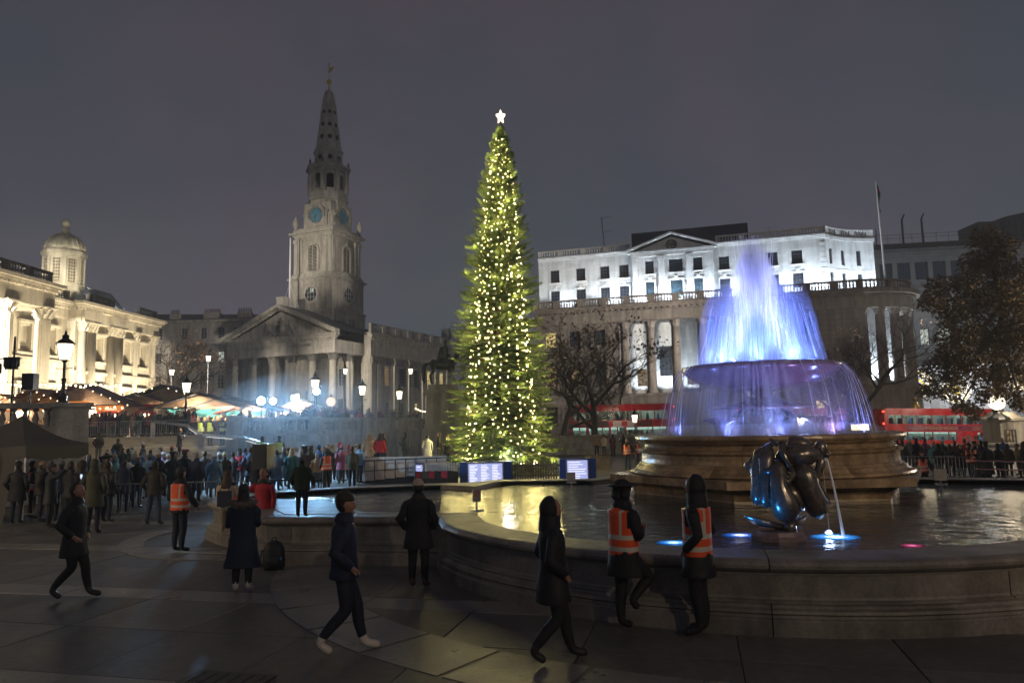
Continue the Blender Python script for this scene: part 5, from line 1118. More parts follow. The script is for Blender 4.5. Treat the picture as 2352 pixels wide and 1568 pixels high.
# string of festoon bulbs across the left stalls
fs = thing('string_lights', 'festoon of bright round bulbs hung in front of the left stalls', 'string lights', (0, 0, 0))
cab = []
for i in range(26):
    px = -10+i*11.5; d = ray(px, 884-1.2*abs(sin(i*.55))*5+i*.0); p = Vector((0, 0, H))+d*(42/d.y); cab.append(p)
    put('bulb', bulb_mesh, fs, tuple(p-Vector((0, 0, .12))), scale=(1.7, 1.7, 1.7))
MB().tube(cab, .012, 3).build('cable', iron, fs)
lamp('POINT', (-32, 42, 5), 350, (1, .74, .42), .5, name='festoon_light'); lamp('POINT', (-25, 42, 5), 250, (1, .74, .42), .5, name='festoon_light')
fs2 = thing('string_lights', 'short string of small white bulbs between church and horseman plinth', 'string lights', (0, 0, 0)); cab = []
for i in range(9):
    px = 955+i*5.2; d = ray(px, 938-7*sin(pi*i/8)*-1); p = Vector((0, 0, H))+d*(74/d.y); cab.append(p); put('bulb', bulb_mesh, fs2, tuple(p), scale=(1.8, 1.8, 1.8))
MB().tube(cab, .02, 3).build('cable', iron, fs2)
rl = thing('iron_railing', 'spiked black iron railing in front of the church', 'railing', (-11.5, 92, ZT)); mb = MB()
for i in range(60): mb.tube([(i*.28-14, 0, 0), (i*.28-14, 0, 1.9)], .025, 3)
mb.box(-14, 3, -.03, .03, 1.5, 1.56); mb.box(-14, 3, -.03, .03, .2, .26); mb.build('bars', iron, rl)

# ================================================================== bronze horseman on plinth
HP = thing('plinth', 'big stone plinth under the bronze horseman, left of the christmas tree', 'plinth', (-5.55, 58.2, 0), radians(8))
mb = MB(); mb.box(-1.7, 1.7, -2.2, 2.6, 0, 2.3); mb.box(-1.5, 1.5, -2.0, 2.4, 2.3, 2.6); mb.box(-1.3, 1.3, -1.8, 2.2, 2.6, 5.0); mb.box(-1.5, 1.5, -2, 2.4, 5.0, 5.25); mb.box(-1.15, 1.15, -1.6, 2.0, 5.25, 5.7); mb.build('pedestal', tw, HP)
HS = thing('equestrian_statue', 'dark bronze rider sitting on a standing horse on the plinth', 'statue', (-5.35, 58.4, 5.7), radians(8))
mb = MB()
mb.tube([(-1.25, 0, 1.62), (-.95, 0, 1.68), (-.4, 0, 1.6), (.2, 0, 1.6), (.65, 0, 1.72), (.85, 0, 1.8)], [.2, .40, .40, .38, .36, .2], 10)
mb.tube([(.6, 0, 1.8), (.95, 0, 2.3), (1.15, 0, 2.65)], [.34, .22, .16], 9); mb.tube([(1.05, 0, 2.72), (1.35, 0, 2.5), (1.58, 0, 2.2)], [.17, .14, .09], 8)
for s in (-1, 1):
    mb.tube([(.62, s*.2, 1.6), (.66, s*.22, 1.1), (.6, s*.22, .75), (.62, s*.22, .2), (.68, s*.22, .0)], [.2, .12, .085, .07, .1], 7)
    mb.tube([(-1.0, s*.22, 1.6), (-.92, s*.24, 1.15), (-1.16, s*.24, .75), (-1.08, s*.24, .2), (-1.0, s*.24, 0)], [.26, .17, .09, .075, .1], 7); mb.tube([(1.12, s*.1, 2.75), (1.1, s*.12, 2.95)], [.05, .01], 4)
mb.tube([(-1.3, 0, 1.75), (-1.6, 0, 1.6), (-1.72, 0, 1.1), (-1.68, 0, .5), (-1.6, 0, .15)], [.1, .16, .2, .16, .04], 7); mb.build('horse', bronze_d, HS, smooth=True)
mb = MB(); mb.tube([(0, 0, 1.95), (0, 0, 2.4), (.03, 0, 2.85), (.03, 0, 3.05), (.04, 0, 3.16)], [.26, .24, .30, .2, .09], 10); mb.ball((.06, 0, 3.35), (.16, .14, .2), 9, 7); mb.tube([(-.15, 0, 3.0), (-.3, 0, 2.3), (-.5, 0, 1.9)], [.2, .3, .25], 8)
for s in (-1, 1): mb.tube([(0, s*.15, 2.0), (.42, s*.42, 1.75), (.3, s*.48, 1.2), (.5, s*.48, 1.1)], [.17, .14, .08, .06], 7); mb.tube([(.03, s*.27, 2.9), (.1, s*.4, 2.5), (.45, s*.22, 2.3)], [.11, .09, .06], 6)
mb.build('rider', bronze_d, HS, smooth=True)

# ================================================================== buses
bus_red = mat('bus_red', (.55, .012, .02), .28, coat=.5, var=.08, vs=1); bus_dk = mat('bus_dark', (.02, .02, .025), .4); bus_in = emit('bus_interior_light', (.80, 1, .92), 1.15); seat_m = mat('bus_seat', (.06, .08, .2), .8); pole_y = emit('bus_pole', (.85, .75, .05), .28); ad_m = mat('bus_advert', (.30, .03, .10), .5, var=.5, vs=1.4); wht = mat('advert_white', (.55, .5, .5), .5); tyre = mat('tyre', (.02, .02, .02), .8)
gls = bpy.data.materials.new('bus_glass'); gls.use_nodes = True; nt = gls.node_tree; b = nt.nodes['Principled BSDF']; tr = node(nt, 'BsdfTransparent'); tr.inputs[0].default_value = (.75, .85, .82, 1); ms = node(nt, 'MixShader'); ms.inputs[0].default_value = .18
b.inputs['Base Color'].default_value = (.02, .03, .03, 1); b.inputs['Roughness'].default_value = .08; nt.links.new(tr.outputs[0], ms.inputs[1]); nt.links.new(b.outputs[0], ms.inputs[2]); nt.links.new(ms.outputs[0], nt.nodes['Material Output'].inputs[0])
def bus(label, x0, Y, L_, flip, zr, kind):
    """x runs along the bus from its left end seen from the square; front at +x unless flip"""
    t = thing('double_decker_bus', label, 'bus', (x0, Y, zr), 0, 'red double decker buses'); t.rotation_euler = (0, math.atan(.026) if x0 > 11 else 0, 0)
    Hh = 4.3; w2 = 2.5
    up = [(.35+i*(L_-.9)/7+.05, .35+(i+1)*(L_-.9)/7-.05, 2.75, 3.62) for i in range(7)]
    if kind == 'ad': lo = [(1.1, 2.2, 1.15, 1.95), (2.3, 3.9, 1.15, 1.95), (4.0, 4.7, 1.15, 1.95), (4.8, 6.3, 1.15, 1.95), (6.4, 7.1, 1.15, 1.95), (L_-1.9, L_-.35, 1.0, 1.9)]
    else: lo = [(.35, .95, .45, 2.05), (1.05, 1.65, .45, 2.05), (1.9, 3.2, 1.05, 2.0), (3.3, 3.9, 1.05, 2.0), (4.1, 4.7, .45, 2.05), (4.8, 5.4, .45, 2.05), (5.6, 6.6, 1.05, 2.0), (6.7, 8.2, 1.05, 2.0), (8.3, L_-.8, 1.05, 2.0)]
    mb = MB(); wall(mb, 0, L_, .28, Hh-.12, 0, up+lo, .08)
    mb.quad((0, 0, .28), (0, w2, .28), (0, w2, Hh-.12), (0, 0, Hh-.12)); mb.quad((0, w2, .28), (L_, w2, .28), (L_, w2, 2.6), (0, w2, 2.6)); mb.quad((0, w2, 3.7), (L_, w2, 3.7), (L_, w2, Hh-.12), (0, w2, Hh-.12))
    mb.extr([(0, Hh-.12), (L_, Hh-.12), (L_-.25, Hh), (.25, Hh)], 0.0, w2); mb.quad((L_, 0, .28), (L_+.12, w2*.5, .28), (L_+.1, w2*.5, Hh-.2), (L_, 0, Hh-.12)); mb.quad((L_+.12, w2*.5, .28), (L_, w2, .28), (L_, w2, Hh-.12), (L_+.1, w2*.5, Hh-.2))
    mb.build('body', bus_red, t)
    mb = MB(); mb.box(.05, L_-.05, .1, w2-.1, .25, .32); mb.box(.05, L_-.05, .1, w2-.1, 2.1, 2.18); mb.build('decks', bus_dk, t)
    mb = MB()
    for z in (2.02, 4.02): mb.box(.3, L_-.3, 1.0, 1.2, z, z+.03); mb.box(.3, L_-.3, w2-.3, w2-.25, z-.25, z+.02)
    mb.build('ceiling_light', bus_in, t); mb = MB(); mb.quad((.1, w2-.12, .3), (L_-.1, w2-.12, .3), (L_-.1, w2-.12, 4.1), (.1, w2-.12, 4.1)); mb.build('far_side', mat('bus_lining', (.35, .38, .36), .7, var=.3, vs=1), t)
    mb = MB()
    for i in range(int(L_/1.0)-1):
        for z in (.32, 2.18): mb.box(.8+i*1.0, .95+i*1.0, .2, 1.0, z+.4, z+1.15); mb.box(.8+i*1.0, 1.3+i*1.0, .2, 1.0, z+.4, z+.5)
    mb.build('seats', seat_m, t); mb = MB()
    for i in range(int(L_/1.1)-1): mb.tube([(1.25+i*1.1, .35, 2.2), (1.2+i*1.1, .35, 4.0)], .028, 4); mb.tube([(1.3+i*1.1, .35, .35), (1.25+i*1.1, .35, 2.0)], .028, 4); mb.box(.85+i*1.0, 1.0+i*1.0, .3, .45, 3.2, 3.36)
    mb.build('grab_poles', pole_y, t)
    for a, b_, c, d in up+lo: MB().box(a+.01, b_-.01, .05, .062, c+.01, d-.01).build('window', gls, t); MB().box(b_-.02, b_+.06, -.008, .03, c-.02, d+.02).build('window_pillar', bus_dk, t)
    wh = MB(); wh.lathe([(.5, -.15), (.5, .15), (.3, .17), (.28, .1), (0, .1)], 18); whm = wh.mesh('wheel', tyre)
    for x in (2.3 if not flip else 1.9+.8, L_-2.6): o_ = put('wheel', whm, t, (x, .12, .48)); o_.rotation_euler = (pi/2, 0, 0)
    for xx in (L_*.2, L_*.5, L_*.8): lb_ = lamp('POINT', (0, 0, 0), 90, (.85, 1, .92), .1, name='cabin_light'); lb_.parent = t; lb_.location = (xx, .9, 3.85); lb_ = lamp('POINT', (0, 0, 0), 70, (.85, 1, .92), .1, name='cabin_light'); lb_.parent = t; lb_.location = (xx, .9, 1.9)
    rr, ff = (0, L_) if not flip else (L_, 0)
    rl_ = emit('tail_light', (1, .04, .02), 9)
    for z in (2.7, 3.9): MB().box(rr-.05, rr+.05, .05, .3, z, z+.14).build('tail_light', rl_, t)
    for z in (.7,): MB().box(ff-.08, ff+.08, .05, .35, z, z+.2).build('headlight', emit('headlight', (1, .95, .85), 5), t)
    if kind == 'ad':
        MB().box(2.0, L_-.9, -.012, -.002, 2.08, 2.62).build('advert', ad_m, t)
        for i, s_ in enumerate(('DISCOVER A', 'PLACE BEYOND YOUR', 'IMAGINATION')): text(s_, .17, wht, t, (3.3, -.016, 2.52-i*.165), name='advert_lettering', shear=.2)
        text('STRANGE WORLD', .40, mat('ad_gold', (.5, .36, .12), .5), t, (5.6, -.016, 2.33), name='advert_lettering'); text('IN CINEMAS', .16, mat('ad_gold', (.5, .36, .12), .5), t, (9.2, -.016, 2.42), name='advert_lettering'); text('NOVEMBER 23', .16, mat('ad_gold', (.5, .36, .12), .5), t, (9.2, -.016, 2.22), name='advert_lettering')
        mb = MB(); random.seed(2)
        for i in range(34): a = random.uniform(0, 2*pi); r = random.uniform(.2, .95); c_ = (7.9+.8*r*cos(a), 1.75+r*sin(a)*.9); w = random.uniform(.03, .10); mb.extr([(c_[0]-w, c_[1]), (c_[0], c_[1]-w*.6), (c_[0]+w, c_[1]+.2*w), (c_[0], c_[1]+w)], -.012, -.004)
        mb.build('advert_splash', mat('splash_pink', (.45, .12, .3), .5, var=.4), t); MB().box(7.9+.9, 9.3, -.012, -.002, 1.25, 1.6).build('vent_grille', bus_dk, t)
    elif kind == 'left':
        MB().box(4.3, 6.6, -.012, -.002, 2.1, 2.66).build('advert', wht, t); MB().box(5.15, 5.75, -.02, -.013, 2.15, 2.6).build('advert_box', mat('ad_red', (.5, .02, .02), .5), t)
        text('Arriva', .36, wht, t, (1.35, -.006, 2.35), name='operator_name'); MB().box(2.2, 3.9, -.012, -.002, 2.1, 2.66).build('advert', mat('ad_dark', (.06, .02, .03), .6, var=.5), t); MB().box(6.7, 8.2, -.012, -.002, 2.1, 2.66).build('advert', mat('ad_brown', (.16, .06, .04), .6, var=.5), t)
    return t
bus('red double decker bus with a film advert on its side, right of the fountain', 37.0, 74.5, 11.1, False, -.93, 'ad')
bus('red double decker bus at the left, partly behind a bare tree, white advert panel', 5.55, 74, 10.4, True, .0, 'left')
bus('red double decker bus seen dimly through the falling fountain water', 22.6, 75, 10.8, False, -.56, 'plain')
lamp('POINT', (10, 70.5, 3.4), 160, (1, .8, .6), .3, name='road_glow'); lamp('POINT', (43, 68.5, 4.0), 420, (1, .82, .66), .5, name='road_glow'); lamp('POINT', (30, 70, 4.5), 200, (1, .8, .6), .3, name='road_glow')
sg_ = thing('lit_box_sign', 'small bright yellow illuminated box sign beside the fountain rim', 'sign', (atY(1977, 62, 982), 62, -.8)); d_ = ray(1977, 984); zc = H+d_.z*62/d_.y+.8
MB().box(-.68, .68, 0, .25, zc-.36, zc+.36).build('light_box', emit('sign_yellow', (1, .85, .5), 3.5), sg_); MB().tube([(0, .1, 0), (0, .1, zc-.3)], .06, 6).build('post', iron, sg_)
gs = thing('gilded_statue', 'small gilded figure with raised arm on the corner above the bus', 'statue', em(42.6, 1.6, 2.2)); mb = MB()
mb.tube([(0, 0, 0), (0, 0, .9), (.1, 0, 1.6), (.12, 0, 2.0)], [.5, .35, .38, .2], 9); mb.ball((.15, 0, 2.3), .2, 8, 6); mb.tube([(-.1, 0, 1.8), (-.5, 0, 2.1), (-.6, 0, 2.8)], [.14, .1, .07], 6); mb.tube([(.35, 0, 1.8), (.65, 0, 1.3), (.45, 0, .9)], [.14, .1, .07], 6); mb.tube([(.1, .2, .6), (-.3, .5, 0)], [.2, .1], 6); mb.build('figure', gold, gs, smooth=True)
bs = thing('bus_stop_sign', 'round white bus stop roundel sign over the queue', 'sign', (atY(2222, 52, 1010), 52, gz(24))); d_ = ray(2222, 1010); zc = H+d_.z*52/d_.y-gz(24)
MB().tube([(0, .05, 0), (0, .05, zc)], .03, 6).build('post', steel, bs); mb = MB()
for i in range(20): a, b_ = 2*pi*i/20, 2*pi*(i+1)/20; mb.extr([(.2*cos(a), zc+.2*sin(a)), (.32*cos(a), zc+.32*sin(a)), (.32*cos(b_), zc+.32*sin(b_)), (.2*cos(b_), zc+.2*sin(b_))], -.02, .02)
mb.box(-.42, .42, -.03, -.021, zc-.06, zc+.06); mb.build('roundel', wht, bs)
lamp('SPOT', (rg.location.x+.3, 29.6, 5.6), 9500, (.42, .70, 1), .15, (-10.5, 31.5, 1.0), 42, .7, 'crowd_fill')  # beam added at the dark mast to brighten the crowd
# ================================================================== trees
random.seed(21)
spruce_m = mat('spruce_needles', (.15, .225, .07), .6, var=.4, vs=1.5); bark = mat('bark', (.10, .075, .055), .9, var=.4, vs=4, bump=.5, bs=20)
CTX, CTY = -.62, 38.0
XT = thing('christmas_tree', 'very tall narrow spruce christmas tree hung with warm bulbs and a star', 'christmas tree', (CTX, CTY, 0))
MB().tube([(0, 0, 0), (0, 0, 9), (.25, 0, 18.3)], [.26, .17, .04], 10).build('trunk', bark, XT)
def bough(L_, rs):
    r = random.Random(rs); mb = MB(); N = max(5, int(L_/.085)); ax = []
    for i in range(N+1):
        s = i/N; ax.append(Vector((L_*s, .04*L_*sin(s*5+rs), L_*(.14*s-.30*s*s+.16*s**4))))
    mb.tube(ax, [.028*L_*(1-i/N)+.006 for i in range(N+1)], 3, 1)
    def twig(p, d, l, w):
        q = p+d*l; side = d.cross(Vector((0, 0, 1))).normalized()*w; upv = Vector((0, 0, w*.8)); m = p.lerp(q, .4)
        mb.f += [(len(mb.v), len(mb.v)+1, len(mb.v)+2, len(mb.v)+3)]; mb.v += [tuple(p), tuple(m+side), tuple(q), tuple(m-side)]; mb.m.append(0)
        mb.f += [(len(mb.v), len(mb.v)+1, len(mb.v)+2, len(mb.v)+3)]; mb.v += [tuple(p), tuple(m+upv), tuple(q), tuple(m-upv)]; mb.m.append(0)
    for i in range(1, N+1):
        s = i/N; p = ax[i]
        if s < .16: continue
        for sg in (-1, 1):
            l = (.10+.34*L_*(1-s)**.8*min(1, s*3.2))*r.uniform(.7, 1.2); a = sg*radians(r.uniform(38, 62)); d = Vector((cos(a), sin(a), r.uniform(-.42, -.08))).normalized()
            twig(p, d, l, .022+.012*r.random()); k = max(1, int(l/.10))
            for j in range(1, k+1):
                pp = p+d*(l*j/(k+.6))
                for s2 in (-1, 1):
                    a2 = a+s2*radians(r.uniform(35, 60)); d2 = Vector((cos(a2), sin(a2), r.uniform(-.65, .05))).normalized(); twig(pp, d2, r.uniform(.07, .16)*(1.2-.4*j/k), .018)
    return mb.mesh('bough', [spruce_m, bark])
BL = (.45, .8, 1.2, 1.7, 2.3, 3.0); BM = {L_: [bough(L_, 3*i+j) for j in range(3)] for i, L_ in enumerate(BL)}
rz_ = lambda z: min(3.3*max(0, 1-z/18.6)**.62, (18.8-z)*.38)
bo = []
z = .55
while z < 18.2:
    n = 10 if z < 12 else 9; ph = random.uniform(0, 2*pi)
    for i in range(n):
        a = ph+2*pi*(i+random.uniform(-.35, .35))/n; zz = z+random.uniform(-.14, .14); L_ = rz_(zz)*random.choice((random.uniform(.6, .95), random.uniform(.88, 1.04), random.uniform(.9, 1.02)))
        if zz < 9 and -2.2 < a % (2*pi)-1.5*pi < 0 and random.random() < .0: continue
        bo.append((a, zz, L_))
    z += .215 if z < 14 else .17
bo.sort(key=lambda b: cos(b[0]+pi/2)*-1)
front = bo
k = 0; stuffv = []
for idx, (a, zz, L_) in enumerate(sorted(bo, key=lambda b: -(b[2]*(1.3-sin(b[0]))))):
    bl = min(BL, key=lambda q: abs(q-L_)); me = random.choice(BM[bl]); sc_ = L_/bl; tz = (zz/18.6)
    tilt = radians(-2+56*tz**1.6+random.uniform(-6, 6)-9*(1-tz))
    M_ = Matrix.Translation((.25*max(0, zz-9)/9.3, 0, zz)) @ Matrix.Rotation(a, 4, 'Z') @ Matrix.Rotation(-tilt, 4, 'Y') @ Matrix.Rotation(random.uniform(-.3, .3), 4, 'X') @ Matrix.Scale(sc_, 4)
    if idx < 300: o = put('bough', me, XT); o.matrix_local = M_
    else: stuffv.append((me, M_))
mb = MB()
for me, M_ in stuffv:
    b0 = len(mb.v); mb.v += [tuple(M_ @ v.co) for v in me.vertices]
    for p in me.polygons: mb.f.append(tuple(b0+i for i in p.vertices)); mb.m.append(p.material_index)
tag(mb.build('boughs', [spruce_m, bark], XT), kind='stuff')
bulb_t = emit('tree_bulb', (1, .78, .30), 34, True); tb_m = MB().ball((0, 0, 0), .026, 4, 3).mesh('bulb', bulb_t)
bl_ = []
for i in range(28):
    a = 2*pi*i/28+.08; z = .6; 
    while z < 17.6:
        if not (z > 13 and i % 2) or random.random() < .5:
            r = rz_(z)*(.56+.06*sin(i*2.3)+random.uniform(-.05, .05)); aa = a+.10*sin(z*.5+i)+random.uniform(-.06, .06); bl_.append((r*cos(aa)+.25*max(0, z-9)/9.3, r*sin(aa), z+random.uniform(-.05, .05)))
        z += random.choice((random.uniform(.22, .5), random.uniform(.3, .42)))
bl_.sort(key=lambda p: p[1])
for p in bl_[:300]: put('bulb', tb_m, XT, p)
mb = MB()
for p in bl_[300:]: mb.ball(p, .026, 4, 3)
tag(mb.build('bulbs', bulb_t, XT), kind='stuff')
mb = MB(); pts = []
for i in range(10): a = pi/2+2*pi*i/10; r = .46 if i % 2 == 0 else .24; pts.append((r*cos(a), r*sin(a)*1.25))
mb.extr([(x*.58, z*.68) for x, z in pts], -.1, .1); mb.build('star', emit('star_glow', (1, .82, .58), 2.4), XT, (.26, 0, 18.85)); MB().tube([(.25, 0, 17.9), (.26, 0, 18.6)], .05, 5).build('star_post', iron, XT)
for i in range(25):
    z = .9+i*.70; e_ = 30*(1-z/19.5)+8
    for k in range(7):
        a = radians(-90+(k-3)*38+random.uniform(-14, 14)); r = rz_(z)*random.uniform(.50, .92); zz = z+random.uniform(-.3, .3)
        lamp('POINT', (CTX+r*cos(a), CTY+r*sin(a), zz), e_, (1, .82, .30), .10, name='bulb_glow')
lamp('POINT', (CTX+.3, CTY-2.0, 1.1), 60, (1, .97, .9), .12, name='bulb_glow')

def bare_tree(seed, h, spread, depth=6, leaves=900, n0=4):
    r = random.Random(seed); tr = MB(); tw_ = MB(); lf = MB()
    def grow(p, d, l, rad, dp):
        pts = [p]; q = p; dd = d
        for i in range(4): dd = (dd+Vector((r.uniform(-.22, .22), r.uniform(-.22, .22), r.uniform(-.10, .16)))).normalized(); q = q+dd*l/4; pts.append(q)
        (tr if dp > 2 else tw_).tube(pts, [rad*(1-.32*i/4) for i in range(5)], 7 if dp > 4 else (5 if dp > 2 else 3), cap=False)
        if dp <= 1:
            if r.random() < leaves: c = pts[-1]; s = r.uniform(.06, .13); lf.quad(c, c+Vector((s, 0, -s*.5)), c+Vector((s*.8, s, -s*1.4)), c+Vector((-.2*s, s*.8, -s)))
        if dp == 0: return
        for i in range(r.choice((2, 3, 3)) if dp < depth else n0):
            ax = Vector((r.uniform(-1, 1), r.uniform(-1, 1), r.uniform(-.25, .5))).normalized(); nd = (dd*.75+ax*spread).normalized(); grow(pts[-1] if i < 2 else pts[r.choice((2, 3))], nd, l*r.uniform(.62, .84), rad*.56, dp-1)
    grow(Vector((0, 0, 0)), Vector((0, 0, 1)), h*.30, h*.026, depth); return tr, tw_, lf
dkbark = mat('dark_bark', (.055, .048, .044), .9, var=.3, vs=3); dryleaf = mat('dry_leaf', (.12, .07, .04), .8, var=.4, vs=2)
btv = []
for sd, sp in ((4, .85), (9, .95), (15, .8)):
    a_, b_, c_ = bare_tree(sd, 12, sp, 7, .45); btv.append((a_.mesh('trunk', dkbark, True), b_.mesh('twigs', dkbark), c_.mesh('leaves', dryleaf)))
def plant(v, label, x, y, z, s, rz, cat='tree', group=None):
    t = thing('bare_tree', label, cat, (x, y, z), rz, group); t.scale = (s, s, s)
    put('trunk', btv[v][0], t); put('twigs', btv[v][1], t); put('leaves', btv[v][2], t); return t
plant(0, 'bare plane tree whose trunk stands in front of the left red bus', atY(1367, 66), 66, .0, 1.12, .4)
plant(1, 'dark bare tree right of the christmas tree, before the columned stone base', atY(1292, 72), 72, .0, 1.2, 2.0)
plant(2, 'bare tree between the left bus roof and the fountain spray', atY(1440, 74), 76, .0, .95, 3.1)
plant(1, 'bare tree reaching up just behind the right edge of the christmas tree', atY(1262, 78), 82, .0, 1.62, 4.4)
plant(0, 'dark bare tree right of the fountain with its crown before the stone corner', atY(1955, 66), 66, -.6, 1.15, 1.3)
plant(2, 'spreading bare tree between the fountain and the floodlit corner columns', atY(1905, 72), 72, -.5, .95, 5.0)
plant(0, 'reddish bare tree behind the bronze horseman', atY(1063, 86), 86, ZT, 1.25, 2.6)
plant(1, 'thick dark tree between the floodlit gallery and the terraced building', atY(350, 104), 104, ZT, 1.45, .8)
plant(2, 'tree with yellow lit leaves behind the small far street lamp', atY(378, 88), 88, ZT, .75, 1.9)
def leafy(label, x, y, z, clumps, leafn, size, m, trunk):
    t = thing('leafy_tree', label, 'tree', (x, y, z)); r = random.Random(77); mb = MB()
    for (cx, cy_, cz, rr) in clumps:
        for i in range(int(leafn*rr*rr)):
            d = Vector((r.gauss(0, 1), r.gauss(0, 1), r.gauss(0, 1))).normalized()*rr*(r.random()**.45); c = Vector((cx, cy_, cz))+Vector((d.x, d.y, d.z*.85)); s = size*r.uniform(.6, 1.3)
            u = Vector((r.uniform(-1, 1), r.uniform(-1, 1), r.uniform(-.6, .6))).normalized()*s; v = Vector((r.uniform(-1, 1), r.uniform(-1, 1), r.uniform(-1, .2))).normalized()*s; mb.quad(c, c+u*.6+v*.2, c+u+v, c+v*.6+u*.2, 0)
    mb.build('crown', m, t); mb = MB(); mb.tube(trunk, [.55, .45, .38, .3], 9)
    for (cx, cy_, cz, rr) in clumps[::2]: p = Vector(trunk[2]).lerp(Vector(trunk[3]), r.random()); mb.tube([p, p.lerp(Vector((cx, cy_, cz)), .5)+Vector((0, 0, .5)), (cx, cy_, cz)], [.2, .12, .04], 5)
    mb.build('trunk', dkbark, t, smooth=True); return t
cl = []
r_ = random.Random(5)
def cpx(px, py, Y, rr): d = ray(px, py); p = Vector((0, 0, H))+d*(Y/d.y); return (p.x, p.y, p.z, rr)
for px, py, rr in ((2262, 548, 1.2), (2300, 570, 1.3), (2285, 610, 1.6), (2240, 600, 1.3), (2225, 650, 1.3), (2160, 660, 1.2), (2140, 690, 1.0), (2185, 715, 1.4), (2250, 700, 1.9), (2320, 660, 1.8), (2350, 700, 1.6), (2200, 770, 1.7), (2265, 780, 2.0),
                   (2330, 770, 2.0), (2180, 820, 1.4), (2140, 850, 1.1), (2150, 890, .9), (2125, 900, .7), (2215, 850, 1.6), (2280, 860, 1.6), (2340, 850, 1.6), (2185, 900, .8), (2205, 930, .8), (2235, 940, .75), (2262, 905, .9), (2330, 910, .9), (2345, 930, .6), (2300, 895, .8), (2380, 620, 1.6), (2400, 760, 2.2), (2400, 860, 2), (2238, 958, .4), (2180, 870, .8)):
    cl.append(cpx(px, py, 56+r_.uniform(-1.8, 1.8), rr))
leaf_m = mat('autumn_leaf', (.17, .125, .06), .7, var=.5, vs=.8)
leafy('large leafy plane tree with brown green autumn leaves at the right edge', 0, 0, 0, cl, 430, .27, leaf_m, [(41.2, 64, -1.1), (41.3, 63.5, 3), (40.2, 61, 6.8), (38.5, 57, 12)])

# ================================================================== tent
black_f = mat('tent_fabric', (.060, .054, .048), .75, var=.2, vs=2, bump=.4, bs=3)
TN = thing('gazebo_tent', 'black pop up gazebo tent with draped side at the left', 'tent', (-15.2, 23, 0)); crn = [(1.1, -1.45), (1.45, 1.1), (-1.1, 1.45), (-1.9, -1.2)]
mb = MB(); K = 6; ez = 2.2; pz = 3.1
for i in range(4):
    a, b_ = Vector(crn[i]), Vector(crn[(i+1) % 4])
    for j in range(K):
        for k in range(K):
            def S(u, w):
                e_ = a.lerp(b_, u); p = e_*(1-w); sag = -.22*sin(pi*w)*1.0-.10*sin(pi*u)*(1-w); return (p.x, p.y, ez+(pz-ez)*w+sag*(.8))
            mb.quad(S(j/K, k/K), S((j+1)/K, k/K), S((j+1)/K, (k+1)/K), S(j/K, (k+1)/K))
    for j in range(K):
        def E_(u, dz): e_ = a.lerp(b_, u); return (e_.x*1.005, e_.y*1.005, ez-.08*sin(pi*u)-dz)
        mb.quad(E_(j/K, 0), E_((j+1)/K, 0), E_((j+1)/K, .38+.05*sin(j*2.)), E_(j/K, .38+.05*sin(j*2.-2)))
mb.build('canopy', black_f, TN, smooth=True); mb = MB()
for i in (3,):
    a, b_ = Vector(crn[3]), Vector(crn[0])
    for j in range(14):
        u0, u1 = j/14, (j+1)/14
        def W_(u, z): e_ = a.lerp(b_, u*.93); k_ = .07*sin(u*34)*(1-z/2.4); return (e_.x+k_*.3+.35*(1-z/2.2)*(-1)*u, e_.y-k_, z)
        mb.quad(W_(u0, 0), W_(u1, 0), W_(u1, 2.0), W_(u0, 2.0))
mb.build('side_wall', black_f, TN, smooth=True); mb = MB()
for c in crn: mb.tube([(c[0]*.97, c[1]*.97, 0), (c[0]*.97, c[1]*.97, 2.2)], .025, 5)
for i in range(4):
    a, b_ = crn[i], crn[(i+1) % 4]; mb.tube([(a[0]*.97, a[1]*.97, 2.0), ((a[0]+b_[0])/2*.97, (a[1]+b_[1])/2*.97, 1.75), (b_[0]*.97, b_[1]*.97, 2.0)], .015, 4)
mb.build('frame', steel, TN)

# ================================================================== barriers, ramp, panels, fence
bf = MB(); Lb, hb_ = 2.2, 1.05
bf.tube([(0, 0, .12), (0, 0, hb_-.08), (.08, 0, hb_), (Lb-.08, 0, hb_), (Lb, 0, hb_-.08), (Lb, 0, .12)], .02, 6); bf.tube([(0, 0, .22), (Lb, 0, .22)], .016, 5)
bfm = bf.mesh('frame', steel); bb = MB()
for i in range(1, 15): bb.tube([(Lb*i/15, 0, .22), (Lb*i/15, 0, hb_)], .008, 4, cap=False)
bbm = bb.mesh('bars', steel); bt = MB()
for x in (.35, Lb-.35): bt.tube([(x, -.3, 0), (x, 0, .22), (x, .3, 0)], .018, 4)
btm = bt.mesh('feet', steel); bdk = [m_.copy() for m_ in (bfm, bbm, btm)]
for m_ in bdk: m_.materials[0] = iron
def barrier(label, x, y, rz, z=0, dark=False):
    t = thing('crowd_barrier', label, 'barrier', (x, y, z), rz, 'metal crowd control barriers')
    for nm, m_ in zip(('frame', 'bars', 'feet'), bdk if dark else (bfm, bbm, btm)): put(nm, m_, t)
barrier('crowd barrier at the left edge below the tent', -17.3, 22.2, -.05)
barrier('crowd barrier behind the dark group by the tent', -14.6, 21.9, -.05)
barrier('crowd barrier left of the lone man with jeans', -12.3, 21.5, -.06)
barrier('crowd barrier right behind the lone man with jeans', -10.9+1.0, 21.6, .0)
barrier('dark crowd barrier between the left steward and the woman with the cream top', -7.6, 21.9, -.15, dark=True)
for i, px in enumerate((188, 246, 305, 362)): barrier('crowd barrier at the top of the broad steps, %s' % ('nearest the left pier', 'second from the left pier', 'third, beside the market queue', 'nearest the handrail')[i], atY(px, 48.9), 48.9, 0, 2.2)
barrier('crowd barrier beside the crouching steward right of the fountain', atY(2062, 31.5), 31.5, -.1, gz(16)); barrier('crowd barrier behind the crouching steward right of the fountain', atY(2145, 32), 32.2, -.1, gz(18))
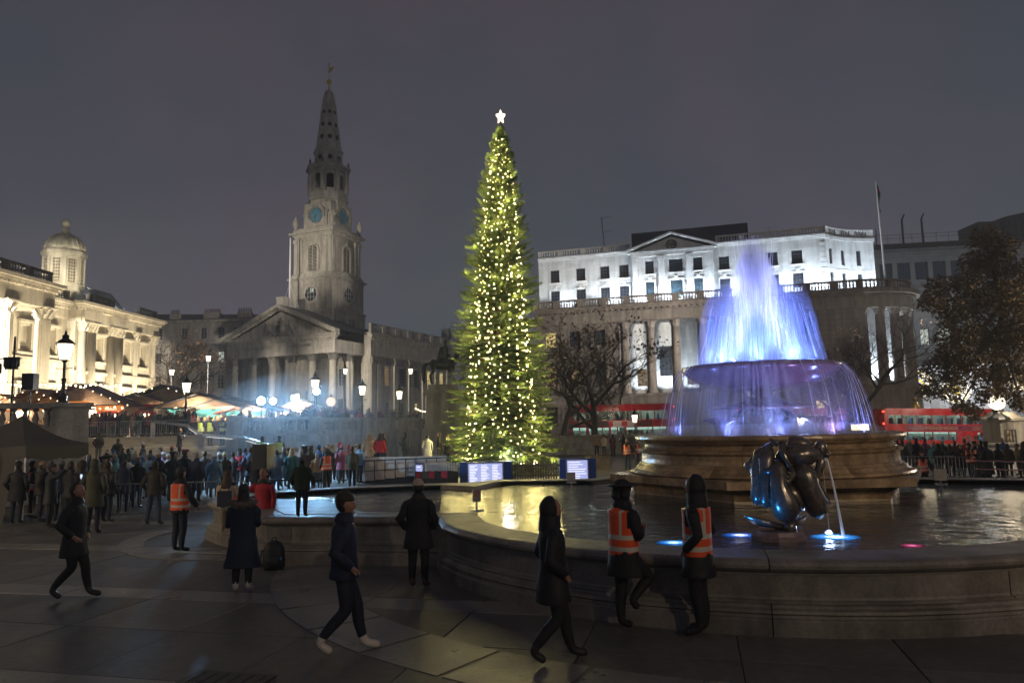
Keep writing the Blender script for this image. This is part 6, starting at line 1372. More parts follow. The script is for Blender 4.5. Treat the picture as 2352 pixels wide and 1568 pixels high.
RM = thing('ramp_panels', 'white boarded ramp side with black tube rail left of the christmas tree', 'ramp', (atY(838, 34), 34, 0)); pm_ = mat('white_board', (.52, .48, .45), .6, var=.12, vs=1)
xw = atY(1026, 34)-atY(838, 34); n = 8
for i in range(n): MB().box(i*xw/n+.01, (i+1)*xw/n-.01, 0, .05, .12+.35*i/n, 1.17).build('panel', pm_, RM)
mb = MB(); mb.box(0, xw, .1, 1.6, 0, .35); mb.build('deck', bus_dk, RM); mb = MB(); mb.tube([(0, -.15, 1.02), (xw, -.15, 1.1)], .02, 5); mb.tube([(0, -.15, .55), (xw, -.15, .75)], .016, 5); mb.tube([(0, -.15, .06), (xw, -.15, .42)], .02, 5)
for i in range(n+1): mb.tube([(i*xw/n, -.15, 0), (i*xw/n, -.15, 1.02+.08*i/n)], .018, 5)
mb.build('tube_rail', iron, RM)
blue_b = mat('blue_paint', (.008, .06, .30), .5, var=.1); lbx = emit('lightbox', (.50, .55, 1.0), .85); lbw = emit('lightbox_print', (1, 1, 1), 1.25)
def infobox(label, px0, px1, bx0, bx1, Y, ztop, lines, cols):
    x0, x1 = atY(px0, Y), atY(px1, Y); t = thing('information_board', label, 'information board', (x0, Y, 0), 0); a, b_ = atY(bx0, Y)-x0, atY(bx1, Y)-x0
    MB().box(0, x1-x0, 0, .5, 0, ztop).build('box', blue_b, t); MB().box(a-.06, b_+.06, -.06, -.01, ztop-1.0, ztop-.02).build('frame', steel, t); MB().box(a, b_, -.075, -.062, ztop-.95, ztop-.07).build('lit_panel', lbx, t)
    mb = MB(); r = random.Random(len(label)); w = (b_-a)/cols
    for c in range(cols):
        for i in range(lines):
            x = a+c*w+.05; l = (w-.12)*r.uniform(.55, 1); mb.box(x, x+l, -.082, -.077, ztop-.14-i*.80/lines-.028, ztop-.14-i*.80/lines)
    mb.build('printed_lines', lbw, t)
infobox('blue box with large lit information panel of three text columns under the tree', 1055, 1173, 1075, 1152, 33.0, .90, 12, 3)
infobox('blue box with small lit panel of centred text right of the picket fence', 1283, 1366, 1300, 1346, 33.2, .95, 8, 1)
infobox('narrow lit poster panel at the end of the white ramp', 953, 972, 955, 970, 32.6, .92, 4, 1)
def pickets(label, px0, px1, Y, m_, zt=.90):
    x0, x1 = atY(px0, Y), atY(px1, Y); t = thing('picket_fence', label, 'fence', (x0, Y, 0)); n = int((x1-x0)/.115); pk = MB().extr([(0, 0), (.07, 0), (.07, zt-.06), (.035, zt), (0, zt-.06)], 0, .02).mesh('picket', m_)
    for i in range(n): put('picket', pk, t, (i*.115, random.uniform(0, .004), random.uniform(-.01, .01)))
    mb = MB(); mb.box(0, x1-x0, .022, .06, .2, .27); mb.box(0, x1-x0, .022, .06, zt-.25, zt-.18); mb.build('rail', m_, t)
pickets('white picket fence between the ramp and the lit information panel', 976, 1055, 33.6, pm_); pickets('brown picket fence at the foot of the christmas tree', 1173, 1283, 33.4, mat('picket_brown', (.18, .14, .10), .8, var=.3, vs=3)); pickets('far picket fence right behind the small lit panel', 1340, 1400, 40, mat('picket_brown', (.18, .14, .10), .8), .8)
for i, (px, c, cn) in enumerate(((962, (.25, .01, .04), 'dark red'), (978, (.06, .10, .11), 'dark teal'), (992, (.45, .02, .07), 'pink topped'), (1006, (.03, .03, .035), 'plain black'), (1021, (.55, .03, .10), 'bright pink topped'), (1036, (.02, .02, .025), 'black, rightmost'))):
    t = thing('folding_board', 'leaning %s folded board in the row before the white picket fence' % cn, 'folded board', (atY(px, 32.2), 32.2, 0)); o_ = MB().box(-.2, .28, 0, .05, 0, .62).build('board', bus_dk, t); MB().box(-.18, .26, -.008, -.002, .3, .60).build('face', mat('board_%d' % i, c, .5), t); t.rotation_euler = (-.35, .12, .3)
for i, (px, py, Y, rz) in enumerate(((1095, 1137, 15.0, .1), (1312, 1094, 21.6, .05), (2160, 1090, 18.6, -.5))):
    d = ray(px, py); z = H+d.z*Y/d.y; t = thing('water_sign', ('small no entry to water sign on a post near the rounded pool corner', 'small white sign on a thin post far out in the pool', 'pale sign seen at an angle on a post in the pool at the right')[i], 'sign', (atY(px, Y, py), Y, .7), rz)
    w, h_ = ((.085, .13), (.12, .12), (.14, .14))[i]; MB().box(-w, w, 0, .012, z-.7-h_, z-.7+h_).build('plate', mat('sign_plate', (.38, .36, .36), .5, var=.15, vs=6), t); MB().box(-.02, .02, .013, .03, 0, z-.7+h_*.5).box(-.14, .14, -.04, .04, .1, .14).build('post', steel, t)
    if i == 0:
        mb = MB(); 
        for q in range(16): a, b_ = 2*pi*q/16, 2*pi*(q+1)/16; mb.extr([(.045*cos(a), .03+.045*sin(a)), (.06*cos(a), .03+.06*sin(a)), (.06*cos(b_), .03+.06*sin(b_)), (.045*cos(b_), .03+.045*sin(b_))], -.006, -.001)
        mb.extr([(-.04, -.002), (-.03, -.012), (.04, .062), (.03, .072)], -.006, -.001); mb.build('no_entry_ring', mat('sign_red', (.4, .03, .03), .5), t, (0, 0, z-.7)); text('NO ENTRY', .032, frame_d, t, (0, -.003, z-.7-.08), name='lettering', ext=.001)
# chain posts at the right
for i, px in enumerate((2230, 2262, 2290, 2335)):
    x = atY(px, 31.5); t = thing('barrier_post', 'black striped queue post with red and white chain at the right, %s' % ('leftmost', 'second from left', 'third from left', 'rightmost')[i], 'post', (x, 31.3+.2*(i % 2), gz(x)), 0, 'queue posts right of the fountain'); MB().lathe([(.17, 0), (.17, .32), (.05, .36), (.045, 1.0), (.08, 1.02), (.08, 1.1), (0, 1.12)], 12).build('post', spk_m, t); MB().lathe([(.175, .22), (.175, .27)], 12).build('band', gold, t)
chm = [mat('chain_red', (.5, .03, .03), .5), mat('chain_white', (.6, .6, .6), .5)]; ct = thing('plastic_chain', 'red and white chain strung between the queue posts at the right', 'chain', (0, 0, 0)); 
for zc_ in (1.0, .66):
    mb = MB()
    for i in range(60): x = atY(2228, 31.3)+i*.045; z = gz(x)+zc_-.03*sin(pi*((i % 20)/20)); mb.tube([(x, 31.2, z-.02), (x+.04, 31.2, z+.02)], .022, 4, i % 2)
    mb.build('chain', chm, ct)
bp_ = thing('backpack', 'black backpack standing on the ground against the pool wall', 'backpack', (G(640, 1300).x, 13.72, 0), .1)
bpm = mat('backpack_black', (.012, .013, .016), .6, var=.3, vs=8, bump=.3, bs=30); MB().lathe([(.17, 0), (.2, .06), (.2, .2), (.185, .36), (.13, .47), (.05, .51), (0, .515)], 16, sy=.62).build('bag', bpm, bp_, smooth=True)
MB().lathe([(.12, .05), (.15, .08), (.15, .22), (.1, .27), (0, .28)], 12, 0, -.07, sy=.6).build('pocket', bpm, bp_, smooth=True); MB().tube([(-.04, 0, .5), (-.03, 0, .56), (.03, 0, .56), (.04, 0, .5)], .012, 5).build('handle', bpm, bp_); MB().box(.13, .16, -.13, -.11, .18, .23).build('badge', mat('badge_blue', (.05, .2, .5), .5), bp_); MB().tube([(-.19, -.02, .35), (-.24, -.03, .2), (-.2, -.02, .05)], .018, 5).build('strap', bpm, bp_)

# ================================================================== bronze sea group in the pool
c0 = G(1808, 1245, .75); S_ = c0.y/FPX*1.0
def sp(px, py, dy=0.0):                                    # point of the sculpture (metres, from its base centre) read off as it stands in front view
    return ((px-1808)*S_, dy, (1240-py)*S_+.02)
ST = thing('bronze_sculpture', 'wet bronze figure group bending over the water on a round stone base', 'sculpture', (c0.x, c0.y+.35, .75))
mb = MB(); mb.lathe([(.40, -.3), (.40, .06), (.37, .07), (.36, .13), (0, .13)], 10); mb.build('base', bowl_m, ST)
def cs(x, y): return sp(1715+x*.1875, 980+y*.1875)          # sculpture coordinates on a 1568 wide grid
def body(pts, rad, name, n=12):
    m = MB(); m.tube([(p[0][0], p[1], p[0][2]) for p in pts], rad, n); return m
def addb(m, pts, rad, n=12, flat=1): m.tube([(p[0][0], p[1], p[0][2]) for p in pts], rad, n, flat=flat)
q = cs
# one continuous figure: torso leaning right, arms reaching down, head bowed; limbs rooted inside the trunk
mt = MB()
addb(mt, [(q(560, 470), .05), (q(640, 400), 0), (q(760, 400), -.04), (q(900, 380), -.05), (q(1000, 370), -.04), (q(1060, 340), -.02)], [.09, .155, .19, .17, .11, .07], 14)
addb(mt, [(q(700, 330), .05), (q(760, 230), .05), (q(850, 250), .02), (q(960, 310), -.02)], [.06, .10, .11, .09])
def hd(v, d): return v+Vector((.0, -.02 if d.z < .1 and d.x > .4 else 0, 0))
pt = q(1085, 310); mt.ball((pt[0], -.02, pt[2]), (.092, .085, .118), 14, 10); pt = q(1150, 390); mt.ball((pt[0], -.02, pt[2]), (.05, .055, .06), 10, 7); pt = q(1168, 350); mt.ball((pt[0]+.01, -.02, pt[2]), (.022, .02, .03), 8, 6); pt = q(1065, 330); mt.ball((pt[0], -.1, pt[2]), (.02, .015, .035), 6, 5)
addb(mt, [(q(1030, 400), -.03), (q(1060, 480), -.07), (q(1010, 600), -.09), (q(985, 700), -.05), (q(1080, 850), -.03), (q(1140, 960), -.03)], [.085, .075, .06, .05, .036, .026])
for k, (x, y) in enumerate(((1150, 1000), (1120, 1005), (1095, 995), (1155, 985), (1075, 970))): addb(mt, [(q(1120, 940), -.03+.012*k), (q(x, y-20), -.04+.012*k), (q(x-12, y+10), -.03+.012*k)], [.018, .013, .008], 6)
addb(mt, [(q(640, 330), -.08), (q(580, 250), -.12), (q(560, 370), -.17), (q(620, 500), -.19), (q(640, 590), -.17)], [.06, .06, .05, .042, .03])
for k, (x, y) in enumerate(((600, 610), (625, 630), (650, 640), (670, 610), (585, 580))): addb(mt, [(q(640, 570), -.18), (q(x, y-10), -.19+.01*k), (q(x+4, y+22), -.18+.01*k)], [.018, .013, .007], 6)
addb(mt, [(q(640, 480), -.0), (q(690, 620), -.12), (q(600, 700), -.2), (q(520, 690), -.22)], [.09, .055, .04, .025]); mt.build('figure', bronze_m, ST, smooth=True)
def lobe(name, pts, rad, n=16): m = MB(); addb(m, pts, rad, n); m.build(name, bronze_m, ST, smooth=True)
lobe('left_thigh', [(q(600, 440), -.02), (q(500, 560), -.10), (q(500, 760), -.14), (q(540, 940), -.15), (q(590, 1080), -.14), (q(620, 1170), -.1)], [.08, .135, .13, .20, .20, .10])
lobe('right_thigh', [(q(790, 500), -.02), (q(840, 640), -.06), (q(880, 800), -.06), (q(960, 960), -.05), (q(980, 1080), -.05), (q(960, 1150), -.04)], [.14, .19, .17, .165, .15, .08])
lobe('tail', [(q(520, 260), .12), (q(380, 380), .14), (q(330, 560), .12), (q(310, 760), .10), (q(290, 900), .10), (q(290, 1000), .08)], [.05, .12, .12, .10, .10, .06])
lobe('tail', [(q(470, 300), .02), (q(400, 450), .0), (q(390, 640), .0), (q(370, 820), .0), (q(370, 940), .0), (q(380, 1020), .0)], [.06, .12, .11, .085, .11, .06])
lobe('knee', [(q(330, 400), .2), (q(240, 520), .2), (q(290, 620), .16)], [.05, .085, .05]); lobe('hip_fold', [(q(330, 580), -.08), (q(430, 570), -.12), (q(560, 540), -.12)], [.03, .06, .04])
lobe('inner_fold', [(q(640, 720), .04), (q(700, 880), .02), (q(760, 1000), .02), (q(800, 1080), 0)], [.10, .15, .12, .05])
fm_ = MB()                                                # fluted tail fins at the foot
for sg, x1, y1 in ((-1, 70, 1110), (1, 850, 1110)):
    for k in range(7):
        t_ = k/6; addb(fm_, [(q(620, 1270), -.02), (q(620+(x1-620)*.5, 1225+30*t_-20), -.06+.04*k), (q(x1+(t_*150 if sg < 0 else -t_*60), y1+t_*110), -.08+.04*k)], [.05, .045, .012], 7)
fm_.build('tail_fins', bronze_m, ST, smooth=True); lobe('foot_stem', [(q(620, 1300), -.05), (q(620, 1180), -.1)], [.12, .07])
hf = MB(); addb(hf, [(q(560, 250), -.02), (q(520, 220), 0), (q(470, 190), 0)], [.05, .03, .018], 8)
for k in range(5): addb(hf, [(q(490, 200), 0), (q(455+k*10, 175+k*12), .01*k)], [.018, .008], 5)
hf.build('mermaid_hand', bronze_m, ST, smooth=True)
jt = MB(); A = q(1135, 420); B = q(1290, 1490)
pts = [(A[0]+(B[0]-A[0])*t_, -.03, A[2]-(A[2]-.02+0.0)*(t_**1.35)) for t_ in [i/9 for i in range(10)]]; jt.tube([(x, y, z) for x, y, z in pts], [.012, .013, .014, .014, .015, .016, .017, .018, .02, .024], 6)
jt.build('water_jet', strand, ST, smooth=True); MB().tube([tuple(Vector(q(1105, 520))), tuple(Vector((q(1130, 1190)[0], 0, .05)))], .003, 4).build('water_trickle', strand, ST)
def lamp_glow_disc(label, px, py, r, c1, c2, s, e_):
    c = G(px, py, .757); t = thing('pool_glow', label, 'pool light', tuple(c), 0, 'painted glow of lamps under the pool surface'); m = emit('pool_glow_%d' % px, c1, s); nt = m.node_tree; em_ = [n for n in nt.nodes if n.type == 'EMISSION'][0]
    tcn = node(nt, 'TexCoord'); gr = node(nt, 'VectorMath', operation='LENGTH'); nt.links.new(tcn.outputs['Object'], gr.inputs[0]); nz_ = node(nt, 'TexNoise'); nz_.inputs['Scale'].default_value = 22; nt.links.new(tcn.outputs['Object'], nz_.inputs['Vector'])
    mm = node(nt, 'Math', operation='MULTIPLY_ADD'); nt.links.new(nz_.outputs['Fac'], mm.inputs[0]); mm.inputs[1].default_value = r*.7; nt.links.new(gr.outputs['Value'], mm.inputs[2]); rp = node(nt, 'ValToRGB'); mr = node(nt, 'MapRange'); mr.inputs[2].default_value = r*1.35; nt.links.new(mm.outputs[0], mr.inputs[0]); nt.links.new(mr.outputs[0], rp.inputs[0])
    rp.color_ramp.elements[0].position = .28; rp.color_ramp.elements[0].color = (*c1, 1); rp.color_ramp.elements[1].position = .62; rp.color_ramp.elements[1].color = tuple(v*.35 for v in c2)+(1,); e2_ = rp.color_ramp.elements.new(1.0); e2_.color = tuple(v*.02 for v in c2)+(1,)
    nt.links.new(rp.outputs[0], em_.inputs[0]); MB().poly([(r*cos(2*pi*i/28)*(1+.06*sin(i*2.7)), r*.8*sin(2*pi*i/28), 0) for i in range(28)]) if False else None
    mb = MB(); mb.poly([(r*cos(2*pi*i/28)*(1+.10*sin(i*2.7)), r*.8*sin(2*pi*i/28)*(1+.1*sin(i*4.1)), 0) for i in range(28)]); mb.build('lens', m, t)  # surface disc painted with the spread glow of a lamp under water
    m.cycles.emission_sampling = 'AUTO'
lamp_glow_disc('bright bluish white lamp glow on the water right of the bronze sculpture', 1918, 1232, .36, (.75, .92, 1), (.06, .34, 1), 3.2, 26)
lamp_glow_disc('bluish white lamp glow on the water left of the bronze sculpture', 1700, 1228, .28, (.8, .85, 1), (.05, .2, .9), 2.2, 16)
lamp_glow_disc('blue lamp glow on the water at the pool edge between the two leaning stewards', 1548, 1245, .26, (.5, .8, 1), (.04, .3, 1), 2.6, 14)
lamp_glow_disc('small pink lamp glow on the water at the right', 2095, 1252, .17, (1, .25, .45), (.8, .1, .3), 1.2, 4)
lamp('SPOT', (c0.x-.9, c0.y-.1, .82), 60, (.04, .32, 1), .08, (c0.x-.2, c0.y+.3, 1.6), 80, .6, 'pool_lamp_light')
lamp('SPOT', (c0.x+1.1, c0.y+1.2, .82), 45, (.35, .5, 1), .08, (c0.x+.2, c0.y+.3, 1.5), 80, .6, 'pool_lamp_light')
# ================================================================== people
random.seed(99)
skin_m = mat('skin', (.36, .20, .14), .5, var=.12, vs=8); shoe_m = mat('shoe_dark', (.02, .018, .016), .4); shoe_w = mat('shoe_white', (.62, .56, .50), .5, var=.1)
tr_m = {'black': mat('trousers_black', (.010, .010, .012), .8, var=.3, vs=5, bump=.4, bs=7), 'jeans': mat('jeans_blue', (.035, .055, .09), .8, var=.3, vs=6, bump=.4, bs=8), 'navy': mat('trousers_navy', (.010, .014, .030), .8, var=.3, vs=5, bump=.4, bs=7),
        'khaki': mat('trousers_khaki', (.25, .21, .16), .8, var=.2, vs=5, bump=.5, bs=6), 'grey': mat('trousers_grey', (.08, .08, .085), .8, var=.3, vs=5)}
cloth = mat('coat_cloth', (1, 1, 1), .75, var=.28, vs=6, bump=.45, bs=9, objcol=True); hair_m = mat('hair', (1, 1, 1), .6, var=.5, vs=14, bump=.5, bs=60, objcol=True)
orange = mat('hi_vis_orange', (.85, .10, .015), .65, var=.12, vs=7, bump=.4, bs=8); yellow = mat('hi_vis_yellow', (.55, .75, .02), .65, var=.12, vs=7, bump=.4, bs=8); refl = mat('reflective_strip', (.62, .58, .50), .35, var=.1)
ARM = {'down': ((.25, -.03, 1.14), (.265, .05, .90), (.26, .08, .82)), 'pocket': ((.285, -.09, 1.15), (.23, .07, .99), (.17, .12, .94)), 'phone': ((.235, .02, 1.13), (.13, .27, 1.24), (.09, .31, 1.31)),
       'up': ((.24, .2, 1.42), (.12, .34, 1.60), (.08, .36, 1.67)), 'fold': ((.25, .04, 1.14), (.04, .215, 1.20), (-.07, .215, 1.22)), 'reach': ((.42, .02, 1.24), (.60, .06, 1.10), (.68, .08, 1.06)), 'side': ((.30, .0, 1.16), (.30, .16, .98), (.28, .22, .92))}
LEG = {'stand': (((.10, .02, .50), (.105, -.02, .09), (.125, .17, .045)), ((.10, .02, .50), (.105, -.02, .09), (.125, .17, .045))),
       'wide': (((.13, .02, .50), (.17, -.02, .09), (.20, .17, .045)), ((.13, .02, .50), (.17, -.02, .09), (.20, .17, .045))),
       'walk': (((.09, .20, .52), (.09, .28, .10), (.09, .44, .06)), ((.09, -.02, .50), (.09, -.36, .16), (.09, -.26, .05))),
       'stride': (((.09, .14, .50), (.09, .22, .085), (.10, .40, .045)), ((.09, .03, .49), (.09, -.27, .15), (.09, -.12, .045))),
       'lean': (((.10, .02, .50), (.10, .0, .09), (.11, .17, .04)), ((.10, .30, .62), (.10, .02, .38), (.10, .10, .28)))}
def skin_mesh(V, Eg, root, name, sub=1):
    names = list(V); me = bpy.data.meshes.new(name); me.from_pydata([V[n][:3] for n in names], [(names.index(a), names.index(b)) for a, b in Eg], [])
    o = bpy.data.objects.new(name, me); COL.objects.link(o); o.modifiers.new('s', 'SKIN').use_smooth_shade = True; sd = me.skin_vertices[0].data
    for i, n in enumerate(names): r = V[n][3]; sd[i].radius = (r, r) if not hasattr(r, '__len__') else r; sd[i].use_root = (n == root)
    m2 = o.modifiers.new('u', 'SUBSURF'); m2.levels = sub; m2.render_levels = sub
    dg = bpy.context.evaluated_depsgraph_get(); out = bpy.data.meshes.new_from_object(o.evaluated_get(dg)); bpy.data.objects.remove(o); bpy.data.meshes.remove(me); out.name = name; return out
BODY = {}
def body_mesh(armL, armR, legs, fine=False):
    k = (armL, armR, legs, fine)
    if k in BODY: return BODY[k]
    V = {'pelvis': (0, 0, .96, .125), 'waist': (0, 0, 1.12, .11), 'chest': (0, .0, 1.32, .135), 'collar': (0, -.01, 1.44, .09), 'neck': (0, 0, 1.52, .052), 'skull': (0, .012, 1.60, .055)}
    Eg = [('pelvis', 'waist'), ('waist', 'chest'), ('chest', 'collar'), ('collar', 'neck'), ('neck', 'skull')]
    for s, arm, lg in ((-1, armL, LEG[legs][0]), (1, armR, LEG[legs][1])):
        e_, w, h_ = ARM[arm]; n = 'L' if s < 0 else 'R'
        V['sh'+n] = (s*.185, 0, 1.41, .06); V['el'+n] = (s*e_[0], e_[1], e_[2], .045); V['wr'+n] = (s*w[0], w[1], w[2], .030); V['ha'+n] = (s*h_[0], h_[1], h_[2], .034)
        V['hip'+n] = (s*.09, 0, .90, .105); V['kn'+n] = (s*lg[0][0], lg[0][1], lg[0][2], .078); V['ca'+n] = (s*(lg[0][0]*.55+lg[1][0]*.45), lg[0][1]*.55+lg[1][1]*.45-.02, lg[0][2]*.55+lg[1][2]*.45, .068)
        V['an'+n] = (s*lg[1][0], lg[1][1], lg[1][2], .052); V['to'+n] = (s*lg[2][0], lg[2][1], lg[2][2], .046)
        Eg += [('collar', 'sh'+n), ('sh'+n, 'el'+n), ('el'+n, 'wr'+n), ('wr'+n, 'ha'+n), ('pelvis', 'hip'+n), ('hip'+n, 'kn'+n), ('kn'+n, 'ca'+n), ('ca'+n, 'an'+n), ('an'+n, 'to'+n)]
        if fine:
            hd = Vector(V['ha'+n][:3]); dr = (hd-Vector(V['wr'+n][:3])).normalized(); sd_ = dr.cross(Vector((0, 1, .1))).normalized()
            if sd_.length < .1: sd_ = Vector((1, 0, 0))
            cu = Vector((-s*.3, .3, 0))
            for q in range(4):
                b_ = hd+sd_*(.024-.016*q)+dr*.02; l = (.05, .058, .054, .042)[q]; m_ = b_+dr*l*.55+cu*.01; t_ = m_+dr*l*.5+cu*.04
                V['f%s%d' % (n, q)] = (*m_, .0095); V['g%s%d' % (n, q)] = (*t_, .008); Eg += [('ha'+n, 'f%s%d' % (n, q)), ('f%s%d' % (n, q), 'g%s%d' % (n, q))]
            t_ = hd+sd_*.045+dr*.0; V['t'+n] = (*t_, .011); t2 = t_+dr*.035+sd_*.008; V['u'+n] = (*t2, .009); Eg += [('ha'+n, 't'+n), ('t'+n, 'u'+n)]
    me = skin_mesh(V, Eg, 'pelvis', 'body', 1 if not fine else 2)
    mb = MB(); mb.v = [tuple(v.co) for v in me.vertices]; mb.f = [tuple(p.vertices) for p in me.polygons]; hands = [Vector(V['haL'][:3]), Vector(V['haR'][:3])]; feet = [Vector(V['toL'][:3]), Vector(V['toR'][:3]), Vector(V['anL'][:3]), Vector(V['anR'][:3])]
    for f in mb.f:
        c = sum((Vector(mb.v[i]) for i in f), Vector())/len(f)
        if c.z > 1.505: mi = 0
        elif min((c-h_).length for h_ in hands) < (.13 if fine else .09) and c.z > .7: mi = 0
        elif min((c-h_).length for h_ in feet) < .10 and c.z < .36: mi = 2
        elif c.z < .98 and abs(c.x) < .22: mi = 1
        else: mi = 3
        mb.m.append(mi)
    def face(q, d):                     # brow, eye hollows, nose, chin, jaw
        x, y, z = q
        if d.y > 0:
            if d.z < -.1: y += .010*max(0, 1-abs(d.x)*2)*(1 if d.z < -.5 else .4)
            y += -.006*max(0, 1-abs(abs(d.x)-.38)*5)*max(0, 1-abs(d.z-.05)*5)
        if d.z < -.3: x *= .86+.1*(d.z+1)
        if d.z < -.2 and d.y < 0: y += .02*abs(d.z)
        return Vector((x, y, z))
    mb.ball((0, .018, 1.665), (.076, .096, .122), 14, 12, 0, face); mb.ball((0, .116, 1.648), (.015, .020, .028), 6, 5, 0); mb.ball((0, .108, 1.602), (.026, .010, .010), 8, 4, 4 if fine else 0); mb.ball((0, .085, 1.568), (.032, .03, .022), 8, 5, 0)
    for s in (-1, 1):
        mb.ball((s*.078, .008, 1.655), (.012, .022, .032), 6, 5, 0)
        if fine: mb.ball((s*.030, .102, 1.676), (.013, .008, .009), 7, 5, 5); mb.tube([(s*.048, .098, 1.70), (s*.03, .108, 1.704), (s*.014, .106, 1.699)], .005, 4, 5)
    BODY[k] = mb.mesh('body', [skin_m, tr_m['black'], shoe_m, tr_m['black'], mat('lip', (.25, .08, .07), .5), mat('eye_dark', (.01, .008, .006), .2)], True); return BODY[k]
def loft(secs, n=18, mi=0, mb=None, wr=.0, capt=False):
    mb = mb or MB(); b = len(mb.v)
    for j, (z, rx, ry, yo, xo) in enumerate(secs):
        for i in range(n):
            a = 2*pi*i/n; k = 1+wr*sin(3*a+z*9)+wr*.7*sin(7*a-z*21); mb.v.append((xo+rx*cos(a)*k, yo+ry*sin(a)*k, z))
    for j in range(len(secs)-1):
        for i in range(n): i2 = (i+1) % n; mb.f.append((b+j*n+i, b+j*n+i2, b+(j+1)*n+i2, b+(j+1)*n+i)); mb.m.append(mi)
    if capt: mb.f.append(tuple(b+(len(secs)-1)*n+i for i in range(n))); mb.m.append(mi); mb.f.append(tuple(b+i for i in range(n-1, -1, -1))); mb.m.append(mi)
    return mb
COAT = {}
def coat_mesh(kind, armL, armR):
    k = (kind, armL, armR)
    if k in COAT: return COAT[k]
    f = {'jacket': 1.0, 'coat': 1.03, 'long': 1.05, 'puffer': 1.16, 'top': .92}[kind]; hem = {'jacket': .84, 'coat': .66, 'long': .42, 'puffer': .80, 'top': .90}[kind]
    fl = {'jacket': 1.0, 'coat': 1.12, 'long': 1.28, 'puffer': 1.05, 'top': 1.0}[kind]
    s = [(hem, .215*fl, .165*fl, 0, 0), (hem+.01, .22*fl, .168*fl, 0, 0), ((hem+1.0)/2, .212*(1+fl)/2, .158*(1+fl)/2, 0, 0), (1.0, .200, .145, 0, 0), (1.10, .19, .138, 0, 0), (1.22, .20, .142, 0, 0), (1.33, .212, .145, 0, 0), (1.40, .21, .130, -.005, 0), (1.445, .175, .105, -.01, 0), (1.475, .12, .088, -.01, 0), (1.50, .088, .086, 0, 0), (1.55, .082, .082, .006, 0), (1.575, .076, .078, .010, 0), (1.578, .06, .06, .01, 0)]
    if kind == 'puffer':
        z = .82; s2 = []
        while z < 1.42: 
            for u in (0, .035, .07):
                zz = z+u; w = 1+.035*sin(pi*(u/.07)); t = (zz-.82)/.6; s2.append((zz, (.205-.012*sin(pi*t))*w, (.158-.01*sin(pi*t))*w, 0, 0))
            z += .075
        s = [(hem, .18, .14, 0, 0)]+s2+s[8:]
    s = [(z, rx*f, ry*f, y, x) for z, rx, ry, y, x in s]; s3 = []
    for q0, q1 in zip(s, s[1:]):
        m_ = max(1, int(abs(q1[0]-q0[0])/.035)); s3 += [tuple(q0[c_]+(q1[c_]-q0[c_])*j/m_ for c_ in range(5)) for j in range(m_)]
    mb = loft(s3+[s[-1]], 32, wr=.010)
    for sd, arm in ((-1, armL), (1, armR)):
        e_, w, h_ = ARM[arm]; A, B, C_ = Vector((sd*.165, 0, 1.405)), Vector((sd*e_[0], e_[1], e_[2])), Vector((sd*w[0], w[1], w[2])); C_ = B.lerp(C_, 1.06)
        pts = [A, A.lerp(B, .3)+Vector((sd*.015, 0, .01)), A.lerp(B, .7), B, B.lerp(C_, .35), B.lerp(C_, .75), C_]; mb.tube(pts, [.075*f, .078*f, .066*f, .062*f, .062*f, .056*f, .050*f], 12)
    sd_ = len(COAT)*3.7; out = []
    for (x, y, z) in mb.v:                # soft folds and creases in the cloth
        p = Vector((x*5, y*5, z*3+sd_)); q = Vector((x*13, y*13, z*8-sd_)); k_ = 1+(.075*noise.noise(p)+.045*noise.noise(q))*(1 if z < 1.42 else .3)
        out.append((x*k_, y*k_, z+.012*noise.noise(p+Vector((9, 0, 0)))))
    mb.v = out; COAT[k] = mb.mesh(kind, cloth, True); return COAT[k]
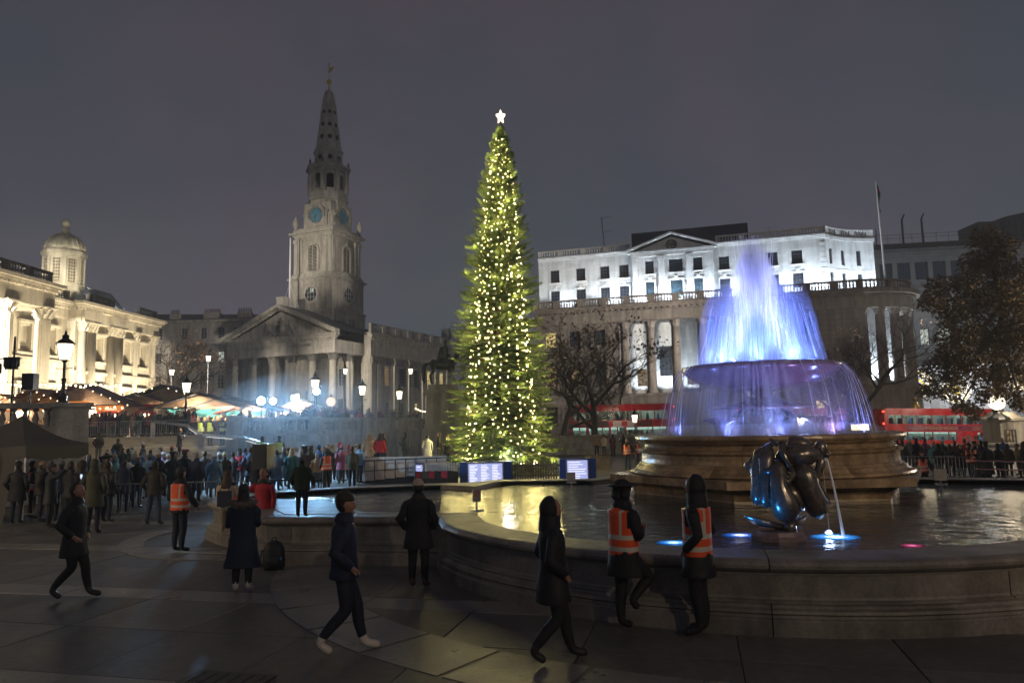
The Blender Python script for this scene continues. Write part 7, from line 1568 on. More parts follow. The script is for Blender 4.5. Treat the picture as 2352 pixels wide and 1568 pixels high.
def headgear():
    H_ = {}
    def sh(q, d): return q
    mb = MB()
    def hf(q, d): return q if (d.y < .15 or d.z > .62) else Vector((q.x*.86, q.y*.62-.02, q.z+.01))
    mb.ball((0, .004, 1.682), (.089, .108, .122), 14, 10, 0, hf); H_['short'] = mb.mesh('hair', hair_m, True)
    mb = MB(); mb.ball((0, .004, 1.682), (.092, .110, .124), 14, 10, 0, hf); loft([(1.34, .10, .035, -.095, 0), (1.37, .125, .05, -.09, 0), (1.46, .125, .06, -.07, 0), (1.58, .105, .08, -.04, 0), (1.68, .09, .09, -.01, 0)], 14, 0, mb, .05, True); H_['long'] = mb.mesh('hair', hair_m, True)
    mb = MB(); mb.ball((0, .004, 1.682), (.088, .106, .120), 14, 10, 0, hf); mb.ball((0, -.11, 1.72), .045, 8, 6); H_['bun'] = mb.mesh('hair', hair_m, True)
    mb = MB(); loft([(1.70, .093, .108, .003, 0), (1.725, .096, .112, .003, 0), (1.73, .090, .106, .003, 0), (1.76, .085, .10, .0, 0), (1.80, .055, .065, -.005, 0), (1.815, .02, .02, -.005, 0)], 14, 0, mb, .01, True); H_['beanie'] = mb.mesh('beanie', cloth, True)
    mb = MB(); loft([(1.695, .092, .108, .003, 0), (1.73, .097, .113, .003, 0), (1.77, .088, .10, .0, 0), (1.80, .055, .065, -.005, 0), (1.82, .02, .02, -.005, 0)], 14, 0, mb, .01, True); mb.ball((0, 0, 1.85), .04, 8, 6); H_['bobble'] = mb.mesh('bobble_hat', cloth, True)
    mb = MB(); loft([(1.70, .092, .108, .004, 0), (1.73, .094, .11, .004, 0), (1.75, .118, .13, .01, 0), (1.785, .122, .134, .01, 0), (1.80, .05, .05, .01, 0)], 14, 0, mb, 0, True); mb.extr([(-.075, 1.70), (.075, 1.70), (.07, 1.71), (-.07, 1.71)], .09, .165); H_['peaked'] = mb.mesh('peaked_cap', cloth, True)
    mb = MB(); mb.ball((0, -.012, 1.665), (.115, .125, .150), 14, 10, 0, lambda q, d: q if (d.y < .45) else Vector((q.x, q.y*.55, q.z))); loft([(1.43, .15, .12, -.02, 0), (1.50, .13, .12, -.02, 0), (1.60, .11, .115, -.015, 0)], 14, 0, mb, .04); H_['hood'] = mb.mesh('hood', cloth, True)
    mb = MB(); mb.ball((0, 0, 1.70), (.112, .125, .10), 14, 8); loft([(1.70, .12, .135, .005, 0), (1.715, .18, .20, .01, 0), (1.72, .185, .21, .01, 0), (1.74, .115, .13, 0, 0)], 16, 0, mb, .06); mb.ball((-.1, -.02, 1.62), (.04, .06, .07), 7, 5); mb.ball((.1, -.02, 1.62), (.04, .06, .07), 7, 5); mb.ball((0, -.09, 1.60), (.09, .05, .06), 8, 6); H_['bucket'] = mb.mesh('floppy_hat', cloth, True)
    mb = MB(); loft([(1.68, .10, .115, .0, 0), (1.71, .10, .115, 0, 0), (1.76, .085, .10, 0, 0), (1.85, .05, .06, -.02, .01), (1.88, .03, .03, -.05, .03), (1.84, .015, .015, -.10, .05)], 12, 0, mb, .02, True); H_['santa'] = mb.mesh('pointed_hat', cloth, True)
    return H_
HG = headgear()
def vest_mesh(m_):
    secs = []; z = .90
    while z < 1.43: t = (z-.9)/.53; secs.append((z, .218-.008*sin(pi*t*1.2), .164-.004*t, 0, 0)); z += .0275
    secs += [(1.435, .185, .118, -.01, 0), (1.46, .14, .10, -.01, 0)]; n = 36; mb = loft(secs, n, wr=.012)
    keep_f, keep_m = [], []
    for f in mb.f:
        c = sum((Vector(mb.v[i]) for i in f), Vector())/4; ax = abs(c.x)
        if c.z > 1.24 and ax > .185: continue                      # arm openings
        if c.z > 1.28 and c.y > 0 and ax < (c.z-1.26)*.5: continue   # v neck
        band = (.965 < c.z < 1.02) or (1.09 < c.z < 1.145) or (c.z > 1.14 and .095 < ax < .15); keep_f.append(f); keep_m.append(1 if band else 0)
    mb.f, mb.m = keep_f, keep_m; return mb.mesh('vest', [m_, refl], True)
VEST = {'orange': vest_mesh(orange), 'yellow': vest_mesh(yellow)}
bag_m = MB().lathe([(.13, 1.02), (.16, 1.06), (.165, 1.2), (.15, 1.34), (.10, 1.42), (0, 1.43)], 14, 0, -.21, sy=.55).mesh('rucksack', cloth, True)
tote_m = MB().box(-.17, .17, -.20, -.165, .92, 1.30).tube([(-.1, -.18, 1.30), (-.09, -.13, 1.45), (-.08, -.05, 1.48)], .012, 4).tube([(.1, -.18, 1.30), (.09, -.13, 1.45), (.08, -.05, 1.48)], .012, 4).mesh('drawstring_bag', cloth)
phone_m = MB().box(-.035, .035, .30, .308, 1.30, 1.43).mesh('phone', emit('phone_screen', (.6, .75, 1), 1.3))
scarf_m = loft([(1.46, .13, .11, 0, 0), (1.49, .125, .115, 0, 0), (1.53, .10, .10, 0, 0), (1.55, .09, .09, 0, 0)], 14, wr=.05).mesh('scarf', cloth, True)
fur = MB(); r_ = random.Random(4)
for i in range(420): a = r_.uniform(0, 2*pi); b_ = r_.uniform(0, 2*pi); p = Vector(((.20+.05*cos(b_))*cos(a), -.03+(.13+.045*cos(b_))*sin(a), 1.47+.045*sin(b_)+(.03*cos(a)**2))); d = Vector((cos(a)*cos(b_), sin(a)*cos(b_), sin(b_)+.2)).normalized()*r_.uniform(.02, .045); s_ = Vector((-sin(a), cos(a), 0))*.008; fur.tri(p-s_, p+s_, p+d)
fur.tube([(.20*cos(2*pi*i/20), -.03+.13*sin(2*pi*i/20), 1.47+.03*cos(2*pi*i/20)**2) for i in range(21)], .045, 7); fur = fur.mesh('fur_trim', mat('fur', (.16, .13, .11), .9, var=.4, vs=20))
CN = {'black': (.010, .010, .012), 'dark brown': (.03, .022, .016), 'navy': (.010, .018, .045), 'blue': (.03, .09, .24), 'grey': (.10, .105, .11), 'pale grey': (.35, .37, .40), 'dark green': (.015, .035, .022), 'red': (.42, .015, .03), 'pink': (.5, .16, .22), 'cream': (.55, .46, .34), 'white': (.62, .64, .66),
      'teal': (.03, .14, .16), 'purple': (.12, .03, .12), 'tan': (.28, .19, .11), 'denim': (.06, .11, .19), 'olive': (.06, .06, .03), 'light blue': (.16, .30, .45), 'charcoal': (.03, .032, .036), 'maroon': (.10, .015, .02)}
HC = {'dark': (.015, .011, .009), 'brown': (.06, .035, .02), 'fair': (.34, .24, .12), 'grey': (.28, .28, .28), 'red': (.18, .06, .02)}
def child(me, par, name=None, col=None):
    o = put(name or me.name.split('.')[0], me, par)
    if col: o.color = (*col, 1)
    return o
def person(x, y, z, f, label, coat='jacket', col='black', arms=('down', 'down'), legs='stand', h=1.72, tr='black', hair='short', hc='dark', hat=None, hatc='black', vest=None, rucksack=None, tote=None, phone=False, scarf=None, shoes=None, fine=False, group=None, furry=False):
    t = thing('person', label, 'person', (x, y, z), radians(f), group); s = h/1.785; t.scale = (s*random.uniform(.97, 1.06), s*random.uniform(.97, 1.06), s)
    b = child(body_mesh(arms[0], arms[1], legs, fine), t)
    if tr != 'black':
        b.material_slots[1].link = 'OBJECT'; b.material_slots[1].material = tr_m[tr]
    if shoes: b.material_slots[2].link = 'OBJECT'; b.material_slots[2].material = shoes
    c = child(coat_mesh(coat, *arms), t, col=CN[col])
    if hat not in ('hood', 'bucket'): child(HG[hair], t, col=HC[hc])
    if hat: child(HG[hat], t, col=CN[hatc])
    if vest: child(VEST[vest], t)
    if rucksack: child(bag_m, t, col=CN[rucksack])
    if tote: child(tote_m, t, col=CN[tote])
    if phone: child(phone_m, t)
    if scarf: child(scarf_m, t, col=CN[scarf])
    if furry: child(fur, t)
    return t
# ---- foreground, one by one
def on(px, py, z=0): g_ = G(px, py, z); return g_.x, g_.y, z
person(*on(1440, 1450), -62, 'steward in orange vest and black floppy fur hat leaning on the pool wall', 'coat', 'black', ('fold', 'fold'), 'lean', 1.80, hat='bucket', vest='orange', scarf='black', fine=True)
person(*on(1612, 1458), 60, 'hooded steward in orange vest facing the other one, right of him at the pool wall', 'coat', 'black', ('pocket', 'pocket'), 'stand', 1.84, hat='hood', vest='orange', fine=True)
person(*on(410, 1268), -25, 'steward in orange vest with reflective bands alone left of the cream topped woman', 'jacket', 'black', ('side', 'side'), 'stand', 1.74, 'navy', hat='beanie', hatc='charcoal', vest='orange', scarf='black', fine=True)
person(*on(556, 1360), 8, 'woman in long dark blue coat with fur trimmed hood and white trainers, seen from behind', 'long', 'navy', ('phone', 'phone'), 'stand', 1.64, hat='beanie', hatc='charcoal', hair='long', shoes=shoe_w, furry=True, fine=True)
person(*on(520, 1249), 0, 'woman with brown hair, cream top, khaki trousers and a black drawstring bag on her back', 'top', 'cream', ('phone', 'phone'), 'stand', 1.62, 'khaki', hair='long', hc='brown', tote='navy', fine=True)
person(*on(603, 1262), 168, 'person in red christmas jumper with dark hair facing the camera beside the pool corner', 'top', 'red', ('down', 'reach'), 'stand', 1.70, hair='bun', scarf='dark green', fine=True)
person(*on(693, 1187, .87), 4, 'small child in dark green camouflage jacket and grey bobble hat standing on the pool rim', 'puffer', 'dark green', ('side', 'side'), 'stand', 1.10, 'navy', hat='bobble', hatc='grey', fine=True)
person(*on(962, 1350), -6, 'woman in black coat and cream beanie watching from the low wall, brown boots', 'coat', 'black', ('pocket', 'pocket'), 'stand', 1.66, hat='beanie', hatc='cream', scarf='dark brown', shoes=mat('boot_brown', (.12, .07, .04), .6), rucksack=None, fine=True)
person(*on(352, 1206), 5, 'lone man in dark jacket and blue jeans with his back turned before the barriers', 'jacket', 'dark brown', ('pocket', 'pocket'), 'wide', 1.72, 'jeans', fine=True)
person(*on(790, 1500), -80, 'person in navy clothes and white shoes striding right across the foreground paving', 'jacket', 'navy', ('pocket', 'pocket'), 'stride', 1.76, 'navy', hat='beanie', hatc='dark brown', scarf='navy', shoes=shoe_w, fine=True)
person(*on(165, 1375), -85, 'person in dark clothes walking to the right at the far left of the foreground paving', 'coat', 'black', ('pocket', 'pocket'), 'stride', 1.74, scarf='black', fine=True)
person(*on(1275, 1520), -80, 'person in black walking right in the dark between the round pool corner and the steward', 'coat', 'black', ('pocket', 'pocket'), 'stride', 1.70, hat='hood', scarf='black', fine=True)
# ---- group by the tent at the left
grp = 'onlookers by the barriers at the left'
P_ = [(36, 1203, 10, 'coat', 'black', 'beanie', 'black', 'man in long black coat and cap at the far left by the tent', {}), (70, 1192, -40, 'jacket', 'black', None, '', 'steward with orange vest half hidden in the group by the tent', dict(vest='orange')),
      (92, 1200, -60, 'puffer', 'dark brown', 'beanie', 'tan', 'person in brown puffer jacket and tan hat by the tent', {}), (113, 1212, -70, 'coat', 'charcoal', 'bobble', 'charcoal', 'person in charcoal coat and bobble hat filming with a phone', dict(phone=True, arms=('up', 'up'))),
      (158, 1216, -20, 'jacket', 'black', None, '', 'person in black jacket in the middle of the dark group left', dict(phone=True, arms=('phone', 'phone'))), (182, 1210, 60, 'coat', 'dark brown', 'hood', 'dark brown', 'person in brown hooded coat left of the tallest of the group', {}),
      (212, 1226, 10, 'coat', 'olive', 'hood', 'olive', 'tallest of the dark group, olive hooded coat, right of the tent', dict(h=1.84)), (244, 1200, -20, 'puffer', 'dark brown', None, '', 'person in shiny brown puffer coat at the right end of the dark group', {}), (136, 1198, 30, 'jacket', 'navy', 'beanie', 'grey', 'person in navy jacket behind the dark group by the tent', {})]
for px, py, f, ct_, c, ht, hcx, lb, kw in P_: person(*on(px, py), f, lb, ct_, c, kw.pop('arms', ('pocket', 'pocket')), hat=ht, hatc=hcx or 'black', h=kw.pop('h', random.uniform(1.64, 1.78)), group=grp, tr=random.choice(['black', 'navy', 'jeans']), **kw)
# ---- crowd in the lit area: (px, Y, facing, coat, colour, hat, hat colour, hair, note)
used = {}
def crowd(lst, place, group, z=0.0):
    for it in lst:
        px, Y, f, ct_, c, ht, hcx, hr_, kw = it; kw = dict(kw); Y += random.uniform(-.35, .35); f += random.uniform(-18, 18); x = atY(px+random.uniform(-3, 3), Y); zz = z if not callable(z) else z(x, Y)
        hn = {'beanie': 'beanie', 'bobble': 'bobble hat', 'peaked': 'peaked cap', 'hood': 'hood up', 'santa': 'pointed hat', 'bucket': 'floppy hat', None: ''}[ht]
        cn = {'jacket': 'jacket', 'coat': 'coat', 'long': 'long coat', 'puffer': 'puffer jacket', 'top': 'top'}[ct_]; hairn = {'short': 'short', 'long': 'long', 'bun': 'tied'}[kw.get('hair', 'short')]
        lb = kw.pop('label', None) or 'person in %s %s%s%s %s' % (c, cn, (' and %s %s' % (hcx, hn) if ht and ht != 'hood' else (' with hood up' if ht else ' with %s %s hair' % (hairn, hr_))), (' and %s vest' % kw['vest'] if kw.get('vest') else (' with rucksack' if kw.get('rucksack') else '')), place)
        k = used.get(lb, 0); used[lb] = k+1
        if k:
            near = 'seen from behind' if abs(f) < 60 else ('facing this way' if abs(f) > 120 else 'turned sideways'); lb2 = lb+', '+near
            if used.get(lb2): lb2 = lb+', %s, the %s one' % (near, 'right hand' if px > 600 else 'left hand')
            used[lb2] = 1; lb = lb2
        person(x, Y, zz, f, lb[:1]+lb[1:], ct_, c, kw.pop('arms', random.choice([('pocket', 'pocket'), ('down', 'down'), ('pocket', 'down'), ('phone', 'phone')])), hat=ht, hatc=hcx or 'black', hc=hr_, h=kw.pop('h', random.uniform(1.6, 1.8)), group=group, tr=kw.pop('tr', random.choice(['black', 'navy', 'jeans', 'grey'])), **kw)
J = dict
crowd([(205, 31, -10, 'jacket', 'denim', None, '', 'fair', J(h=1.74)), (255, 26, -30, 'coat', 'charcoal', 'peaked', 'charcoal', 'dark', {}), (300, 27.5, 20, 'jacket', 'white', None, '', 'dark', J(h=1.62)), (238, 24.5, -60, 'puffer', 'tan', 'peaked', 'black', 'dark', {}),
       (320, 25, 10, 'jacket', 'black', None, '', 'brown', {}), (286, 24, 40, 'coat', 'navy', None, '', 'dark', {}), (268, 29, 120, 'jacket', 'teal', None, '', 'grey', {}), (312, 31.5, 15, 'jacket', 'blue', None, '', 'fair', J(hair='long')), (295, 33, -20, 'coat', 'dark green', None, '', 'brown', {}),
       (344, 28.5, 60, 'puffer', 'light blue', 'beanie', 'grey', 'dark', {}), (328, 33, 0, 'jacket', 'pale grey', 'beanie', 'grey', 'grey', J(rucksack='blue')), (366, 27.5, 150, 'jacket', 'navy', 'bobble', 'white', 'dark', {}), (378, 29.5, -20, 'jacket', 'purple', 'beanie', 'white', 'grey', J(rucksack='red')),
       (389, 28.6, 5, 'puffer', 'white', 'beanie', 'white', 'fair', {}), (402, 27, 10, 'jacket', 'dark green', 'peaked', 'charcoal', 'dark', J(h=1.8)), (425, 27, -15, 'coat', 'navy', 'peaked', 'purple', 'dark', J(h=1.85)), (455, 26.5, -12, 'long', 'navy', None, '', 'grey', J(h=1.75)), (470, 29, 25, 'jacket', 'grey', None, '', 'brown', {})],
      'in lit crowd below steps', 'crowd below the broad steps')
crowd([(228, 44, 0, 'jacket', 'black', 'beanie', 'black', 'dark', {}), (252, 38, 20, 'coat', 'purple', None, '', 'fair', J(hair='long')), (286, 40, 10, 'jacket', 'dark green', None, '', 'brown', J(rucksack='black')), (302, 41, -40, 'jacket', 'red', None, '', 'fair', J(hair='long')), (272, 43, 30, 'jacket', 'black', None, '', 'dark', {}),
       (330, 42.6, -60, 'coat', 'black', 'bobble', 'white', 'dark', {}), (262, 35, -10, 'jacket', 'light blue', 'beanie', 'blue', 'grey', {}), (246, 33, 60, 'puffer', 'blue', 'beanie', 'pale grey', 'dark', {}), (302, 36, 0, 'coat', 'teal', 'beanie', 'grey', 'grey', {}), (348, 36, 20, 'jacket', 'blue', None, '', 'brown', {}),
       (205, 38, 0, 'jacket', 'charcoal', None, '', 'brown', {}), (372, 37, -30, 'jacket', 'navy', None, '', 'grey', {}), (398, 38, 0, 'coat', 'charcoal', 'beanie', 'red', 'dark', {})],
      'at foot of steps', 'crowd at the foot of the broad steps', z=lambda x, y: max(0, min(.157*10, (y-42.0)*.436)))
crowd([(493, 28, 10, 'long', 'light blue', 'beanie', 'white', 'grey', {}), (505, 31, 0, 'jacket', 'charcoal', 'beanie', 'white', 'grey', J(h=1.6)), (520, 29.5, 20, 'coat', 'dark brown', 'beanie', 'cream', 'fair', {}), (534, 31, -10, 'jacket', 'grey', None, '', 'dark', {}), (552, 32, 0, 'jacket', 'red', None, '', 'dark', J(hair='long')), (562, 33.5, 30, 'jacket', 'blue', 'beanie', 'navy', 'dark', {}),
       (575, 31, 10, 'coat', 'denim', None, '', 'dark', J(h=1.8)), (588, 34, 20, 'jacket', 'charcoal', 'beanie', 'grey', 'dark', {}), (590, 27.5, 6, 'coat', 'navy', None, '', 'fair', J(hair='long')), (566, 36, 0, 'jacket', 'grey', 'beanie', 'pink', 'dark', {}), (624, 31, 0, 'jacket', 'denim', None, '', 'grey', {}), (638, 31, -10, 'long', 'denim', None, '', 'dark', {}),
       (652, 33, 0, 'long', 'charcoal', None, '', 'grey', {}), (664, 35, 20, 'jacket', 'tan', 'beanie', 'cream', 'dark', {}), (669, 31.5, -10, 'long', 'teal', None, '', 'fair', J(hair='long')), (690, 32.5, 20, 'coat', 'navy', None, '', 'grey', J(hair='long')), (684, 35.5, 0, 'coat', 'white', None, '', 'fair', {}), (712, 31.5, 10, 'long', 'dark brown', None, '', 'dark', J(h=1.8)),
       (733, 34, 0, 'jacket', 'blue', 'beanie', 'blue', 'dark', {}), (726, 31, 20, 'jacket', 'tan', None, '', 'grey', J(h=1.5)), (745, 35, 150, 'jacket', 'grey', None, '', 'brown', {}), (757, 33, 160, 'coat', 'charcoal', None, '', 'dark', J(h=1.78)), (778, 35, -20, 'jacket', 'navy', 'santa', 'red', 'dark', {}), (766, 36.5, 10, 'puffer', 'pale grey', None, '', 'fair', {}),
       (786, 34, 10, 'coat', 'pink', 'santa', 'pink', 'dark', {}), (752, 30, 20, 'jacket', 'charcoal', None, '', 'dark', J(vest='orange', label='steward in orange vest with two reflective bands, before the crowd right of the loudspeakers', h=1.72)),
       (808, 31.3, 30, 'puffer', 'olive', None, '', 'dark', J(rucksack='olive', h=1.74)), (828, 34, -20, 'jacket', 'light blue', None, '', 'dark', {}), (800, 36, 160, 'jacket', 'red', 'santa', 'red', 'dark', {}), (818, 37, 30, 'jacket', 'white', 'beanie', 'white', 'fair', {})],
      'near the loudspeakers', 'crowd by the loudspeakers')
crowd([(846, 37, 40, 'coat', 'cream', None, '', 'fair', J(hair='long')), (861, 37.5, 160, 'jacket', 'pale grey', None, '', 'brown', J(hair='long')), (871, 37, 10, 'jacket', 'red', None, '', 'dark', J(hair='long')), (880, 38, -30, 'jacket', 'black', None, '', 'dark', {}), (931, 39, 60, 'jacket', 'navy', None, '', 'dark', {}),
       (979, 38, 20, 'long', 'white', None, '', 'dark', J(label='figure wrapped in a pale cloak behind the white ramp')), (1010, 39, 90, 'coat', 'dark brown', None, '', 'dark', {}), (1024, 38.5, -60, 'coat', 'black', 'beanie', 'black', 'dark', {})], 'behind the white boarded ramp', 'people behind the ramp', z=.45)
# police, steward and man on the steps
for px, lb, ht in ((462, 'police officer in yellow jacket on the steps, leftmost of three', 'peaked'), (483, 'police officer in yellow jacket on the steps, middle of three', 'peaked'), (512, 'police officer in yellow jacket on the steps, rightmost of three, arms folded', 'peaked')):
    person(atY(px, 46.2), 46.2, 1.57, random.choice([-20, 160, 30]), lb, 'jacket', 'black', ('fold', 'fold') if px == 512 else ('side', 'side'), h=1.78, hat=ht, hatc='black', vest='yellow', group='police officers in yellow')
person(atY(442, 48.4), 48.6, 2.2, 175, 'steward in orange vest at the top of the steps behind the police officers', 'coat', 'black', ('up', 'up'), h=1.76, vest='orange')
person(atY(415, 44.7), 44.6, .95, -50, 'man in dark coat looking at his phone alone on the broad steps', 'coat', 'charcoal', ('phone', 'phone'), h=1.74, phone=True)
for px, Y in ((603, 40.5), (642, 41)): person(atY(px, Y), Y, 0.35, 10, 'steward in yellow vest below the handrail, %s' % ('left one by the tall loudspeaker' if px == 603 else 'right one behind the tall loudspeaker'), 'jacket', 'charcoal', h=1.8, vest='yellow', hat='beanie', hatc='black')
rope = thing('rope_barrier', 'sagging dark rope between two posts on the steps', 'rope', (0, 0, 0)); A, B = Vector((atY(352, 43.2), 43.2, 1.15)), Vector((atY(412, 43.4), 43.4, 1.35)); rope_m = mat('rope', (.06, .05, .05), .8)
MB().tube([A.lerp(B, i/12)-Vector((0, 0, .55*sin(pi*i/12))) for i in range(13)], .035, 5).build('rope', rope_m, rope); MB().tube([(A.x, A.y, .35), tuple(A)], .03, 6).build('post', steel, rope); MB().tube([(B.x, B.y, .4), tuple(B)], .03, 6).build('post', steel, rope)
# ---- queue on the upper terrace in front of the stalls
cs_ = ['black', 'charcoal', 'navy', 'dark brown', 'dark green', 'maroon', 'tan', 'grey', 'olive', 'purple', 'blue', 'red']
hs_ = [None, None, 'beanie', 'bobble', None, 'hood']
r_ = random.Random(12); lst = []
for i in range(46):
    px = 190+i*5.6+r_.uniform(-3, 3); c = r_.choice(cs_); ht = r_.choice(hs_); lst.append((px, 49.6+r_.uniform(.3, 3.2), r_.choice((0, 10, -30, 60, 170, -80)), r_.choice(('jacket', 'coat', 'puffer')), c, ht, r_.choice(('black', 'grey', 'red', 'cream')) if ht else '', r_.choice(('dark', 'brown', 'fair', 'grey')), dict(hair=r_.choice(('short', 'long')))))
third = lambda px: 'queueing by left pier' if px < 265 else ('queueing under red awning' if px < 350 else 'queueing near the handrail')
for it in lst: crowd([it], third(it[0]), 'queue on the market terrace', z=ZT)
r_ = random.Random(31)
for i in range(44):
    u = r_.uniform(.03, .95) if i > 8 else r_.uniform(.0, .15); p = Vector((-12.3, 46.95)).lerp(Vector((-7.35, 66.5)), u); p = p+Vector((-.97, .25))*r_.uniform(.75, 1.3); ht = r_.choice(hs_+['santa']); c = r_.choice(cs_); px = 1176+1700*p.x/p.y
    crowd([(px, p.y, r_.choice((170, -170, -120, 150)), r_.choice(('jacket', 'coat')), c, ht, 'red' if ht == 'santa' else (r_.choice(('black', 'grey', 'pink')) if ht else ''), r_.choice(('dark', 'brown', 'fair', 'grey')), dict(hair=r_.choice(('short', 'long')), arms=r_.choice((('up', 'up'), ('pocket', 'pocket'), ('phone', 'phone')))))],
          ('above blue lit wall corner' if u < .25 else ('above wall left of lamps' if u < .45 else ('above wall between two lamps' if u < .75 else 'above wall by the plinth'))), 'spectators along the shaded wall', z=ZT)
for i, px in enumerate((553, 575, 620, 648, 668, 700)): crowd([(px, 50.5+i*.2, 170-40*i, 'jacket', cs_[i*2 % 9], 'beanie' if i % 2 else None, 'grey' if i % 2 else '', 'dark', {})], 'behind the parapet beneath the white floodlights', 'people behind the parapet', z=ZT)
# ---- east side: stewards and bystanders beyond the pool
crowd([(1437, 39, 150, 'jacket', 'black', 'beanie', 'grey', 'dark', J(vest='orange', label='steward in orange vest beside the fountain basin, left one of the far pair')), (1458, 40, -120, 'jacket', 'charcoal', None, '', 'dark', J(vest='orange', label='steward in orange vest partly hidden by the fountain basin, right one of the far pair')),
       (1370, 57, 170, 'jacket', 'tan', None, '', 'fair', {}), (1387, 56, 10, 'jacket', 'cream', None, '', 'brown', {}), (1408, 55, 0, 'coat', 'maroon', 'beanie', 'black', 'dark', {}), (1433, 55, 60, 'coat', 'black', None, '', 'dark', J(phone=True, arms=('phone', 'phone'))), (1450, 54.5, 160, 'jacket', 'grey', 'beanie', 'pale grey', 'grey', {})], 'below the long plain wall', 'bystanders beyond the pool')
crowd([(1285+i*6+(120 if i > 5 else 0), 66.5+(i % 3)*.5, (180, 10, -90, 90)[i % 4], ('jacket', 'coat')[i % 2], cs_[(i*5) % 11], (None, 'beanie', None)[i % 3], 'black' if i % 3 == 1 else '', ('fair', 'dark', 'brown')[i % 3], dict(hair=('long', 'short')[i % 2])) for i in range(16)], 'waiting by the left bus', 'people waiting by the left bus', z=.05)
crowd([(2047, 36, 20, 'jacket', 'light blue', None, '', 'grey', {}), (2068, 38, -30, 'coat', 'charcoal', 'beanie', 'black', 'dark', {}), (2100, 39, 10, 'long', 'black', 'beanie', 'tan', 'dark', J(h=1.86)), (2088, 42, 160, 'jacket', 'grey', 'beanie', 'cream', 'fair', {}), (2141, 37, 150, 'coat', 'teal', 'beanie', 'pink', 'fair', {}), (2160, 38, 10, 'jacket', 'dark green', 'beanie', 'white', 'grey', {}),
       (2152, 33.0, 15, 'jacket', 'black', 'hood', 'black', 'dark', {}), (2178, 33.5, -15, 'jacket', 'charcoal', None, '', 'brown', {}), (2200, 33.2, 170, 'coat', 'black', 'hood', 'black', 'dark', J(tr='jeans')), (2188, 40, 0, 'jacket', 'maroon', None, '', 'dark', {}),
       (2220, 32.6, 40, 'jacket', 'black', 'beanie', 'black', 'dark', J(vest='orange', label='steward in orange vest with back turned among the queue at the right')), (2232, 32.2, 100, 'jacket', 'black', 'beanie', 'black', 'dark', J(vest='orange', label='steward in orange vest side on, half hidden, among the queue at the right')), (2247, 32, 60, 'coat', 'navy', None, '', 'dark', J(h=1.82)), (2262, 31.8, 20, 'long', 'charcoal', 'peaked', 'charcoal', 'dark', J(rucksack='dark green')),
       (2285, 36, 10, 'coat', 'black', 'beanie', 'charcoal', 'dark', {}), (2310, 37, -20, 'coat', 'dark brown', None, '', 'dark', {}), (2330, 38, 40, 'jacket', 'tan', None, '', 'brown', {}), (2348, 35, 10, 'coat', 'dark brown', 'hood', 'dark brown', 'dark', {}), (2120, 43, 30, 'jacket', 'purple', None, '', 'brown', {}), (2244, 42, 150, 'jacket', 'cream', None, '', 'fair', {}), (2060, 43, 0, 'coat', 'navy', None, '', 'dark', {}), (2300, 43, 170, 'jacket', 'blue', None, '', 'fair', {}), (2215, 45, 10, 'coat', 'red', None, '', 'dark', {})],
      'queueing right of fountain', 'queue right of the fountain', z=lambda x, y: gz(x))
person(atY(2106, 31.6), 31.4, gz(17.5)-.38, 160, 'steward in orange vest sitting low before the queue right of the fountain', 'jacket', 'black', ('side', 'side'), 'lean', 1.72, hat='beanie', hatc='charcoal', vest='orange')
# ================================================================== floodlighting of the buildings
M_GA = Matrix.Translation((-48.6, 73, 0)) @ Matrix.Rotation(radians(85.8), 4, 'Z')
for u, v, e_ in ((-10, -9, 3500), (-4, -7.5, 2500), (1, -6, 2600), (5, -5.5, 2300), (8, -6.0, 2600), (12, -6.0, 2600), (16, -6.0, 2600), (20.5, -6.0, 2600)): p = M_GA @ Vector((u, v, 2.6)); q = M_GA @ Vector((u, 0, 10)); lamp('SPOT', tuple(p), e_*2.6, (1, .84, .58), .2, tuple(q), 110, .6, 'facade_flood')
lamp('SPOT', (-48.0, 84.0, 19.5), 1700, (1, .90, .66), .15, (-54, 88, 23.6), 75, .5, 'dome_flood'); lamp('SPOT', (-53.0, 81.0, 18.2), 1200, (1, .90, .66), .15, (-54, 88, 23), 75, .5, 'dome_flood')
for u in (1, 16): p = M_GA @ Vector((u, .6, 17.4)); lamp('POINT', tuple(p), 90, (.75, .9, 1), .2, name='roof_flood')
CWh = (.78, .90, 1)
for u in (-9, -4, 3, 9, 12.6, 16.6, 20.4, 24.2, 30.0, 33.5): p = em(u, .55, 17.35); q = em(u, uv+.2, 22.0); lamp('SPOT', p, 2100 if u > 5 else 1100, CWh, .15, q, 140, .7, 'terrace_flood')
for x, y in ((37.4, 1.6), (39.8, 3.0), (41.8, 5.0)): lamp('SPOT', em(x, y, 17.3), 1500, CWh, .15, em(x-2.2, y+2.2, 21.5), 130, .7, 'terrace_flood')
for u in (12.1, 15.2, 18.3): lamp('SPOT', em(u, 1.0, 6.2), 1300, CWh, .12, em(u, 3, 11), 120, .6, 'loggia_flood')
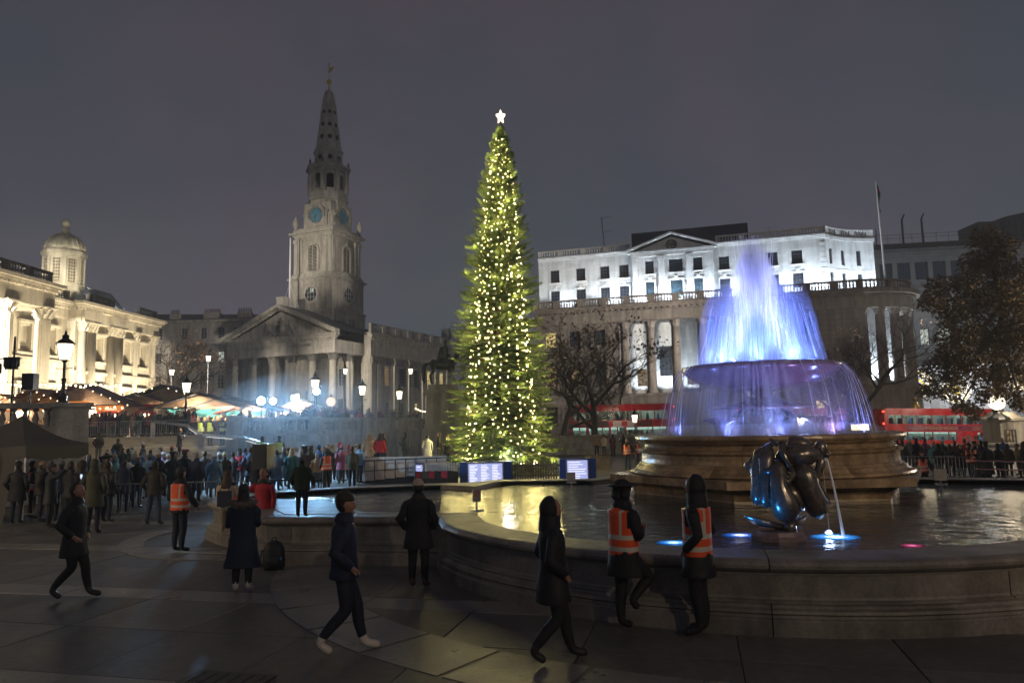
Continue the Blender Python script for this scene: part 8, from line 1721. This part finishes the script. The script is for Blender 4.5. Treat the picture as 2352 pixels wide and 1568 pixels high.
for a in (-82, -62, -42, -22, -2): r1 = 4.75; lamp('SPOT', em(RC[0]+r1*cos(radians(a)), RC[1]+r1*sin(radians(a)), 6.2), 4000, CWh, .12, em(RC[0]+4.3*cos(radians(a)), RC[1]+4.3*sin(radians(a)), 12), 100, .6, 'loggia_flood')
# unseen lights added to brighten the church, the paving, the basin and pool wall
lamp('SPOT', (-52, 40, 14), 430000, (1, .90, .74), 1.5, (-36, 124, 13), 44, .9, 'church_fill')
lamp('SPOT', (40, 62, 12), 150000, (1, .90, .76), 1.5, (-26, 128, 14), 38, .9, 'church_fill')
lamp('SPOT', (-26, 6, 7.5), 6000, (1, .78, .52), .25, (-13, 19, 0), 60, .8, 'square_fill')
lamp('SPOT', (15, -6, 9), 3200, (1, .74, .44), .3, (6.5, 17, 1.4), 34, .8, 'square_fill')
lamp('SPOT', (9, -9, 8), 1700, (1, .76, .50), .25, (3, 10, 0), 80, .7, 'square_fill')
lamp('POINT', (49, 50, 7), 7000, (1, .80, .56), .4, name='fill_glow')  # added unseen light for the leafy tree and the bus
# ================================================================== damp night air
hm = bpy.data.materials.new('haze_air'); hm.use_nodes = True; nt = hm.node_tree; nt.nodes.remove(nt.nodes['Principled BSDF']); pv = node(nt, 'VolumePrincipled')
pv.inputs['Color'].default_value = (.9, .92, .95, 1); pv.inputs['Density'].default_value = .0011; pv.inputs['Anisotropy'].default_value = .35; nt.links.new(pv.outputs[0], nt.nodes['Material Output'].inputs['Volume'])
tag(MB().box(-152, 192, -32, 217, -2.6, 72.5).build('haze', hm), kind='stuff')
sm = bpy.data.materials.new('stage_smoke'); sm.use_nodes = True; nt = sm.node_tree; nt.nodes.remove(nt.nodes['Principled BSDF']); pv = node(nt, 'VolumePrincipled')
pv.inputs['Color'].default_value = (.9, .95, 1, 1); pv.inputs['Density'].default_value = .020; pv.inputs['Anisotropy'].default_value = .2; nt.links.new(pv.outputs[0], nt.nodes['Material Output'].inputs['Volume'])
tag(MB().ball((-11.5, 44.0, 2.6), (7.5, 6.5, 3.4), 20, 12).build('stage_smoke', sm, smooth=True), 'thin bluish smoke hanging in front of the terrace corner under the floodlights', 'smoke', kind='stuff')
